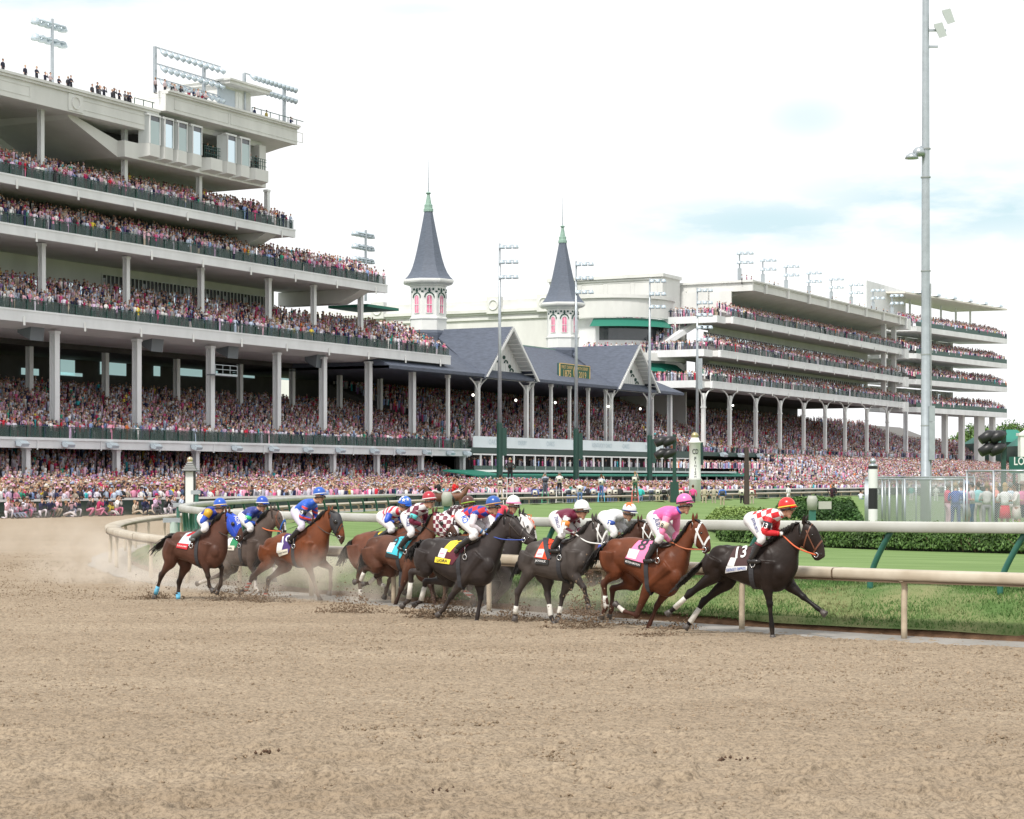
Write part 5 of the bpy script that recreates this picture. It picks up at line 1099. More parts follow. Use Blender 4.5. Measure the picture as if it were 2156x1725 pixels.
# LONGINES sign and white post at right
p=PP(2148,1005,112); k_=112/4200; zz=lambda V: HC+(1005-V)*k_
e=empty('sponsor_board',(p.x+.4,p.y,0),'dark green board reading LONGINES cut off by the right edge','sign')
mb=MB(); mb.box(-1.0,1.6,0,.12,zz(997),zz(962)); part('board',mb,mat('board_green',(.01,.10,.075),.5),e)
v,f=text2d('LONGINES',1,2.25); mb=MB(); mb.add([(x+.38,-.012,zz(971)+y*1.35) for x,y in v],f); part('lettering',mb,M_white,e)
mb=MB(); mb.add([(-.1,-.012,zz(980)),(.42,-.012,zz(981)),(.94,-.012,zz(980)),(.42,-.012,zz(990)),(.42,-.012,zz(984))],[(0,1,4,3),(1,2,3,4)]); part('winged_mark',mb,mat('pale_print',(.45,.60,.55),.5),e)
mb=MB(); mb.box(-.8,-.65,.02,.1,0,zz(997)); mb.box(1.2,1.35,.02,.1,0,zz(997)); part('leg',mb,M_dgreen,e)
p=PP(2158,1005,190); e=empty('finish_post',(p.x,p.y,0),'white square pillar behind the green sponsor board','post'); k_=190/4200; mb=MB(); mb.box(-.55,.55,-.5,.5,0,HC+(1005-915)*k_); part('shaft',mb,M_white,e); mb=MB(); mb.box(-.7,.7,-.6,.6,HC+(1005-918)*k_,HC+(1005-912)*k_); mb.lathe(0,0,[(.5,HC+(1005-912)*k_),(.1,HC+(1005-906)*k_)],8); part('cap',mb,M_white,e)
# ---------------- hedges ----------------
M_leaf=attr_mat('leaves',.6,.3)
M_core=mat('hedge_core',(.018,.03,.012),.95,var=.4,vscale=4)
def leaves(pts,nrm,size,cols,rg,flat=.5):
    n=len(pts); a=rg.random(n)*6.28; d=nrm+rg.normal(0,flat,(n,3)); d/=np.linalg.norm(d,axis=1)[:,None]+1e-9
    u=np.cross(d,np.stack([np.cos(a),np.sin(a),rg.normal(0,.5,n)],1)); u/=np.linalg.norm(u,axis=1)[:,None]+1e-9; v=np.cross(d,u); s=(size*(.6+.8*rg.random(n)))[:,None]
    V=np.stack([pts-u*s,pts+v*s*.5,pts+u*s,pts-v*s*.5],1).reshape(-1,3); r=rg.random((n,1)); c=np.array(cols[0])*(1-r)+np.array(cols[1])*r
    return V,np.arange(4*n).reshape(-1,4),np.repeat(c,4,0)
def hedge(name,label,path,depth,h,nl,z0=0.05,size=.06,cols=((.030,.065,.018),(.085,.15,.04)),seed=1,toplit_col=None,gap=.12):
    """path: front line (x,y) points; the hedge lies behind it (away from the camera)"""
    rg=np.random.default_rng(seed); path=np.array(path,float); sg=np.diff(path,axis=0); sl=np.hypot(*sg.T); al=np.concatenate([[0],np.cumsum(sl)]); Lh=al[-1]
    ctr=path.mean(0); o=empty(name,(ctr[0],ctr[1],z0),label,'hedge')
    n=nl; s=rg.random(n)*Lh; A=depth+2*h; q=rg.random(n)*A   # around the profile: front face, top, back
    front=q<h; top=(q>=h)&(q<h+depth); d=np.where(front,0,np.where(top,q-h,depth)); z=np.where(front,gap+(h-gap)*(q/h)**.85,np.where(top,h,A-q))
    rnd_=.12*np.minimum(1,h); bump=.16*(vnoise(s*1.7+seed*9,d*1.7+z*2.3)-.5)+.10*(vnoise(s*5+3,d*4+z*6)-.5)
    edge=np.where(top,np.minimum(d,depth-d),h-z); z=np.where(top,z-np.clip(.15-edge,0,.15)*.8,z); d=np.where(front,d+np.clip(.15-edge,0,.15)*.8,d)
    px=np.interp(s,al,path[:,0]); py=np.interp(s,al,path[:,1]); tx=np.interp(s+.2,al,path[:,0])-np.interp(s-.2,al,path[:,0]); ty=np.interp(s+.2,al,path[:,1])-np.interp(s-.2,al,path[:,1]); m=np.hypot(tx,ty)+1e-9; nx,ny=-ty/m,tx/m
    e_=np.minimum(s,Lh-s); z=z*np.clip(.55+e_*.9,0,1)
    nrm=np.stack([np.where(front,-nx,0),np.where(front,-ny,0),np.where(top,1.,.25)],1)
    off=bump+rg.normal(0,.05,n); d2=d-np.where(front,off,0); z2=z+np.where(top,off,0)
    P=np.stack([px+nx*d2,py+ny*d2,z0+np.maximum(z2,.02)],1)
    V,Fq,C=leaves(P,nrm,np.full(n,size),cols,rg)
    cl_=vnoise(s*1.1+5,z*2+d)[:,None]; C=C*np.repeat(.65+.7*cl_,4,0)
    if toplit_col is not None: w_=np.repeat(top.astype(float)*.8,4)[:,None]; C=C*(1-w_)+np.array(toplit_col)*w_*(.7+.6*np.repeat(rg.random(n),4)[:,None])  # lighter colour on the top leaves paints the light falling there
    f=np_mesh('foliage',V,Fq,M_leaf,col=np.clip(C,0,1),off=tuple(o.location)); f.parent=o
    mb=MB(W); k=max(2,int(Lh/2)); rings=[]
    for i in range(k+1):
        s_=.25+(Lh-.5)*i/k; x=np.interp(s_,al,path[:,0]); y=np.interp(s_,al,path[:,1]); tx=np.interp(s_+.2,al,path[:,0])-np.interp(s_-.2,al,path[:,0]); ty=np.interp(s_+.2,al,path[:,1])-np.interp(s_-.2,al,path[:,1]); m=math.hypot(tx,ty); nx,ny=-ty/m,tx/m; hh=h*(.6 if i in(0,k) else 1)
        rings.append([(x+nx*a,y+ny*a,z0+c) for a,c in ((.22,-.1),(.12,hh-.18),(.2,hh-.1),(depth-.2,hh-.1),(depth-.12,-.1))])
    mb.loft(rings); part('dark_core',mb,M_core,o)  # solid dark core filling the hedge behind the leaves
    mb=MB(W)
    for i in range(int(Lh*2.2)):
        s_=rg.random()*Lh; x=float(np.interp(s_,al,path[:,0])); y=float(np.interp(s_,al,path[:,1])); tx=np.interp(s_+.2,al,path[:,0])-np.interp(s_-.2,al,path[:,0]); ty=np.interp(s_+.2,al,path[:,1])-np.interp(s_-.2,al,path[:,1]); m=math.hypot(tx,ty); nx,ny=-ty/m,tx/m
        a=rg.normal(0,.2); mb.tube([(x+nx*.25,y+ny*.25,z0),(x+nx*.05+a*.4,y+ny*.05,z0+.25),(x+nx*.02+a,y+ny*.02,z0+.5)],[.02,.014,.008],4)
    tag(part('stems',mb,mat('hedge_stems',(.16,.11,.07),.9),o),kind='stuff')
    return o
def gz(Y): return 0.14
g_=lambda U,V,z=.1: tuple(GP(U,V,z)[:2])
hedge('hedge','long clipped hedge below the turf rail at right',[g_(1516,1130),g_(1522,1147),g_(1600,1152),g_(1800,1158),g_(2000,1163),g_(2200,1168),g_(2420,1175)],2.2,.78,90000,z0=.08,size=.055,cols=((.028,.062,.015),(.10,.18,.045)),seed=1,toplit_col=(.14,.22,.06))
hedge('hedge','farther clipped hedge with a dark front between the low yellow-green bed and mesh fence',[tuple(PP(1640,1005,78)[:2]),tuple(PP(1818,1005,78)[:2])],3.0,1.55,34000,z0=.0,size=.07,cols=((.020,.055,.015),(.06,.13,.035)),seed=2,toplit_col=(.10,.19,.05))
hedge('hedge','low yellow-green hedge bed with a soft top left of the dark hedge',[tuple(PP(1528,1005,77)[:2]),tuple(PP(1650,1005,77)[:2])],9,1.08,30000,z0=.0,size=.07,cols=((.08,.14,.03),(.20,.28,.07)),seed=3,toplit_col=(.20,.29,.08))
hedge('shrub','small shrub at the foot of the white and black square post',[tuple(PP(376,1005,80)[:2]),tuple(PP(396,1005,80)[:2])],.5,.9,1800,z0=.1,size=.05,cols=((.08,.16,.03),(.16,.26,.06)),seed=4)
# ---------------- chain-link fence ----------------
def mesh_material():
    m=bpy.data.materials.new('chain_link'); m.use_nodes=True; n=m.node_tree.nodes; l=m.node_tree.links; b=n['Principled BSDF']; b.inputs['Base Color'].default_value=(.45,.48,.49,1); b.inputs['Metallic'].default_value=.5; b.inputs['Roughness'].default_value=.4
    t=n.new('ShaderNodeTexCoord'); mp_=n.new('ShaderNodeMapping'); mp_.inputs['Rotation'].default_value=(0,R(45),0); l.new(t.outputs['Object'],mp_.inputs['Vector'])
    sx=n.new('ShaderNodeSeparateXYZ'); l.new(mp_.outputs['Vector'],sx.inputs[0]); outs=[]
    for o in ('X','Z'):
        a=n.new('ShaderNodeMath'); a.operation='MULTIPLY'; a.inputs[1].default_value=1/.055; l.new(sx.outputs[o],a.inputs[0]); f=n.new('ShaderNodeMath'); f.operation='FRACT'; l.new(a.outputs[0],f.inputs[0]); c=n.new('ShaderNodeMath'); c.operation='LESS_THAN'; c.inputs[1].default_value=.25; l.new(f.outputs[0],c.inputs[0]); outs.append(c)
    mx_=n.new('ShaderNodeMath'); mx_.operation='MAXIMUM'; l.new(outs[0].outputs[0],mx_.inputs[0]); l.new(outs[1].outputs[0],mx_.inputs[1]); l.new(mx_.outputs[0],b.inputs['Alpha']); return m
M_mesh=mesh_material()
def fence(label,pts,h,lean=False):
    e=empty('mesh_fence',(pts[0][0],pts[0][1],.1),label,'fence')
    for i,(a,b) in enumerate(zip(pts[:-1],pts[1:])):
        a=Vector((*a,0)); b=Vector((*b,0)); L_=(b-a).length; n=max(1,round(L_/2.2)); d=(b-a)/n
        ang=math.atan2(b.y-a.y,b.x-a.x); mb=MB(); mb.add([(0,0,.1),(L_,0,.1),(L_,0,h-.04),(0,0,h-.04)],[(0,1,2,3)]); o=part('mesh_panel',mb,M_mesh,e); o.location=a-Vector(e.location)+Vector((0,0,e.location.z)); o.rotation_euler=(0,0,ang)
        for k in range(n+(i==len(pts)-2)):
            p=a+d*k; mb=MB(W); mb.tube([(p.x,p.y,0),(p.x,p.y,h)],.04,8); part('fence_post',mb,M_grey,e,True)
        mb=MB(W); mb.tube([(a.x,a.y,h),(b.x,b.y,h)],.03,6); mb.tube([(a.x,a.y,.2),(b.x,b.y,.2)],.02,6); part('fence_rail',mb,M_grey,e,True)
q=lambda U,Y: tuple(PP(U,1005,Y)[:2])
fence('mesh fence with many close posts beside the striped marker post',[q(1822,92),q(1830,84),q(1905,74),q(2030,73)],2.42)
fence('second mesh fence running back behind the striped marker post',[q(1826,96),q(1900,100),q(1990,94),q(2052,86)],2.5)
fence('taller mesh fence with a gate in front of the guests',[q(2036,73),q(2092,70),q(2160,69),q(2240,69)],2.72)
# ---------------- trees and tents beyond the far end ----------------
M_bark=mat('bark',(.09,.065,.045),.9)
def tree(label,x,y,h,r,seed,cols=((.04,.09,.02),(.12,.21,.05)),n=2600,trunk=.35):
    rg=np.random.default_rng(seed); o=empty('tree',(x,y,0),label,'tree','trees beyond the far end'); mb=MB(); mb.tube([(0,0,0),(.1,0,h*.3),(0,.1,h*.6)],[trunk,trunk*.7,trunk*.3],8)
    bl=[]
    for i in range(9):
        a=rg.random()*6.28; q=r*.6*rg.random()**.5; c=(q*math.cos(a),q*math.sin(a),h*(.45+.45*rg.random())); bl.append((c,r*(.3+.25*rg.random()))); mb.tube([(0,0,h*.35),tuple(np.array(c)*.7+np.array((0,0,h*.12))),c],[trunk*.4,trunk*.2,.05],5)
    part('trunk',mb,M_bark,o,True); P=[]; Nn=[]
    for c,rb_ in bl:
        k=n//9; v=rg.normal(0,1,(k,3)); v/=np.linalg.norm(v,axis=1)[:,None]; P.append(np.array(c)+v*rb_*(.6+.5*rg.random((k,1)))*np.array((1,1,.8))); Nn.append(v)
    V,Fq,C=leaves(np.concatenate(P),np.concatenate(Nn),np.full(9*(n//9),.42),cols,rg); f=np_mesh('crown',V,Fq,M_leaf,col=C); f.parent=o
for i,(U,V,Y,r,lab) in enumerate(((2012,905,560,6,'small round tree under the far annex left'),(2052,897,560,9,'broad tree between the annex columns'),(2082,893,600,8,'tree right of the annex columns'),(2132,898,640,9,'pale tree behind the green tent roofs'),(2152,885,600,8,'taller thin tree at the right edge'),(2100,905,680,8,'low distant tree behind the tents'))):
    p=PP(U,1005,Y); tree(lab,p.x,p.y,HC+(1005-V)*Y/4200,r,20+i)
for i,(U0,U1,V0,V1,Y) in enumerate(((2036,2100,918,935,520),(2096,2160,905,932,540),(2130,2200,915,940,520))):
    a=PP(U0,1005,Y); b=PP(U1,1005,Y); zt=HC+(1005-V0)*Y/4200; zb=HC+(1005-V1)*Y/4200; m=(a.x+b.x)/2
    e=empty('tent',(m,Y,0),['green tent roof right of the annex columns','larger green tent roof by the signal mast','green tent roof behind the sponsor board'][i],'tent','green tents beyond the far end'); w_=(b.x-a.x)/2
    mb=MB(); mb.add([(-w_,-6,zb),(w_,-6,zb),(w_,6,zb),(-w_,6,zb),(-w_*.4,0,zt),(w_*.4,0,zt)],[(0,1,5,4),(1,2,5),(2,3,4,5),(3,0,4)]); part('roof',mb,mat('tent_green',(.02,.20,.15),.6),e)
    mb=MB(); mb.box(-w_*.96,w_*.96,-5.8,5.8,0,zb); part('side_wall',mb,M_dgreen,e)
# lead pony and riders far behind, near the outer rail
# ================= horses =================
CROPS={1:(500,1650,2.695),2:(1150,1650,2.695),3:(1700,1650,2.695),4:(2350,1650,1725/650)}
M_coat=attr_mat('horse_coat',.46,.22,bump=.3,bscale=7,var=.28,vscale=4)
M_hair=mat('horse_hair',(.012,.010,.009),.5,spec=.4)
M_hair2=mat('brown_mane',(.03,.018,.012),.5)
M_hoof=mat('hoof',(.07,.06,.055),.5,var=.3,vscale=20)
M_wrap=mat('white_leg_wrap',(.62,.60,.55),.8,var=.12,vscale=18,bump=.4,bscale=60)
M_leather=mat('dark_leather',(.03,.02,.015),.4); M_brleather=mat('brown_leather',(.14,.05,.025),.45); M_wleather=mat('white_tack',(.72,.72,.70),.4)
M_steel=mat('bit_steel',(.6,.6,.6),.2,metal=1)
M_eye=mat('dark_eye',(.01,.008,.006),.1,spec=.8)
STW={'T0':.11,'T1':.255,'T2':.27,'T3':.285,'T4':.245,'T5':.205,'N1':.135,'N2':.088,'N3':.070}
HEADW=[.070,.082,.060,.046,.040]
class Horse: pass
def col_at(P,segs,base,leg,socks):
    return None
def superring(c,hv,wv,n=20,e=1.0):
    return [tuple(c+hv*math.cos(a)+wv*math.sin(a)) for a in np.linspace(0,2*math.pi,n+1)[:-1]]
def build_horse(D):
    """D: traced outline of one animal. Points are read in one of the four enlargements of the photograph and carried back
    to the animal's own plane, which stands at its real distance and is turned by its heading."""
    ox,oy,k=CROPS[D['crop']]; dx,dy=D.get('shift',(0,0))
    toUV=lambda x,y:((ox+(x+dx)/k)*.59889,(oy+(y+dy)/k)*.59889)
    th=R(D.get('theta',30)); Fv=np.array([math.cos(th),-math.sin(th),0]); Lv=np.array([math.sin(th),math.cos(th),0])
    U0,V0=toUV(*D['anchor']); root=np.array(GP(U0,V0)); cam_=np.array([0,0,HC])
    def tr(x,y,r=0.0):
        U,V=toUV(x,y); d=np.array([(U-CX)/F,1,(HV-V)/F]); t=(-r+(root-cam_)@Lv)/(d@Lv); P=cam_+d*t-root
        return np.array([P@Fv,-r,P[2]])
    H=Horse(); H.tr=tr; H.root=root; H.th=th; H.D=D
    e=empty('racehorse',tuple(root),D['label'],'horse','racehorses galloping round the bend',rz=-th); H.e=e
    mb=MB()
    # trunk and neck
    st=[]
    for nm in ('T0','T1','T2','T3','T4','T5','N1','N2','N3'):
        a,b=D[nm]; A=tr(*a); B=tr(*b); st.append(np.concatenate([A,B,[STW[nm]]]))
    st=crom(st,5)
    rings=[]
    for s in st:
        A,B,w_=s[:3],s[3:6],s[6]; c=(A+B)/2; hv=(A-B)/2
        rg_=[]
        for a in np.linspace(0,2*math.pi,25)[:-1]:
            ca,sa=math.cos(a),math.sin(a); ww=w_*(abs(sa)**.85)*(1 if sa>0 else -1)*(1.0-.16*ca)
            rg_.append(tuple(c+hv*ca+np.array([0,ww,0])))
        rings.append(rg_)
    mb.loft(rings)
    # head
    hd=[]
    for i,(a,b) in enumerate(D['head']): hd.append(np.concatenate([tr(*a),tr(*b),[HEADW[i]]]))
    H.head=crom(hd,4); rings=[]
    for s in H.head:
        A,B,w_=s[:3],s[3:6],s[6]; c=(A+B)/2; hv=(A-B)/2; rings.append([tuple(c+hv*math.cos(a)+np.array([0,w_*math.sin(a)*(1+.12*math.cos(a)),0])) for a in np.linspace(0,2*math.pi,19)[:-1]])
    mb.loft(rings)
    A,B=hd[0][:3],hd[0][3:6]; A1,B1=hd[1][:3],hd[1][3:6]
    jaw=(B*.62+A*.38)*.5+(B1*.62+A1*.38)*.5; mb.ball(tuple(jaw),.095,12,8,(1.0,.86,1.0))   # cheek
    nose=hd[3]; cm=(nose[:3]+nose[3:6])/2; mb.ball(tuple(cm),.062,10,8,(1,.9,1))
    # muscle masses
    N1a,N1b=tr(*D['N1'][0]),tr(*D['N1'][1]); T5a,T5b=tr(*D['T5'][0]),tr(*D['T5'][1]); T4a,T4b=tr(*D['T4'][0]),tr(*D['T4'][1]); T1a,T1b=tr(*D['T1'][0]),tr(*D['T1'][1]); T2a,T2b=tr(*D['T2'][0]),tr(*D['T2'][1])
    legs={}
    for nm,pts in D['legs'].items():
        near='n' in nm[0]; hind='h' in nm[1]; sgn=1 if near else -1
        rr=[.15,.13,.105,.095,.09] if hind else [.14,.125,.10,.09,.085]
        P=[tr(p[0],p[1],sgn*r) for p,r in zip(pts,rr)]; legs[nm]=(P,hind,sgn)
    H.legs=legs
    allseg=[]; cc_=[]
    for nm,(P,hind,sgn) in legs.items():
        # P: proximal (elbow / stifle), middle (knee / hock), fetlock, toe
        P0_,P1_,P2_,P3_=P[:4]
        if hind:
            hip=(T1a*.62+T1b*.38)+np.array([.0,0,0]); hip=np.array([hip[0]-.02,-sgn*.13,hip[2]])
            Pst=P0_
            g=(Pst*.5+P1_*.5); gd=(P1_-Pst); 
            chain=[(hip,.20),((hip+Pst)/2+np.array([-.04,0,0]),.185),(Pst,.135),(Pst*.62+P1_*.38,.088),(Pst*.25+P1_*.75,.058),(P1_,.062),(P1_*.8+P2_*.2,.047),(P1_*.45+P2_*.55,.037),(P2_,.046),(P2_*.45+P3_*.55,.037),(P3_,.040)]
            # point of hock
            dv=(P1_-Pst); dv/=np.linalg.norm(dv)+1e-9; d2=(P2_-P1_); d2/=np.linalg.norm(d2)+1e-9; bk=(dv-d2); bk/=np.linalg.norm(bk)+1e-9
            mb.tube([tuple(P1_-dv*.16+bk*.02),tuple(P1_-dv*.03+bk*.055),tuple(P1_+d2*.06+bk*.02)],[.022,.028,.024],8)
        else:
            sh=np.array([T5a[0]*.55+T4a[0]*.45,-sgn*.13,(T5a[2]+T5b[2])/2+.06])
            chain=[(sh,.15),(sh*.4+P0_*.6,.135),(P0_,.105),(P0_*.6+P1_*.4,.078),(P0_*.2+P1_*.8,.054),(P1_,.058),(P1_*.85+P2_*.15,.043),(P1_*.5+P2_*.5,.035),(P2_,.044),(P2_*.45+P3_*.55,.036),(P3_,.040)]
        ch=crom([np.concatenate([c,[r]]) for c,r in chain],4)
        mb.tube([tuple(c[:3]) for c in ch],[max(.02,c[3]) for c in ch],12)
        allseg.append((nm,P,hind))
    for sgn in (1,-1):
        mb.ball((T5b[0]*.5+T5a[0]*.5+.05,-sgn*.12,T5b[2]*.62+T5a[2]*.38),.14,12,8,(.9,.7,1.1))      # breast
        mb.ball((T5a[0]*.5+T4a[0]*.5,-sgn*.135,T4a[2]*.55+T4b[2]*.45),.185,12,8,(.8,.48,1.35))           # shoulder blade
        mb.ball((T2a[0]*.35+T1a[0]*.65,-sgn*.12,T1a[2]*.72+T1b[2]*.28),.19,12,8,(1.1,.62,.9))          # hip
    # ears
    pa=hd[0][:3]; nx=st[-1][:3]; up=(pa-(hd[0][3:6])); up/=np.linalg.norm(up)
    fwd=hd[1][:3]-pa; fwd/=np.linalg.norm(fwd)+1e-9
    for s in (-1,1):
        b0=pa+np.array([0,s*.045,0])-up*.02; tip=b0+up*.155+np.array([0,s*.035,0])+D.get('ear',.02)*fwd
        mb.tube([tuple(b0-up*.02),tuple(b0+up*.06+np.array([0,s*.012,0])),tuple(tip)],[.026,.030,.006],8)
    me=remesh(mb,.013 if D.get('fine',1) else .016,9 if D.get('fine',1) else 6,'body',[M_coat])
    n=len(me.vertices); co=np.empty(n*3,np.float32); me.vertices.foreach_get('co',co); co=co.reshape(-1,3).astype(float)
    base=np.array(D['coat']); leg=np.array(D.get('legcol',D['coat'])); C=np.repeat(base[None],n,0)
    # belly and flank a little paler, top darker (countershading of the coat)
    dl=np.full(n,9.0); tt=np.zeros(n); ih=np.zeros(n,int)
    for nm,P,hind in allseg:
        for i in range(3):
            a,b=P[i],P[i+1]; d=b-a; t=np.clip(((co-a)@d)/(d@d+1e-9),0,1); q=np.linalg.norm(co-(a+t[:,None]*d),axis=1); m_=q<dl; dl[m_]=q[m_]; tt[m_]=i+t[m_]
    w_=np.where(dl<.16,np.clip((tt-.15)/.75,0,1),0)[:,None]; C=C*(1-w_)+leg*w_
    # muzzle darker
    mz=np.linalg.norm(co-(hd[4][:3]+hd[4][3:6])/2,axis=1); w_=np.clip((.20-mz)/.12,0,1)[:,None]*.75; C=C*(1-w_)+np.array(D.get('muzzle',(.03,.022,.02)))*w_
    if 'blaze' in D:
        for s in H.head[D['blaze'][0]:D['blaze'][1]]:
            q=np.linalg.norm((co-s[:3])*np.array([1,1.0,1]),axis=1); w_=(q<D['blaze'][2])&(abs(co[:,1])<D['blaze'][2]); C[w_]=(.6,.58,.55)
    for sk in D.get('socks',{}).items():
        P=legs[sk[0]][0]; a,b=P[1]*(1-sk[1])+P[2]*sk[1],P[3]; d=b-a
        t=((co-a)@d)/(d@d); q=np.linalg.norm(co-(a+np.clip(t,0,1)[:,None]*d),axis=1); w_=(t>0)&(q<.07); C[w_]=(.55,.52,.48)
    # dust thrown on legs and chest
    du=np.clip(vnoise(co[:,0]*9+3,co[:,2]*9)*1.6-.9,0,1)[:,None]*np.clip(1.1-co[:,2:3],0,1)*D.get('dust',.25); C=C*(1-du)+np.array((.33,.26,.19))*du
    a=me.color_attributes.new('Col','FLOAT_COLOR','POINT'); c4=np.ones((n,4),np.float32); c4[:,:3]=np.clip(C,0,1); a.data.foreach_set('color',c4.ravel())
    body=link(bpy.data.objects.new('body',me)); body.parent=e
    polys=[tuple(p.vertices) for p in me.polygons]; H.bvh=BVHTree.FromPolygons([tuple(c) for c in co],polys)
    # eyes, nostrils
    s1=H.head[5]; c_=(s1[:3]*.70+s1[3:6]*.30)
    for s in (-1,1):
        q=H.bvh.ray_cast(Vector((c_[0],s*.6,c_[2])),Vector((0,-s,0))); 
        if q[0] is not None:
            m2=MB(); m2.ball((q[0].x,q[0].y-s*.006,q[0].z),.023,10,8,(1,.7,.9)); part('eye',m2,M_eye,e,True)
    s4=H.head[13]; c_=s4[:3]*.68+s4[3:6]*.32
    for s in (-1,1):
        q=H.bvh.ray_cast(Vector((c_[0],s*.6,c_[2])),Vector((0,-s,0)))
        if q[0] is not None: m2=MB(); m2.ball((q[0].x,q[0].y-s*.002,q[0].z),.020,8,6,(.8,.5,1.2)); part('nostril',m2,M_eye,e,True)
    # hooves and leg wraps
    for nm,(P,hind,sgn) in legs.items():
        a=P[2]*.30+P[3]*.70; b=P[3]; d=b-a; d/=np.linalg.norm(d)+1e-9; m2=MB(); c0=b-d*.03
        m2.tube([tuple(c0),tuple(c0+d*.035),tuple(c0+d*.085),tuple(c0+d*.092)],[.042,.047,.060,.056],12); part('hoof',m2,M_hoof,e,True)
        if nm in D.get('wraps',{}):
            t0,t1,m_=D['wraps'][nm]; p0=P[1]*(1-t0)+P[2]*t0; p1=P[1]*(1-t1)+P[2]*t1 if t1<=1 else P[2]*(2-t1)+P[3]*(t1-1); m2=MB()
            pts=[p0,p0*.7+p1*.3,p0*.35+p1*.65,p1]; pts=[p0,(p0*.6+p1*.4),(P[2] if t1>1 else p1)]+([p1] if t1>1 else [])
            rd=[.041,.043,.048,.043][:len(pts)]; m2.tube([tuple(p) for p in pts],rd,12); part('leg_wrap',m2,m_,e,True)
    # mane and tail
    rg=random.Random(D.get('seed',3)); hm=D.get('hair',M_hair); m2=MB(); cr=st[22:]; 
    for i in range(150):
        f=rg.random()*(len(cr)-1.001); j=int(f); s=cr[j]*(1-f+j)+cr[j+1]*(f-j); p=s[:3]; dn=s[3:6]-s[:3]; dn/=np.linalg.norm(dn); 
        sd=1 if rg.random()<.35 else -1; L_=rg.uniform(.07,.17); back=st[22][:3]-st[-1][:3]; back/=np.linalg.norm(back)
        q0=p-dn*.0+np.array([0,rg.gauss(0,.012),0]); q1=q0-dn*rg.uniform(.015,.05)+back*.06+np.array([0,sd*.03,0]); q2=q0+dn*L_*.45+back*rg.uniform(.10,.18)+np.array([0,sd*rg.uniform(.06,.10),0])
        m2.tube([tuple(q0),tuple(q1),tuple(q2)],[.011,.010,.003],4)
    m2.mi=0; part('mane',m2,hm,e,True)
    m2=MB()
    for i in range(26):
        p=hd[0][:3]; q0=p+np.array([0,rg.gauss(0,.02),0]); m2.tube([tuple(q0-fwd*.02),tuple(q0+fwd*.07+up*.02),tuple(q0+fwd*rg.uniform(.12,.18)-up*.01+np.array([0,rg.gauss(0,.02),0]))],[.010,.009,.002],4)
    part('forelock',m2,hm,e,True)
    if 'tail' in D:
        tp=[tr(*p) for p in D['tail']]; m2=MB(); L0=len(tp)
        for i in range(420):
            sp=rg.gauss(0,1); sy=rg.gauss(0,1); pts=[]; end=rg.uniform(.65,1.05)
            cc=crom(tp,4); m_=int(len(cc)*min(1,end)); cc=cc[:max(4,m_)]
            for j,c in enumerate(cc):
                f=j/len(crom(tp,4)); amp=.020+.17*f; pts.append((c[0]+sp*amp*.5+rg.gauss(0,.006),c[1]+sy*amp*.5,c[2]+sp*amp*.45+rg.gauss(0,.006)))
            m2.tube(pts,list(np.linspace(.012,.006,len(pts))),3,cap=False)
        m2.tube([tuple(c) for c in crom(tp,3)[:max(4,int(len(tp)*1.2))]],.03,8)
        part('tail',m2,hm,e,True)
    H.st=st; H.hd=hd
    # --- tack ---
    def proj(x,z,side,off,y0=.9):
        for k_ in range(14):
            q=H.bvh.ray_cast(Vector((x,-side*y0,z-k_*.018)),Vector((0,side,0)))
            if q[0] is not None and q[0].y*side<.0: n_=q[1]; return (q[0].x+n_.x*off,q[0].y+n_.y*off,q[0].z+n_.z*off)
        return None
    H.proj=proj
    def band(i0,scale,width,m_,name,off=0.008,rows=H.head):
        s=rows[i0]; A,B,w__=s[:3],s[3:6],s[6]; ax=(rows[min(i0+1,len(rows)-1)][:3]-rows[i0-1][:3]); ax=ax/np.linalg.norm(ax); c=(A+B)/2; hv=(A-B)/2; hl=np.linalg.norm(hv); m2=MB(); rings=[]
        for a in np.linspace(0,2*math.pi,21)[:-1]:
            dirv=hv/hl*math.cos(a)+np.array([0,w__/hl*math.sin(a)*1.0,0]); dd_=hv*math.cos(a)+np.array([0,w__*math.sin(a),0]); nd=dd_/np.linalg.norm(dd_)
            q=H.bvh.ray_cast(Vector(c+nd*.5),Vector(-nd)); p=np.array(q[0]) if q[0] is not None and (Vector(q[0])-Vector(c)).length<np.linalg.norm(dd_)*1.5+.03 else c+dd_
            o_=p+nd*off; rings.append([tuple(o_-ax*width/2),tuple(o_+ax*width/2),tuple(p+ax*width/2-nd*.004),tuple(p-ax*width/2-nd*.004)])
        m2.loft(rings,closed=True); return part(name,m2,m_,e)
    tm=D.get('tack',M_leather); tw_=D.get('tackw',.022)
    band(3,1,tw_,tm,'browband'); band(9,1,tw_*1.3,D.get('nosecol',tm),'noseband',D.get('noseoff',.008))
    for side in (1,-1):
        pts=[]
        p0=H.head[2]; p1=H.head[9]; A0=p0[:3]*.70+p0[3:6]*.30; A1=p1[:3]*.4+p1[3:6]*.6
        for f in np.linspace(0,1,8):
            c=A0*(1-f)+A1*f; q=proj(c[0],c[2],side,.006,.6)
            if q: pts.append(q)
        if len(pts)>3: m2=MB(); m2.tube(pts,tw_*.5,6); part('cheekpiece',m2,tm,e,True)
        s=H.head[11]; c=s[:3]*.35+s[3:6]*.65; q=proj(c[0],c[2],side,.012,.6) or (c[0],-side*.06,c[2])
        m2=MB(); m2.tube([(q[0]+.035*math.cos(a),q[1],q[2]+.035*math.sin(a)) for a in np.linspace(0,6.2832,13)[:-1]],.008,6,closed=True); part('bit_ring',m2,M_steel,e,True)
        if side==1: H.bit=q
        else: H.bit2=q
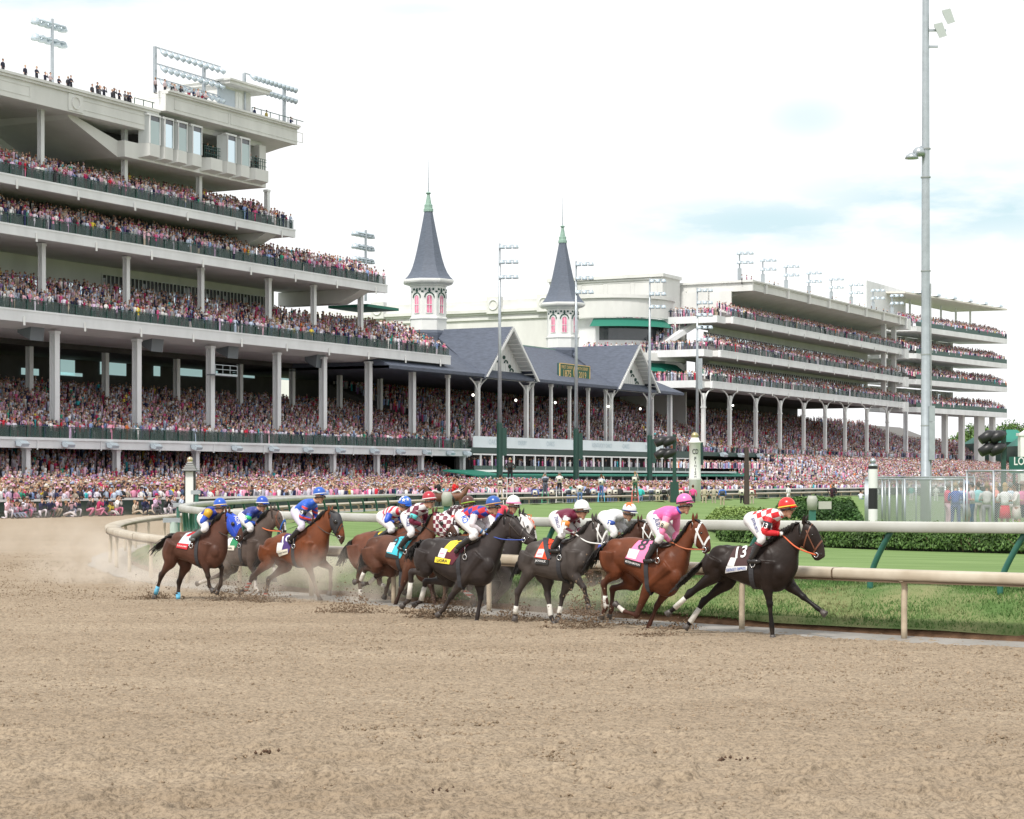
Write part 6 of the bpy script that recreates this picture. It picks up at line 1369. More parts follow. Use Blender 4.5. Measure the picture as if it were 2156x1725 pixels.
    # girth around the barrel
    def girth(i,w__,m_,name):
        s=st[i]; A,B=s[:3],s[3:6]; c=(A+B)/2; m2=MB(); rings=[]
        for a in np.linspace(-2.75,2.75,30):
            nd=np.array([0,math.sin(a),-math.cos(a)]); q=H.bvh.ray_cast(Vector(c+nd*1.0),Vector(-nd)); p=np.array(q[0]) if q[0] is not None else c+nd*.3
            rings.append([tuple(p+nd*.012+np.array([-w__/2,0,0])),tuple(p+nd*.012+np.array([w__/2,0,0])),tuple(p-nd*.004+np.array([w__/2,0,0])),tuple(p-nd*.004+np.array([-w__/2,0,0]))])
        m2.loft(rings); part(name,m2,m_,e)
    if D.get('girth',True): girth(17,.075,D.get('girthcol',mat('girth_web',(.03,.03,.035),.7)),'girth')
    # saddle cloth traced on the near side and mirrored
    def patch(quad,off,m_,name,nu=12,nv=10,both=True,parent=None):
        obs=None
        for side in ((1,-1) if both else (1,)):
            Q=[tr(*p,.24) for p in quad]; V=[];
            for j in range(nv+1):
                for i in range(nu+1):
                    u,v=i/nu,j/nv; P=(Q[0]*(1-u)+Q[1]*u)*(1-v)+(Q[3]*(1-u)+Q[2]*u)*v; q=proj(P[0],P[2],side,off); V.append(q)
            # fill holes above the back with the arc over the spine
            for idx,q in enumerate(V):
                if q is None:
                    j,i=divmod(idx,nu+1); u,v=i/nu,j/nv; P=(Q[0]*(1-u)+Q[1]*u)*(1-v)+(Q[3]*(1-u)+Q[2]*u)*v; V[idx]=(P[0],-side*.03,P[2])
            g=[tuple(f) for f in grid_faces(nv+1,nu+1)]; m2=MB(); m2.add(V,g); inner=[(x,y+side*.010,z) for x,y,z in V]; 
            k0=len(m2.v); m2.add(inner,g); 
            for i in range(nu): m2.add([V[i],V[i+1],inner[i+1],inner[i]],[(0,1,2,3)]); b_=nv*(nu+1); m2.add([V[b_+i],V[b_+i+1],inner[b_+i+1],inner[b_+i]],[(0,1,2,3)])
            for j in range(nv): a_=j*(nu+1); m2.add([V[a_],V[a_+nu+1],inner[a_+nu+1],inner[a_]],[(0,1,2,3)]); a_+=nu; m2.add([V[a_],V[a_+nu+1],inner[a_+nu+1],inner[a_]],[(0,1,2,3)])
            o=part(name,m2,m_,parent or e,True)
            if side==1: obs=o
        return obs
    H.patch=patch
    def decal(s,center,width,ang,m_,off,sy=1.0,parent=None,name='lettering',shear=0):
        """lettering laid on the near side; width and angle in enlargement pixels / degrees"""
        v,f=text2d(s,1,width); ca,sa=math.cos(R(ang)),math.sin(R(ang)); m2=MB(); P=[]
        bm=bmesh.new(); vv=[bm.verts.new((x,y*sy,0)) for x,y in v]
        for q in f:
            try: bm.faces.new([vv[i] for i in q])
            except Exception: pass
        for it in range(3):
            el_=[e_ for e_ in bm.edges if e_.calc_length()>9]
            if not el_: break
            bmesh.ops.subdivide_edges(bm,edges=el_,cuts=1); bmesh.ops.triangulate(bm,faces=bm.faces)
        V=[]
        for b_ in bm.verts:
            x,y=b_.co.x+shear*b_.co.y,b_.co.y; px=center[0]+x*ca+y*sa; py=center[1]+x*sa-y*ca; l=tr(px,py,.24); q=proj(l[0],l[2],1,off); V.append(q or (l[0],l[1]-.02,l[2]))
        bm.verts.index_update(); fs=[tuple(w.index for w in q.verts) for q in bm.faces]; bm.free(); m2.add(V,fs); return part(name,m2,m_,parent or e)
    H.decal=decal
    if 'cloth' in D:
        for (quad,m_,off) in D['cloth']: c=patch(quad,off,m_,'saddle_cloth'); 
        for args in D.get('decals',[]): decal(*args,parent=c)
    # hood
    if 'hood' in D:
        i0,i1,m_,inf=D['hood']; rings=[]
        for s in H.head[i0:i1]:
            A,B,w__=s[:3],s[3:6],s[6]; c=(A+B)/2; hv=(A-B)/2; rr_=[]
            for a in np.linspace(0,2*math.pi,25)[:-1]:
                dd_=hv*math.cos(a)+np.array([0,w__*math.sin(a),0]); nd=dd_/np.linalg.norm(dd_); q=H.bvh.ray_cast(Vector(c+nd*.4),Vector(-nd)); L_=min((Vector(q[0])-Vector(c)).length,np.linalg.norm(dd_)*1.35) if q[0] is not None else np.linalg.norm(dd_)
                rr_.append(tuple(c+nd*(L_+inf)))
            rings.append(rr_)
        m2=MB(); m2.loft(rings); o=part('hood',m2,m_,e,True)
        s=H.head[5]; c_=s[:3]*.66+s[3:6]*.34
        for side in (1,-1):
            m2=MB(); m2.ball((c_[0],-side*(s[6]+inf+.012),c_[2]),.042,12,8,(1,.6,1)); part('blinker_cup' if D.get('cups') else 'eye_opening',m2,D.get('cups') or M_eye,o,True)
            if D.get('cups'): m2=MB(); m2.ball((c_[0]+.03,-side*(s[6]+inf+.030),c_[2]-.005),.026,8,6); part('eye',m2,M_eye,e,True)
    if D.get('saddle',True):
        a=tr(*D['saddle_at'],0); m2=MB(); tp=[]
        s=st[16]; s0=st[13]; zt=lambda x: float(np.interp(x,[q[0] for q in st[5:24]],[q[2] for q in st[5:24]]))
        xs=np.linspace(a[0]-.08,a[0]+.20,9); rings=[]
        for i,x in enumerate(xs):
            lift=.022+.025*(abs(i-4)/4)**2; wd_=.08+.06*(1-abs(i-4)/4); z=zt(x); fl=.03+.04*(1-abs(i-4)/4); rings.append([(x,-wd_-.04,z-fl),(x,-wd_,z-.02+lift*.4),(x,0,z+lift),(x,wd_,z-.02+lift*.4),(x,wd_+.04,z-fl),(x,wd_+.01,z-fl-.01),(x,0,z-.03),(x,-wd_-.01,z-fl-.01)])
        m2.loft(rings); part('saddle',m2,M_leather,e,True); H.saddle=(a[0],zt(a[0]))
        for side in (1,-1):
            m2=MB(); q=proj(a[0]+.02,zt(a[0])-.25,side,.03) or (a[0],-side*.28,zt(a[0])-.25); m2.tube([(q[0],q[1],q[2]+.18),(q[0],q[1]-side*.01,q[2]+.02)],.008,5); m2.tube([(q[0]+.04*math.cos(t),q[1]-side*.01,q[2]-.04+.045*math.sin(t)) for t in np.linspace(0,6.28,13)[:-1]],.009,6,closed=True); part('stirrup',m2,M_steel,e,True)
    return H
WR=M_wrap
M_wb=mat('light_blue_wrap',(.12,.42,.62),.7); M_wr=pattern_mat('red_white_wrap',(.62,.60,.56),(.6,.10,.06),'stripe',4.5,(0,R(90),0))
BAY=(.115,.034,.014); DBAY=(.055,.023,.014); BLK=(.016,.010,.008); GRY=(.062,.052,.048); DG=(.034,.027,.026); LEGK=(.022,.015,.013)
cm=lambda n,c: mat('cloth_'+n,c,.75,bump=.2,bscale=25)
C_w=cm('white',(.68,.68,.68)); C_pink=cm('pink',(.85,.22,.42)); C_or=cm('orange',(.80,.06,.012)); C_yel=cm('yellow',(.85,.68,.05)); C_tur=cm('turquoise',(.05,.50,.62)); C_br=cm('maroon',(.10,.012,.025)); C_bk=cm('black',(.02,.02,.02)); C_red=cm('red',(.55,.02,.03)); C_gr=cm('green',(.02,.22,.09)); C_pur=cm('purple',(.06,.03,.16)); C_cr=cm('cream',(.62,.58,.48)); C_dk=cm('dark_brown',(.05,.02,.02))
I_w=mat('white_print',(.75,.75,.75),.6); I_k=mat('black_print',(.02,.02,.03),.6); I_b=mat('blue_print',(.10,.16,.42),.6); I_p=mat('pink_print',(.75,.15,.35),.6); I_or=mat('orange_print',(.7,.12,.03),.6)
HS={}
HS['L']=dict(crop=4,anchor=(850,1570),theta=27,label='near-black racehorse number 13 leading the field with white hind wraps',coat=BLK,legcol=(.008,.006,.006),seed=1,dust=.12,
 T0=((345,815),(360,905)),T1=((470,735),(520,985)),T2=((610,712),(650,1045)),T3=((770,722),(780,1095)),T4=((925,682),(880,1130)),T5=((985,660),(1060,1135)),N1=((1030,610),(1195,960)),N2=((1120,555),(1212,800)),N3=((1225,500),(1235,705)),
 head=[((1268,488),(1232,700)),((1365,525),(1275,752)),((1425,640),(1330,800)),((1458,745),(1362,850)),((1463,815),(1400,856))],
 legs=dict(nh=[(430,985),(195,1165),(62,1292),(10,1335)],fh=[(560,1040),(325,1240),(205,1425),(175,1462)],nf=[(920,1075),(945,1255),(965,1475),(972,1560)],ff=[(1130,1080),(1262,1195),(1395,1300),(1440,1335)]),
 wraps=dict(nh=(.15,1.0,WR),fh=(.30,1.1,WR)),tail=[(345,830),(300,890),(240,950),(180,1010),(140,1050)],ear=.02,tack=M_brleather,saddle_at=(830,700),
 cloth=[([(600,722),(770,722),(745,905),(552,900)],C_dk,.012),([(552,905),(745,905),(742,940),(535,965)],C_w,.020),([(585,828),(640,832),(622,905),(557,900)],C_w,.018)],
 decals=[('13',(672,782),95,-8,I_w,.026,1.1),('SERENGETI EMPRESS',(642,930),185,-5,I_b,.030,1.7)],stirr=1)
HS['K']=dict(crop=3,anchor=(1560,1520),theta=32,label='bright bay racehorse number 8 with white bridle and pink saddle cloth',coat=BAY,legcol=(.06,.022,.014),seed=2,dust=.15,
 T0=((1150,735),(1145,850)),T1=((1235,672),(1290,950)),T2=((1400,642),(1400,985)),T3=((1570,668),(1530,1085)),T4=((1760,705),(1650,1180)),T5=((1835,690),(1790,1200)),N1=((1865,640),(1915,980)),N2=((1925,560),(1955,790)),N3=((1975,490),(1985,705)),
 head=[((2000,478),(1985,690)),((2085,520),(2020,740)),((2135,620),(2070,775)),((2150,705),(2090,805)),((2155,750),(2105,806))],
 legs=dict(nh=[(1245,975),(1140,1085),(1165,1290),(1125,1385)],fh=[(1440,1075),(1225,1130),(1212,1325),(1192,1385)],nf=[(1570,1095),(1450,1385),(1330,1345),(1265,1290)],ff=[(1745,1140),(1645,1290),(1572,1470),(1548,1525)]),
 wraps=dict(nh=(.55,1.3,WR)),socks=dict(nf=.99),tail=[(1150,730),(1100,760),(1060,830),(1030,900)],ear=.0,tack=M_wleather,tackw=.034,nosecol=M_wleather,saddle_at=(1700,690),muzzle=(.06,.03,.025),
 cloth=[([(1440,680),(1570,690),(1530,890),(1355,840)],C_pink,.012),([(1352,848),(1508,892),(1502,930),(1350,890)],C_bk,.020),([(1385,755),(1480,772),(1455,855),(1370,835)],C_w,.018)],
 decals=[('8',(1495,722),70,12,I_k,.022,.9),('MOTION EMOTION',(1430,888),140,16,I_w,.028,1.5)])
HS['I']=dict(crop=3,anchor=(670,1475),theta=29,label='steel-grey racehorse number 1 with orange saddle cloth and white bridle',coat=GRY,legcol=(.045,.036,.034),seed=3,dust=.2,muzzle=(.16,.15,.15),
 T0=((430,740),(400,850)),T1=((490,690),(505,990)),T2=((600,655),(640,1040)),T3=((720,680),(740,1062)),T4=((870,650),(830,1040)),T5=((910,610),(950,1000)),N1=((940,585),(1020,880)),N2=((985,535),(1050,730)),N3=((1030,490),(1075,680)),
 head=[((1050,475),(1075,670)),((1120,520),(1105,715)),((1160,590),(1130,730)),((1178,660),(1140,745)),((1190,700),(1160,750))],
 legs=dict(nh=[(430,970),(325,1170),(305,1335),(298,1405)],fh=[(600,1050),(610,1200),(635,1380),(665,1455)],nf=[(850,985),(950,1125),(985,1250),(990,1290)],ff=[(800,1080),(745,1210),(720,1360),(712,1420)]),
 wraps=dict(nh=(.75,1.5,WR),fh=(.45,1.15,WR),ff=(.6,1.1,WR)),tail=[(430,750),(395,800),(372,880),(365,960)],tack=M_wleather,tackw=.028,nosecol=M_wleather,noseoff=.045,saddle_at=(780,660),hair=M_hair,
 cloth=[([(545,665),(655,655),(635,860),(490,835)],C_or,.012),([(495,840),(632,862),(628,905),(500,895)],C_bk,.020),([(522,760),(582,760),(568,838),(500,832)],C_w,.019)],
 decals=[('1',(575,718),40,-25,I_k,.022,1.3),('JAYWALK',(555,872),105,5,I_w,.028,1.2),('OAKS',(540,805),45,-4,I_p,.026,1.2)])
HS['G']=dict(crop=2,anchor=(1410,1445),theta=30,label='dark grey-brown racehorse with yellow and maroon saddle cloth and two white hind wraps',coat=DG,legcol=(.028,.022,.021),seed=4,dust=.2,fine=1,
 T0=((895,705),(870,830)),T1=((965,668),(1020,940)),T2=((1090,655),(1120,1010)),T3=((1270,680),(1230,1070)),T4=((1460,655),(1380,1100)),T5=((1530,600),(1530,1085)),N1=((1575,545),(1620,880)),N2=((1630,480),(1670,720)),N3=((1675,435),(1705,650)),
 head=[((1700,430),(1700,640)),((1780,458),(1760,660)),((1850,540),(1820,680)),((1915,610),(1880,715)),((1985,655),(1940,722))],
 legs=dict(nh=[(930,960),(800,975),(775,1235),(722,1285)],fh=[(1170,1050),(935,1065),(890,1245),(840,1275)],nf=[(1285,1060),(1170,1215),(1105,1325),(1062,1368)],ff=[(1450,1090),(1455,1225),(1425,1390),(1415,1445)]),
 wraps=dict(nh=(.38,.97,WR),fh=(.25,1.0,WR)),tail=[(890,700),(850,715),(830,760),(840,810)],tack=M_leather,saddle_at=(1370,670),
 cloth=[([(1130,690),(1330,705),(1200,905),(1045,870)],C_br,.012),([(1040,832),(1185,858),(1175,900),(1032,880)],C_yel,.021),([(1135,690),(1235,675),(1165,790),(1100,765)],C_yel,.016),([(1080,752),(1142,765),(1125,845),(1062,830)],C_w,.022)],
 decals=[('OAKS',(1100,800),40,5,I_p,.028,1.2),('LIORA',(1108,866),100,4,I_k,.030,1.0)])
HS['H']=dict(crop=2,anchor=(1650,1330),theta=34,label='dark bay racehorse in a white face hood lettered JCJ, half hidden on the far side',coat=DG,legcol=(.07,.04,.028),seed=5,dust=.3,fine=0,
 T0=((1110,680),(1100,800)),T1=((1180,640),(1230,900)),T2=((1300,630),(1350,960)),T3=((1460,640),(1460,1020)),T4=((1640,620),(1600,1060)),T5=((1700,590),(1740,1030)),N1=((1730,550),(1810,870)),N2=((1760,500),(1840,720)),N3=((1800,440),(1860,650)),
 head=[((1840,420),(1840,610)),((1930,460),(1870,650)),((1965,540),(1900,690)),((1985,630),(1930,700)),((1990,680),(1950,715))],
 legs=dict(nh=[(1180,940),(1120,1100),(1110,1230),(1100,1280)],fh=[(1300,1000),(1280,1140),(1385,1215),(1390,1290)],nf=[(1700,1080),(1600,1235),(1520,1300),(1470,1322)],ff=[(1600,1100),(1580,1180),(1540,1230),(1520,1260)]),
 wraps=dict(fh=(.2,.9,M_wr)),socks=dict(nf=.5),saddle_at=(1600,630),hood=(0,9,cm('hood_white',(.68,.66,.66)),.012),cups=cm('cup_white',(.72,.72,.72)),blaze=(10,14,.03),tack=M_leather)
HS['J']=dict(crop=3,anchor=(1100,1350),theta=32,label='dark bay racehorse number 3 with white bridle, hidden behind the bright bay',coat=DBAY,legcol=(.05,.026,.018),seed=6,dust=.3,fine=0,
 T0=((870,700),(860,800)),T1=((930,670),(960,930)),T2=((1040,660),(1050,970)),T3=((1160,670),(1150,1020)),T4=((1300,640),(1260,1040)),T5=((1350,610),(1360,1020)),N1=((1380,580),(1440,860)),N2=((1420,545),(1470,720)),N3=((1465,500),(1500,670)),
 head=[((1482,488),(1505,660)),((1560,510),(1530,690)),((1595,570),(1565,700)),((1615,630),(1580,720)),((1625,670),(1590,722))],
 legs=dict(nh=[(1010,970),(1040,1120),(1045,1270),(1060,1330)],fh=[(1130,1000),(1120,1110),(1100,1150),(1090,1200)],nf=[(1200,1000),(1080,1010),(955,1160),(905,1235)],ff=[(1330,1060),(1400,1150),(1430,1190),(1440,1240)]),
 wraps=dict(nh=(.7,1.1,WR),nf=(.7,1.1,WR),ff=(.3,1.1,WR)),tack=M_wleather,tackw=.026,nosecol=M_wleather,saddle_at=(1200,650),blaze=(5,12,.03),
 cloth=[([(1080,680),(1180,670),(1170,910),(1070,905)],cm('cloth_royal',(.03,.06,.35)),.012)])
HS['F']=dict(crop=2,anchor=(1250,1290),theta=32,label='chestnut-brown racehorse behind the dark grey one, mostly hidden',coat=(.16,.055,.025),legcol=(.07,.03,.02),seed=7,dust=.3,fine=0,
 T0=((880,700),(870,790)),T1=((940,660),(970,900)),T2=((1050,640),(1060,940)),T3=((1160,640),(1160,980)),T4=((1300,610),(1270,1000)),T5=((1350,590),(1370,980)),N1=((1380,560),(1440,840)),N2=((1420,530),(1470,700)),N3=((1450,500),(1490,650)),
 head=[((1465,492),(1500,645)),((1530,515),(1520,670)),((1560,570),(1545,690)),((1580,620),(1560,705)),((1590,650),(1570,710))],
 legs=dict(nh=[(1000,940),(990,1080),(1010,1200),(1035,1275)],fh=[(1130,980),(1140,1100),(1115,1210),(1100,1270)],nf=[(1260,1010),(1330,1100),(1340,1180),(1320,1220)],ff=[(1340,1030),(1380,1090),(1350,1150),(1330,1180)]),
 saddle_at=(1180,630),tack=M_leather)
HS['E']=dict(crop=2,anchor=(800,1298),theta=30,label='bay racehorse number 9 in a maroon and white checkered hood',coat=(.10,.042,.026),legcol=(.045,.024,.018),seed=8,dust=.3,
 T0=((395,700),(370,810)),T1=((450,650),(470,900)),T2=((560,620),(590,900)),T3=((690,640),(680,960)),T4=((850,635),(790,990)),T5=((900,600),(900,980)),N1=((940,540),(985,850)),N2=((975,470),(1010,680)),N3=((1005,420),(1035,610)),
 head=[((1020,410),(1030,590)),((1110,430),(1060,635)),((1175,500),(1110,640)),((1225,580),(1170,650)),((1238,620),(1190,662))],
 legs=dict(nh=[(470,930),(365,945),(320,1050),(275,1065)],fh=[(610,960),(475,1005),(405,1075),(355,1085)],nf=[(760,980),(700,1140),(655,1260),(640,1298)],ff=[(890,1000),(980,1110),(1010,1240),(1030,1300)]),
 wraps=dict(nh=(.3,1.05,WR),fh=(.3,1.05,WR)),tail=[(400,700),(370,770),(375,850),(390,900)],saddle_at=(800,640),tack=M_leather,hood=(0,10,pattern_mat('hood_checks',(.66,.62,.62),(.16,.015,.035),'check',13),.012),
 cloth=[([(640,645),(790,650),(700,845),(575,800)],C_tur,.012),([(575,790),(680,820),(680,848),(565,830)],C_bk,.020),([(595,700),(650,700),(625,790),(575,780)],C_w,.019)],
 decals=[('9',(640,690),45,-20,I_k,.022,1.0)])
HS['D']=dict(crop=2,anchor=(420,1262),theta=32,label='bay racehorse number 4 with yellow saddle cloth and streaming dark tail',coat=(.125,.045,.026),legcol=(.055,.026,.018),seed=9,dust=.3,
 T0=((272,700),(265,800)),T1=((310,620),(330,880)),T2=((430,585),(450,900)),T3=((570,590),(560,930)),T4=((700,560),(670,950)),T5=((750,520),(780,920)),N1=((780,480),(850,800)),N2=((820,430),(880,650)),N3=((870,400),(910,590)),
 head=[((885,395),(905,580)),((950,430),(930,610)),((985,500),(955,640)),((1005,560),(975,650)),((1010,600),(985,655))],
 legs=dict(nh=[(330,930),(300,1020),(318,1175),(320,1245)],fh=[(480,960),(500,1080),(545,1110),(590,1165)],nf=[(650,960),(590,1060),(560,1150),(545,1200)],ff=[(740,960),(800,1060),(770,1130),(740,1160)]),
 wraps=dict(nh=(.75,1.3,WR),fh=(.5,1.2,WR)),tail=[(275,690),(225,700),(190,780),(165,860)],saddle_at=(620,570),tack=M_leather,
 cloth=[([(470,575),(560,570),(440,790),(372,770)],C_yel,.012),([(372,760),(435,765),(425,790),(370,788)],C_bk,.021),([(392,690),(436,690),(420,755),(378,752)],C_w,.019)],
 decals=[('4',(448,640),55,-30,I_k,.022,1.0),('BELLA',(400,775),48,2,I_w,.028,1.1)])
HS['C']=dict(crop=1,anchor=(1400,1238),theta=28,label='bright bay racehorse number 10 in a black face hood, purple cloth',coat=(.14,.042,.016),legcol=(.06,.028,.02),seed=10,dust=.2,
 T0=((1165,765),(1150,860)),T1=((1225,665),(1260,870)),T2=((1340,600),(1360,870)),T3=((1450,615),(1450,920)),T4=((1590,540),(1540,935)),T5=((1640,500),(1640,930)),N1=((1680,455),(1740,820)),N2=((1725,410),(1765,650)),N3=((1765,385),(1800,570)),
 head=[((1785,395),(1800,560)),((1865,420),(1815,600)),((1895,510),(1840,640)),((1915,600),(1870,690)),((1918,660),(1885,722))],
 legs=dict(nh=[(1190,880),(1045,1025),(985,1140),(945,1160)],fh=[(1370,910),(1200,1045),(1172,1175),(1165,1228)],nf=[(1560,880),(1612,1015),(1658,1170),(1680,1225)],ff=[(1700,880),(1785,940),(1785,1110),(1775,1168)]),
 wraps=dict(nh=(.35,1.2,M_wr),fh=(.9,1.6,M_wr)),tail=[(1170,750),(1150,800),(1140,850),(1135,890)],saddle_at=(1500,590),tack=M_leather,hood=(0,9,mat('hood_black',(.03,.03,.035),.6),.012),
 cloth=[([(1330,600),(1440,620),(1400,790),(1290,800)],C_pur,.012),([(1290,775),(1392,755),(1395,800),(1305,825)],C_cr,.021),([(1290,700),(1345,700),(1335,785),(1285,790)],C_w,.019)],
 decals=[('10',(1355,665),65,-15,I_w,.022,1.0),('STREET BAND',(1345,790),92,-13,I_k,.028,1.2)])
HS['B']=dict(crop=1,anchor=(1000,1180),theta=30,label='dusty grey-brown racehorse with white blaze and blue noseband',coat=(.085,.062,.052),legcol=(.07,.055,.048),seed=11,dust=.35,
 T0=((760,690),(750,790)),T1=((800,650),(800,880)),T2=((870,630),(880,910)),T3=((960,610),(960,920)),T4=((1070,550),(1040,915)),T5=((1110,500),(1110,900)),N1=((1140,455),(1190,780)),N2=((1180,410),(1225,600)),N3=((1220,385),(1265,540)),
 head=[((1240,380),(1270,540)),((1315,400),(1290,570)),((1345,470),(1310,600)),((1360,550),(1325,625)),((1362,590),(1335,630))],
 legs=dict(nh=[(800,930),(740,1000),(590,1060),(535,1080)],fh=[(860,930),(790,1020),(720,1100),(690,1140)],nf=[(1040,900),(1070,1010),(1078,1120),(1105,1180)],ff=[(1120,900),(1240,900),(1260,980),(1255,1040)]),
 socks=dict(nh=.6,nf=.4,ff=.4),saddle_at=(990,600),tack=M_brleather,blaze=(4,14,.032),nosecol=mat('blue_fleece',(.03,.12,.42),.8),noseoff=.03,
 cloth=[([(830,640),(920,630),(900,745),(790,750)],C_gr,.012),([(790,725),(888,728),(886,770),(792,768)],C_cr,.021),([(800,660),(845,655),(835,725),(792,728)],C_w,.019)],
 decals=[('EQUAL',(835,750),70,2,I_k,.028,1.1)])
HS['A']=dict(crop=1,anchor=(440,1245),theta=28,label='dark bay racehorse in a blue hood lettered ADR at the back of the field',coat=(.085,.036,.024),legcol=(.032,.02,.016),seed=12,dust=.15,
 T0=((300,640),(270,740)),T1=((360,600),(350,840)),T2=((450,585),(460,880)),T3=((540,590),(560,930)),T4=((640,560),(640,940)),T5=((680,520),(720,930)),N1=((710,470),(790,800)),N2=((750,430),(800,640)),N3=((790,410),(825,590)),
 head=[((810,408),(825,590)),((890,440),(845,625)),((930,520),(880,665)),((952,600),(905,690)),((958,650),(925,695))],
 legs=dict(nh=[(265,880),(180,1010),(140,1140),(122,1200)],fh=[(410,910),(350,1070),(340,1185),(342,1240)],nf=[(590,870),(625,1020),(635,1105),(660,1140)],ff=[(715,860),(752,935),(742,1090),(712,1155)]),
 wraps=dict(nh=(.75,1.7,M_wb),fh=(.85,1.9,M_wb)),tail=[(305,635),(260,650),(210,680),(160,730)],saddle_at=(540,570),tack=mat('blue_tack',(.08,.10,.5),.5),hood=(0,10,cm('hood_blue',(.02,.07,.50)),.012),
 cloth=[([(390,610),(490,590),(460,730),(350,700)],cm('cloth_lightblue',(.55,.66,.74)),.012),([(345,700),(452,712),(440,762),(335,742)],C_red,.020),([(440,600),(490,590),(430,640),(400,640)],C_red,.018)],
 decals=[('FLOR DE LA MAR',(392,730),95,8,I_w,.028,1.6)])
HH={}
for k_h in ('B','F','D','H','J','A','E','C','G','I','K','L'):
    HH[k_h]=build_horse(HS[k_h])
# hood lettering
def head_text(H,s,pts,w_,ang,m_,sy=1.0):
    H.decal(s,pts,w_,ang,m_,.035,sy)
head_text(HH['A'],'ADR',(905,480),95,68,I_w)
head_text(HH['H'],'JCJ',(1905,450),70,12,I_or)
# ================= jockeys =================
M_skinj=mat('skin',(.50,.27,.18),.5,var=.1,vscale=12)
M_boot=mat('black_boot',(.02,.018,.018),.25); M_bootm=mat('maroon_boot',(.16,.02,.03),.35)
M_breech=mat('white_breeches',(.66,.65,.66),.7,bump=.5,bscale=16); M_breechl=mat('lilac_breeches',(.58,.55,.66),.7,bump=.5,bscale=16)
M_glove=mat('white_glove',(.68,.68,.66),.6)
M_lensg=mat('goggle_lens',(.05,.035,.02),.12,spec=.9); M_gog=mat('goggle_frame',(.02,.02,.02),.4)
sm=lambda n,c: mat('silk_'+n,c,.42,bump=.55,bscale=13)
SK={'red':(.62,.02,.03),'white':(.70,.70,.70),'pink':(.85,.13,.38),'lpink':(.85,.30,.50),'blue':(.02,.07,.48),'maroon':(.13,.010,.035),'navy':(.02,.03,.14),'yellow':(.75,.48,.05),'green':(.02,.45,.15)}
def build_jockey(H,J):
    tr=H.tr; e=empty('person',tuple(H.root),J['label'],'jockey','jockeys riding in the race',rz=-H.th); P={}
    for k_,r in (('he',0),('fa',0),('ne',0),('ch',0),('pe',0),('sh',.165),('el',.25),('ha',.07),('kn',.25),('an',.29),('to',.30)):
        P[k_]=tr(*J[k_],r)
    mir=lambda p: np.array([p[0],-p[1],p[2]])
    he,fa,ne,ch,pe=P['he'],P['fa'],P['ne'],P['ch'],P['pe']
    dn=(fa-he); dn/=np.linalg.norm(dn)+1e-9; fw=np.array([-dn[2],0,dn[0]]); fw=fw if fw[0]>0 else -fw      # face direction, square to the head's axis
    sk=he*.45+fa*.55
    body=MB(); body.ball(tuple(he*.75+fa*.25),.092,14,10,(1.02,.82,1.0)); body.ball(tuple(sk+dn*.02),.078,14,10,(1.0,.84,1.25))
    body.tube([tuple(sk+dn*.10-fw*.0),tuple(sk+dn*.105+fw*.035)],[.042,.034],8)                     # jaw and chin
    nb=sk+fw*.078+dn*.015; body.tube([tuple(nb-dn*.035),tuple(nb+fw*.020+dn*.012),tuple(nb+dn*.022)],[.010,.017,.013],8)
    for s in(-1,1): body.tube([tuple(sk+np.array([0,s*.072,0])-dn*.01),tuple(sk+np.array([0,s*.083,0])-fw*.012-dn*.02),tuple(sk+np.array([0,s*.080,0])+dn*.022)],[.012,.016,.010],6)
    body.tube([tuple(sk+dn*.06-fw*.03),tuple(ne*.7+(sk)*.3),tuple(ne*.8+ch*.2)],[.058,.060,.07],10)
    body.tube([tuple(ne*.7+ch*.3),tuple(ch),tuple(ch*.5+pe*.5),tuple(pe)],[.09,.12,.105,.11],12)
    arms=[];legs_=[]
    for s in (1,-1):
        g=(lambda p:p) if s==1 else mir
        sh,el,ha,kn,an,to=[g(P[q]) for q in('sh','el','ha','kn','an','to')]
        if 'el2' in J and s==-1: el=np.array([el[0],el[1],el[2]])
        hip=pe+np.array([.02,-s*.09,-.02])
        arms.append((sh,el,ha,s)); legs_.append((hip,kn,an,to,s))
        wr=ha*.86+el*.14; body.tube([tuple(sh),tuple(el),tuple(wr)],[.045,.036,.026],8)
        # palm and five bent fingers closing on the rein
        d=(ha-el); d/=np.linalg.norm(d); sid=np.array([0,1,0]); dnw=np.cross(d,sid); dnw=dnw if dnw[2]<0 else -dnw; dnw/=np.linalg.norm(dnw)
        body.tube([tuple(wr),tuple(ha),tuple(ha+d*.030)],[.026,.031,.027],8)
        for i in range(4):
            o=np.array([0,(i-1.5)*.0185,0]); L_=(.9,1.0,.97,.8)[i]; q0=ha+d*.028+o; q1=q0+d*.030*L_+dnw*.008; q2=q1+dnw*.028*L_; q3=q2-d*.020*L_+dnw*.004
            body.tube([tuple(q0),tuple(q1),tuple(q2),tuple(q3)],[.0098,.0095,.009,.008],6)
        q0=ha+np.array([0,s*.028,0]); body.tube([tuple(q0-d*.01),tuple(q0+d*.022+np.array([0,s*.012,0])+dnw*.01),tuple(q0+d*.034+dnw*.028)],[.012,.0105,.009],6)
        body.tube([tuple(hip),tuple(kn),tuple(an)],[.075,.045,.032],8)
    me=remesh(body,.0085,2,'body',[M_skinj]); o=link(bpy.data.objects.new('body',me)); o.parent=e
    for p in me.polygons: pass
    if J.get('gloves'):
        for (sh,el,ha,s) in arms: m=MB(); m.ball(tuple(ha+(ha-el)/np.linalg.norm(ha-el)*.015),.042,10,8,(1.1,.95,.9)); part('glove',m,J['gloves'],e,True)
    # mouth
    m=MB(); q=sk+dn*.062+fw*.072; m.tube([tuple(q+np.array([0,-.022,0])),tuple(q+fw*.006),tuple(q+np.array([0,.022,0]))],.006,5); part('mouth',m,mat('lips',(.30,.10,.09),.5),e,True)
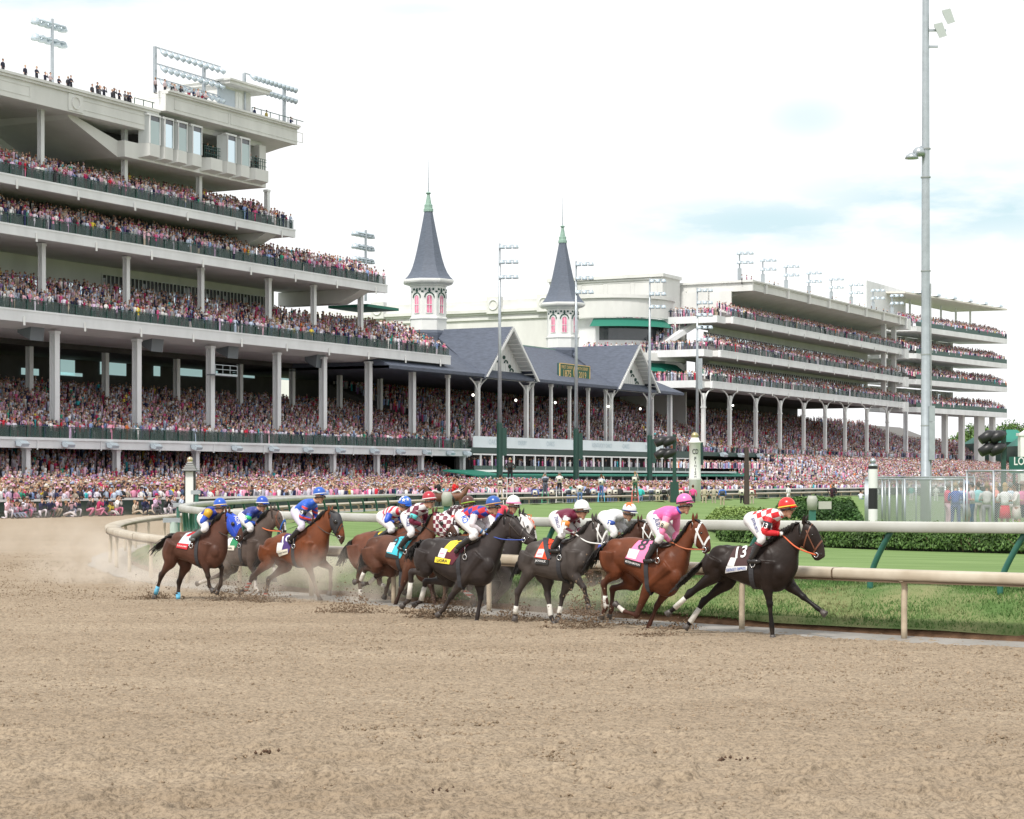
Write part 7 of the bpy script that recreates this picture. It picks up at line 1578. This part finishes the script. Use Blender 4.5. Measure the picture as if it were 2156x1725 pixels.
    # silks: blouse
    up=np.array([0,0,1.0]); m=MB(); rings=[]
    path=crom([np.concatenate([p,[w_,h_]]) for p,w_,h_ in ((pe+(pe-ch)*.10,.135,.105),(pe*.75+ch*.25,.150,.118),(pe*.45+ch*.55,.158,.125),(ch,.172,.128),(ch*.45+ne*.55,.168,.105),(ne,.082,.072),(ne*.7+sk*.3,.066,.062))],3)
    for i,s_ in enumerate(path):
        a=path[max(0,i-1)][:3]; b=path[min(len(path)-1,i+1)][:3]; t=(b-a)/ (np.linalg.norm(b-a)+1e-9); u=np.array([-t[2],0,t[0]]); rings.append([tuple(s_[:3]+np.array([0,1,0])*s_[3]*math.cos(q)+u*s_[4]*math.sin(q)) for q in np.linspace(0,6.2832,21)[:-1]])
    m.loft(rings)
    for (sh,el,ha,s) in arms: m.ball(tuple(sh),.072,10,8); m.tube([tuple(sh*.6+ch*.4),tuple(sh),tuple(sh*.75+el*.25)],[.09,.074,.062],10)
    me=remesh(m,.012,5,'blouse',[J['silk']]); o=link(bpy.data.objects.new('blouse',me)); o.parent=e
    bv=BVHTree.FromPolygons([tuple(v.co) for v in me.vertices],[tuple(p.vertices) for p in me.polygons])
    for (sh,el,ha,s) in arms:
        m=MB(); pts=crom([np.concatenate([p,[r]]) for p,r in ((sh,.066),(sh*.5+el*.5,.062),(el,.053),(el*.5+ha*.5,.047),(el*.17+ha*.83,.036))],4)
        m.tube([tuple(q[:3]) for q in pts],[q[3]+.003*math.sin(i*1.9) for i,q in enumerate(pts)],12); part('sleeve',m,J.get('sleeve',J['silk']),e,True)
        d=(ha-el)/np.linalg.norm(ha-el); m=MB(); c=el*.17+ha*.83; m.tube([tuple(c-d*.03),tuple(c+d*.012)],.039,12); part('cuff',m,J.get('cuff',J.get('sleeve',J['silk'])),e,True)
    if 'patch' in J:
        for (sh,el,ha,s) in arms: m=MB(); m.tube([tuple(sh*.85+ch*.15+np.array([0,0,.02])),tuple(sh),tuple(sh*.6+el*.4)],[.094,.082,.072],14); part('shoulder_patch',m,J['patch'],e,True)
    if 'collar' in J: m=MB(); m.tube([tuple(ne*.8+sk*.2),tuple(ne*.6+sk*.4)],[.074,.070],14); part('collar',m,J['collar'],e,True)
    # breeches
    m=MB(); m.ball(tuple(pe+np.array([0,0,-.01])),.15,14,10,(1.05,1.02,.92))
    for (hip,kn,an,to,s) in legs_:
        m.tube([tuple(q[:3]) for q in crom([hip,hip*.5+kn*.5+np.array([0,-s*.01,.01]),kn,kn*.75+an*.25],4)],list(np.interp(np.linspace(0,1,13),[0,.33,.66,1],[.125,.098,.070,.055])),12)
    me=remesh(m,.012,4,'breeches',[J.get('breech',M_breech)]); o=link(bpy.data.objects.new('breeches',me)); o.parent=e
    bl=BVHTree.FromPolygons([tuple(v.co) for v in me.vertices],[tuple(p.vertices) for p in me.polygons])
    for (hip,kn,an,to,s) in legs_:
        m=MB(); top=kn*.72+an*.28; m.tube([tuple(q) for q in crom([top,kn*.45+an*.55,an*.9+kn*.1,an],3)],list(np.interp(np.linspace(0,1,10),[0,.4,1],[.062,.056,.042])),12)
        fd=(to-an); L_=np.linalg.norm(fd); fd/=L_+1e-9; h_=an-fd*.055+np.array([0,0,-.045]); m.tube([tuple(h_),tuple(an+np.array([0,0,-.03])),tuple(an*.4+to*.6+np.array([0,0,-.015])),tuple(to)],[.036,.044,.040,.022],10)
        part('boot',m,J.get('boot',M_boot),e,True)
        m=MB(); m.tube([tuple(top+(kn-an)*.01),tuple(top-(kn-an)*.06/1)],.064,12); part('boot_top',m,J.get('boottop',J.get('boot',M_boot)),e,True)
    # helmet, band, goggles
    R_=.122; bx=fw; bz=-dn; m=MB(); rings=[]; hc=he-dn*.008
    for i in range(9):
        a=math.pi/2*i/8; rr_=max(.01,math.cos(a)); rings.append([tuple(hc+(bx*1.10*math.cos(q)+np.array([0,.95,0])*math.sin(q))*R_*rr_+bz*(R_*1.02*math.sin(a)+.0)) for q in np.linspace(0,6.2832,23)[:-1]])
    rings=[[tuple(np.array(p)+dn*.034) for p in rings[0]]]+rings
    m.loft(rings); hel=part('helmet',m,J['helmet'],e,True)
    m=MB(); c=hc+dn*.022; m.tube([tuple(c+(bx*1.10*math.cos(q)+np.array([0,.95,0])*math.sin(q))*R_*1.035) for q in np.linspace(0,6.2832,23)[:-1]],.011,6,closed=True); part('helmet_band',m,J['band'],hel,True)
    m=MB(); v_=[];   # short peak
    for q in np.linspace(-1.0,1.0,9): b_=hc+dn*.034+(bx*1.10*math.cos(q)+np.array([0,.95,0])*math.sin(q))*R_; v_.append(tuple(b_)); 
    w2=[tuple(np.array(p)+bx*.045*math.cos(q)+dn*.012) for p,q in zip(v_,np.linspace(-1.0,1.0,9))]; m.add(v_+w2,[(i,i+1,9+i+1,9+i) for i in range(8)]); m.add([tuple(np.array(p)+dn*.008) for p in v_+w2],[(i,i+1,9+i+1,9+i) for i in range(8)]); part('peak',m,J['helmet'],hel,True)
    m=MB(); c=sk+dn*.000; m.tube([tuple(c+(fw*.100*math.cos(q)+np.array([0,.088,0])*math.sin(q))) for q in np.linspace(0,6.2832,23)[:-1]],.015,6,closed=True); gg=part('goggles',m,M_gog,e,True)
    for s in(-1,1): m=MB(); m.ball(tuple(c+fw*.088+np.array([0,s*.040,0])+dn*.006),.040,12,8,(.7,1.0,.8)); part('lens',m,J.get('lens',M_lensg),gg,True)
    m=MB(); m.tube([tuple(c+dn*.0+np.array([0,q*.082,0])*1.0+dn*(.125 if q==0 else 0)+fw*(.02 if q==0 else 0)) for q in(-1,0,1)],.006,5); part('chin_strap',m,M_gog,e,True)
    # whip and reins
    for (sh,el,ha,s) in arms:
        bit=np.array(H.bit if s==1 else H.bit2); md=ha*.5+bit*.5+np.array([0,-s*.05,-.05]); 
        if s==1 or True:
            m=MB(); pts=crom([ha+np.array([.02,0,-.01]),md,bit],5); m.tube([tuple(p) for p in pts],.0125 if J.get('reinw') else .009,6); o=part('reins',m,J.get('rein',M_leather),H.e,True)
    a=P['ha']; m=MB(); m.tube([tuple(a+np.array([.06,0,.02])),tuple(a+np.array([-.2,-.07,-.10])),tuple(a+np.array([-.48,-.13,-.20]))],[.010,.007,.004],6); w_=thing('whip',m,M_gog,J['whip'],'whip','whips held by the jockeys',True); w_.location=tuple(H.root); w_.rotation_euler=(0,0,-H.th)
    # lettering on silks and breeches
    def put(bvt,s,center,width,ang,m_,off,sy=1.0,name='lettering',back=None,size=None):
        v,f=text2d(s,1,width); ca,sa=math.cos(R(ang)),math.sin(R(ang)); m2=MB(); V=[]
        for x,y in v:
            y*=sy; px=center[0]+x*ca+y*sa; py=center[1]+x*sa-y*ca; l=tr(px,py,.25); q=bvt.ray_cast(Vector((l[0],-.9,l[2])),Vector((0,1,0)))
            V.append((l[0],q[0].y-off,l[2]) if q[0] is not None else (l[0],-.2,l[2]))
        m2.add(V,f); return part(name,m2,m_,e)
    if 'armno' in J:
        c,mb_,mt_,s_=J['armno']; sh,el,ha,s=arms[0]; m=MB(); a=sh*.62+el*.38; b=sh*.25+el*.75; m.tube([tuple(a),tuple(b)],[.074,.068],14); o=part('arm_band',m,mb_,e,True)
        d=(b-a)/np.linalg.norm(b-a); w_=.085 if len(s_)>1 else .05; v,f=text2d(s_,1,w_); tdir=np.array([-d[2],0,d[0]]); tdir=tdir if tdir[0]>0 else -tdir; m2=MB(); cc=(a+b)/2; dd2=d if d[2]>0 else -d
        m2.add([tuple(cc+tdir*x+dd2*y*1.1+np.array([0,-.0795+.5*x*x/.075,0])) for x,y in v],f); part('number',m2,mt_,o)
    for args in J.get('leg_text',[]): put(bl,*args)
    return e
blk=mat('helmet_black_trim',(.02,.02,.03),.4)
hm_=lambda n,c: mat('helmet_'+n,c,.28,spec=.6)
I_n=mat('navy_print',(.05,.06,.2),.6)
JK={}
JK['L']=dict(label='jockey in red and white checked silks and red cap on the leading black horse',whip='thin whip in the hand of the red capped leading jockey',he=(1105,340),fa=(1115,405),ne=(1045,420),ch=(950,440),pe=(790,470),sh=(945,445),el=(895,585),ha=(1045,603),kn=(870,640),an=(770,840),to=(860,862),silk=pattern_mat('silk_red_white_checks',SK['red'],SK['white'],'check',12,(0,R(20),0)),sleeve=sm('red',SK['red']),helmet=hm_('red',(.70,.02,.02)),band=mat('yellow_band',(.8,.55,.05),.4),boot=M_boot,boottop=M_bootm,gloves=M_glove,collar=mat('white_collar',(.7,.7,.7),.6),rein=mat('orange_rein',(.62,.12,.04),.5),reinw=1,armno=(None,blk,I_w,'13'),leg_text=[('JEFFRUBYS',(805,520),150,62,I_n,.012,1.1)])
JK['K']=dict(label='jockey in bright pink silks and pink cap on the bay with the pink cloth',whip='thin whip in the hand of the pink jockey',he=(1903,305),fa=(1915,385),ne=(1840,400),ch=(1745,420),pe=(1630,460),sh=(1740,445),el=(1690,600),ha=(1765,685),kn=(1675,640),an=(1545,850),to=(1618,868),silk=sm('pink',SK['pink']),sleeve=sm('light_pink',(.85,.25,.45)),helmet=hm_('pink',(.85,.16,.42)),band=blk,rein=mat('tan_rein',(.40,.12,.05),.5),reinw=1,armno=(None,mat('cream_band',(.7,.62,.5),.6),I_k,'8'),collar=mat('blue_collar',(.04,.10,.55),.5),leg_text=[('JJRUBYS',(1640,510),130,65,I_n,.012,1.1)])
JK['I']=dict(label='jockey in maroon silks with diamond sleeves and white cap on the grey horse',whip='thin whip in the hand of the maroon clad jockey',he=(930,362),fa=(935,432),ne=(880,430),ch=(805,440),pe=(700,460),sh=(790,455),el=(765,570),ha=(860,610),kn=(745,610),an=(650,755),to=(725,775),silk=sm('maroon',SK['maroon']),sleeve=pattern_mat('silk_maroon_diamonds',SK['maroon'],SK['white'],'check',12,(0,R(45),0)),helmet=hm_('white',(.74,.74,.74)),band=mat('white_band',(.6,.6,.6),.4),rein=M_wleather,reinw=1,armno=(None,mat('orange_band',(.8,.25,.05),.6),I_w,'1'),leg_text=[('ZERILLO',(700,500),120,62,I_n,.012,1.1)])
JK['J']=dict(label='jockey in all white silks, orange star on white cap, behind the pink rider',whip='thin whip in the hand of the all white jockey',he=(1382,385),fa=(1375,455),ne=(1320,435),ch=(1240,440),pe=(1155,455),sh=(1225,455),el=(1195,560),ha=(1250,612),kn=(1240,600),an=(1150,760),to=(1215,775),silk=sm('white',(.70,.71,.74)),helmet=hm_('white2',(.74,.74,.74)),band=mat('navy_band',(.02,.03,.15),.4),armno=(None,mat('blue_band',(.03,.08,.35),.6),I_w,'3'),star=(.75,.16,.02))
JK['G']=dict(label='jockey in red and blue squares, white sleeves and blue cap on the dark horse',whip='thin whip in the hand of the blue capped jockey in white sleeves',he=(1575,322),fa=(1585,395),ne=(1520,400),ch=(1420,410),pe=(1290,445),sh=(1395,430),el=(1375,530),ha=(1475,598),kn=(1400,620),an=(1230,750),to=(1210,795),silk=pattern_mat('silk_red_blue_squares',(.50,.02,.03),(.02,.04,.30),'check',11,(0,R(30),0)),sleeve=sm('pale_sleeve',(.68,.62,.66)),cuff=mat('light_blue_cuff',(.10,.30,.65),.5),helmet=hm_('blue',(.02,.09,.35)),band=mat('tan_band',(.5,.28,.12),.4),rein=mat('blue_rein',(.04,.08,.35),.5),gloves=M_glove,armno=None,leg_text=[('RD',(1300,475),75,60,mat('rd_blue',(.05,.15,.6),.5),.012,1.0)])
JK['H']=dict(label='jockey in red and blue silks, white cap with pink band, on the white-hooded horse',whip='thin whip in the hand of the pink banded jockey',he=(1765,312),fa=(1765,385),ne=(1715,390),ch=(1650,400),pe=(1540,450),sh=(1640,420),el=(1610,520),ha=(1690,570),kn=(1640,600),an=(1530,740),to=(1600,760),silk=sm('red2',(.50,.03,.06)),sleeve=sm('blue2',(.02,.05,.35)),helmet=hm_('white3',(.74,.74,.74)),band=mat('pink_band',(.85,.15,.4),.4))
JK['F']=dict(label='jockey in dark brown dotted silks and brown cap with green band, mostly hidden',whip='thin whip in the hand of the brown capped jockey',he=(1335,312),fa=(1345,375),ne=(1290,390),ch=(1225,400),pe=(1150,450),sh=(1215,415),el=(1200,500),ha=(1290,560),kn=(1220,590),an=(1140,720),to=(1200,740),silk=pattern_mat('silk_brown_dots',(.05,.015,.02),(.65,.65,.65),'dots',14),helmet=hm_('brown',(.08,.025,.02)),band=mat('lime_band',(.30,.50,.05),.4),armno=(None,mat('red_band',(.6,.03,.03),.6),I_w,'1'))
JK['E']=dict(label='jockey in maroon and white checks and red cap on the checker-hooded horse',whip='thin whip in the hand of the red capped jockey in maroon checks',he=(965,272),fa=(972,338),ne=(925,350),ch=(860,385),pe=(765,450),sh=(840,395),el=(800,495),ha=(895,525),kn=(800,600),an=(690,735),to=(720,772),silk=pattern_mat('silk_maroon_white_checks',SK['maroon'],(.68,.66,.66),'check',10,(0,R(10),0)),sleeve=sm('maroon2',(.16,.012,.04)),helmet=hm_('crimson',(.40,.02,.04)),band=mat('white_band2',(.7,.7,.7),.4),armno=(None,mat('turquoise_band',(.1,.55,.55),.6),I_k,'9'),leg_text=[('MCGEE',(765,490),110,75,I_n,.012,1.0)])
JK['D']=dict(label='jockey in red and white stripes, blue sleeves and a white-starred blue cap',whip='thin whip in the hand of the star capped jockey',he=(738,316),fa=(728,380),ne=(685,390),ch=(620,410),pe=(535,450),sh=(595,420),el=(565,490),ha=(635,500),kn=(620,570),an=(480,650),to=(500,690),silk=pattern_mat('silk_red_white_stripes',(.55,.02,.05),(.7,.68,.68),'stripe',3.2,(0,0,0)),sleeve=sm('blue3',(.03,.10,.55)),helmet=hm_('star_blue',(.03,.15,.62)),band=mat('blue_band2',(.02,.10,.5),.4),stars=1,leg_text=[('BEJARANO',(520,440),80,80,mat('pale_red_print',(.55,.12,.2),.5),.012,1.0)])
JK['C']=dict(label='jockey in blue silks with red trim and blue cap on the bay numbered 10',whip='thin whip in the hand of the jockey wearing number 10',he=(1678,228),fa=(1685,295),ne=(1625,310),ch=(1560,340),pe=(1475,400),sh=(1545,350),el=(1510,455),ha=(1600,478),kn=(1515,540),an=(1395,670),to=(1410,700),silk=sm('blue4',(.02,.10,.50)),sleeve=pattern_mat('silk_red_blue_sleeve',(.65,.06,.05),(.03,.10,.5),'stripe',3.5,(0,R(60),0)),helmet=hm_('blue2',(.02,.10,.45)),band=mat('white_band3',(.7,.7,.7),.4),breech=M_breechl,rein=M_leather,armno=(None,blk,I_w,'10'))
JK['B']=dict(label='jockey in blue silks with a navy front and blue cap riding the blazed horse',whip='thin whip in the hand of the blue jockey on the blazed horse',he=(1138,310),fa=(1138,375),ne=(1095,385),ch=(1035,410),pe=(970,450),sh=(1020,420),el=(990,500),ha=(1075,515),kn=(1030,560),an=(930,640),to=(980,665),silk=sm('navy_blue',(.025,.04,.22)),sleeve=sm('blue5',(.03,.10,.50)),helmet=hm_('blue3',(.02,.08,.45)),band=mat('white_band4',(.7,.7,.7),.4),rein=mat('orange_rein2',(.62,.15,.05),.5),reinw=1,armno=(None,mat('green_band',(.02,.45,.15),.6),I_w,'5'))
JK['A']=dict(label='rearmost jockey in blue silks with yellow shoulders and gold-banded blue cap',whip='thin whip in the hand of the rearmost jockey',he=(737,332),fa=(742,398),ne=(700,400),ch=(650,410),pe=(590,460),sh=(625,415),el=(570,500),ha=(645,525),kn=(600,560),an=(470,650),to=(500,665),patch=sm('gold',(.62,.36,.03)),silk=sm('navy_blue2',(.02,.04,.30)),sleeve=sm('blue6',(.03,.09,.50)),helmet=hm_('blue4',(.02,.10,.50)),band=mat('gold_band',(.75,.55,.3),.4),boot=mat('grey_boot',(.10,.11,.11),.4))
for k_h in ('B','F','D','H','J','A','E','C','G','I','K','L'):
    j=JK[k_h]
    if j.get('armno',0) is None: j.pop('armno')
    je=build_jockey(HH[k_h],j)
    hel=[c for c in je.children if c.name.startswith('helmet')][0]
    if j.get('stars') or j.get('star'):
        H=HH[k_h]; he=H.tr(*j['he'],0); he=he+np.array([0,0,.008]); 
        for (ay,az) in ((-.5,.45),(-1.2,.35),(-1.9,.45),(-1.57,.95)) if j.get('stars') else ((-1.2,1.1),):
            nrm=np.array([math.cos(ay)*math.cos(az),math.sin(ay)*math.cos(az),math.sin(az)]); u=np.cross(nrm,[0,0,1.]); u/=np.linalg.norm(u); v=np.cross(u,nrm); rs_=.045 if j.get('stars') else .10; m=MB(); c=he+nrm*.136; pts=[tuple(c+(u*math.sin(q)+v*math.cos(q))*(rs_ if i%2==0 else rs_*.42)-nrm*(.008 if rs_<.06 else .036)*(1 if i%2==0 else .2)) for i,q in enumerate(np.linspace(0,6.2832,11)[:-1])]
            m.add([tuple(c+nrm*.006)]+pts,[(0,1+i,1+(i+1)%10) for i in range(10)]); part('star',m,mat('star_paint',(.75,.75,.75) if j.get('stars') else j['star'],.4),hel)
# ================= kicked-up dirt and dust =================
def splash(name,label,U,V,n,w_,h_,size=.019,back=.5):
    p=GP(U,V); rg=np.random.default_rng(int(U)); a=rg.normal(0,1,(n,3)); x=a[:,0]*w_*.5-back*rg.random(n)**2*w_; y=a[:,1]*w_*.35; z=np.abs(a[:,2])**1.3*h_*.5*np.exp(-(x/w_)**2)
    P=np.stack([x+p.x,y+p.y,z+.01],1); o=clods(name,P,size*(.4+rg.random(n)**2),M_clod); o['label']=label
    return o
for (U,V,n,w_,h_) in ((330,1262,420,.45,.16),(505,1266,700,.55,.34),(568,1269,520,.45,.26),(745,1292,800,.6,.30),(862,1293,160,.3,.08),(918,1303,700,.42,.30),(965,1300,760,.45,.38),(1085,1309,600,.42,.26),(1237,1325,1100,.5,.60),(1335,1318,160,.4,.08),(1378,1340,240,.45,.10),(1437,1326,300,.30,.12),(1150,1310,150,.5,.08)):
    splash('dirt_splash','clump of dirt kicked up by a hoof',U,V,n,w_,h_)
# clods in the air behind the field
rg=np.random.default_rng(5); P=[]
for i in range(900):
    U=rg.uniform(230,1350); Vg=np.interp(U,[230,600,1000,1350],[1262,1268,1295,1318])+rg.normal(0,8); p=GP(U,Vg); P.append((p.x,p.y,abs(rg.normal(0,.35))*(1.0 if U<800 else .7)))
o=clods('flying_clods',P,.006+.010*rg.random(len(P))**2,M_clod); o['label']='small clods of dirt flying in the air behind the hooves'
# dust hanging low behind the hooves: soft volume clouds
def dust_material(name,dens,r):
    m=bpy.data.materials.new(name); m.use_nodes=True; n=m.node_tree.nodes; l=m.node_tree.links; n.remove(n['Principled BSDF']); out=n['Material Output']
    pv=n.new('ShaderNodeVolumePrincipled'); pv.inputs['Color'].default_value=(.93,.86,.77,1); pv.inputs['Anisotropy'].default_value=.0; l.new(pv.outputs[0],out.inputs['Volume'])
    t=n.new('ShaderNodeTexCoord'); g=n.new('ShaderNodeVectorMath'); g.operation='LENGTH'; mp_=n.new('ShaderNodeMapping'); mp_.inputs['Scale'].default_value=(1/r[0],1/r[1],1/r[2]); l.new(t.outputs['Object'],mp_.inputs['Vector']); l.new(mp_.outputs['Vector'],g.inputs[0])
    fall=n.new('ShaderNodeMapRange'); fall.interpolation_type='SMOOTHSTEP'; fall.inputs[1].default_value=1.0; fall.inputs[2].default_value=.15; fall.inputs[3].default_value=0; fall.inputs[4].default_value=1; l.new(g.outputs['Value'],fall.inputs[0])
    z=n.new('ShaderNodeTexNoise'); z.inputs['Scale'].default_value=1.5; z.inputs['Detail'].default_value=3; l.new(t.outputs['Object'],z.inputs['Vector']); nr=n.new('ShaderNodeMapRange'); nr.inputs[1].default_value=.42; nr.inputs[2].default_value=.62; l.new(z.outputs['Fac'],nr.inputs[0])
    a=n.new('ShaderNodeMath'); a.operation='MULTIPLY'; l.new(fall.outputs[0],a.inputs[0]); l.new(nr.outputs[0],a.inputs[1]); b=n.new('ShaderNodeMath'); b.operation='MULTIPLY'; b.inputs[1].default_value=dens; l.new(a.outputs[0],b.inputs[0]); l.new(b.outputs[0],pv.inputs['Density'])
    return m
for i,(U,V,rx,ry,rz_,dens,dy) in enumerate(((330,1235,4.2,2.2,1.1,1.1,1.6),(570,1250,4.2,1.6,1.15,1.5,.6),(830,1272,3.8,1.3,1.0,1.4,.5),(120,1170,6.0,6,1.5,.12,3),(1180,1306,2.6,1.0,.7,.9,.4))):
    p=GP(U,V); mb=MB(); mb.ball((0,0,0),1,16,10,(rx,ry,rz_)); m=dust_material('dust_air',dens,(rx,ry,rz_)); o=thing('dust_cloud',mb,m,'','' ); 
    for k_ in ('label','category'): 
        if k_ in o: del o[k_]
    o.location=(p.x,p.y+dy,.35); o['kind']='stuff'; o['label']='low tan dust hanging behind the galloping hooves'
scene.cycles.volume_step_rate=2.0; scene.cycles.volume_max_steps=96
# ---- outrider pony and red riders far behind at the rail ----
def pony(U,V,Y,label,coat,rider,flip):
    p=PP(U,1005,Y); e=empty('outrider_horse',(p.x,p.y,.05),label,'horse','outrider ponies at the far rail',rz=flip); mb=MB()
    mb.tube([(-.75,0,1.15),(-.5,0,1.25),(0,0,1.15),(.5,0,1.2),(.8,0,1.5),(1.0,0,1.85)],[.2,.30,.31,.30,.18,.12],14); mb.tube([(.95,0,1.9),(1.2,0,1.72),(1.42,0,1.5)],[.11,.10,.06],10)
    for x in(-.6,.5):
        for s in(-1,1): mb.tube([(x,s*.14,1.1),(x+.05,s*.14,.6),(x,s*.14,.08)],[.13,.06,.045],8)
    for s in(-1,1): mb.tube([(.98,s*.06,1.92),(1.0,s*.07,2.08)],[.04,.01],6)
    me=remesh(mb,.03,3,'body',[mat('pony_coat',coat,.5,var=.15)]); o=link(bpy.data.objects.new('body',me)); o.parent=e
    mb=MB(); mb.tube([(-.8,0,1.3),(-1.0,0,1.0),(-1.02,0,.55)],[.06,.09,.03],8); part('tail',mb,M_hair,e,True); mb=MB(); mb.tube([(.35,0,1.5),(.75,0,1.75),(.98,0,1.98)],[.04,.05,.03],6); part('mane',mb,M_hair,e,True)
    m2=person_mesh('sit',rider,(.6,.6,.6),SKIN[0],HAIR[0],None); q=link(bpy.data.objects.new('person',m2.mesh('person',M_person,True))); q.location=(p.x,p.y,1.33); q.rotation_euler=(0,0,flip+R(90)); tag(q,'rider in '+cname(rider)+' jacket on the '+label.split()[0]+' pony by the far rail','person','outriders at the far rail')
pony(925,1050,128,'chestnut outrider pony at the far rail with its head up',(.12,.05,.03),(.03,.03,.03),R(200)); pony(955,1050,130,'bay outrider pony right of the chestnut one at the far rail',(.16,.07,.04),(.6,.03,.03),R(-20))

scene.cycles.volume_bounces=4; scene.cycles.max_bounces=10
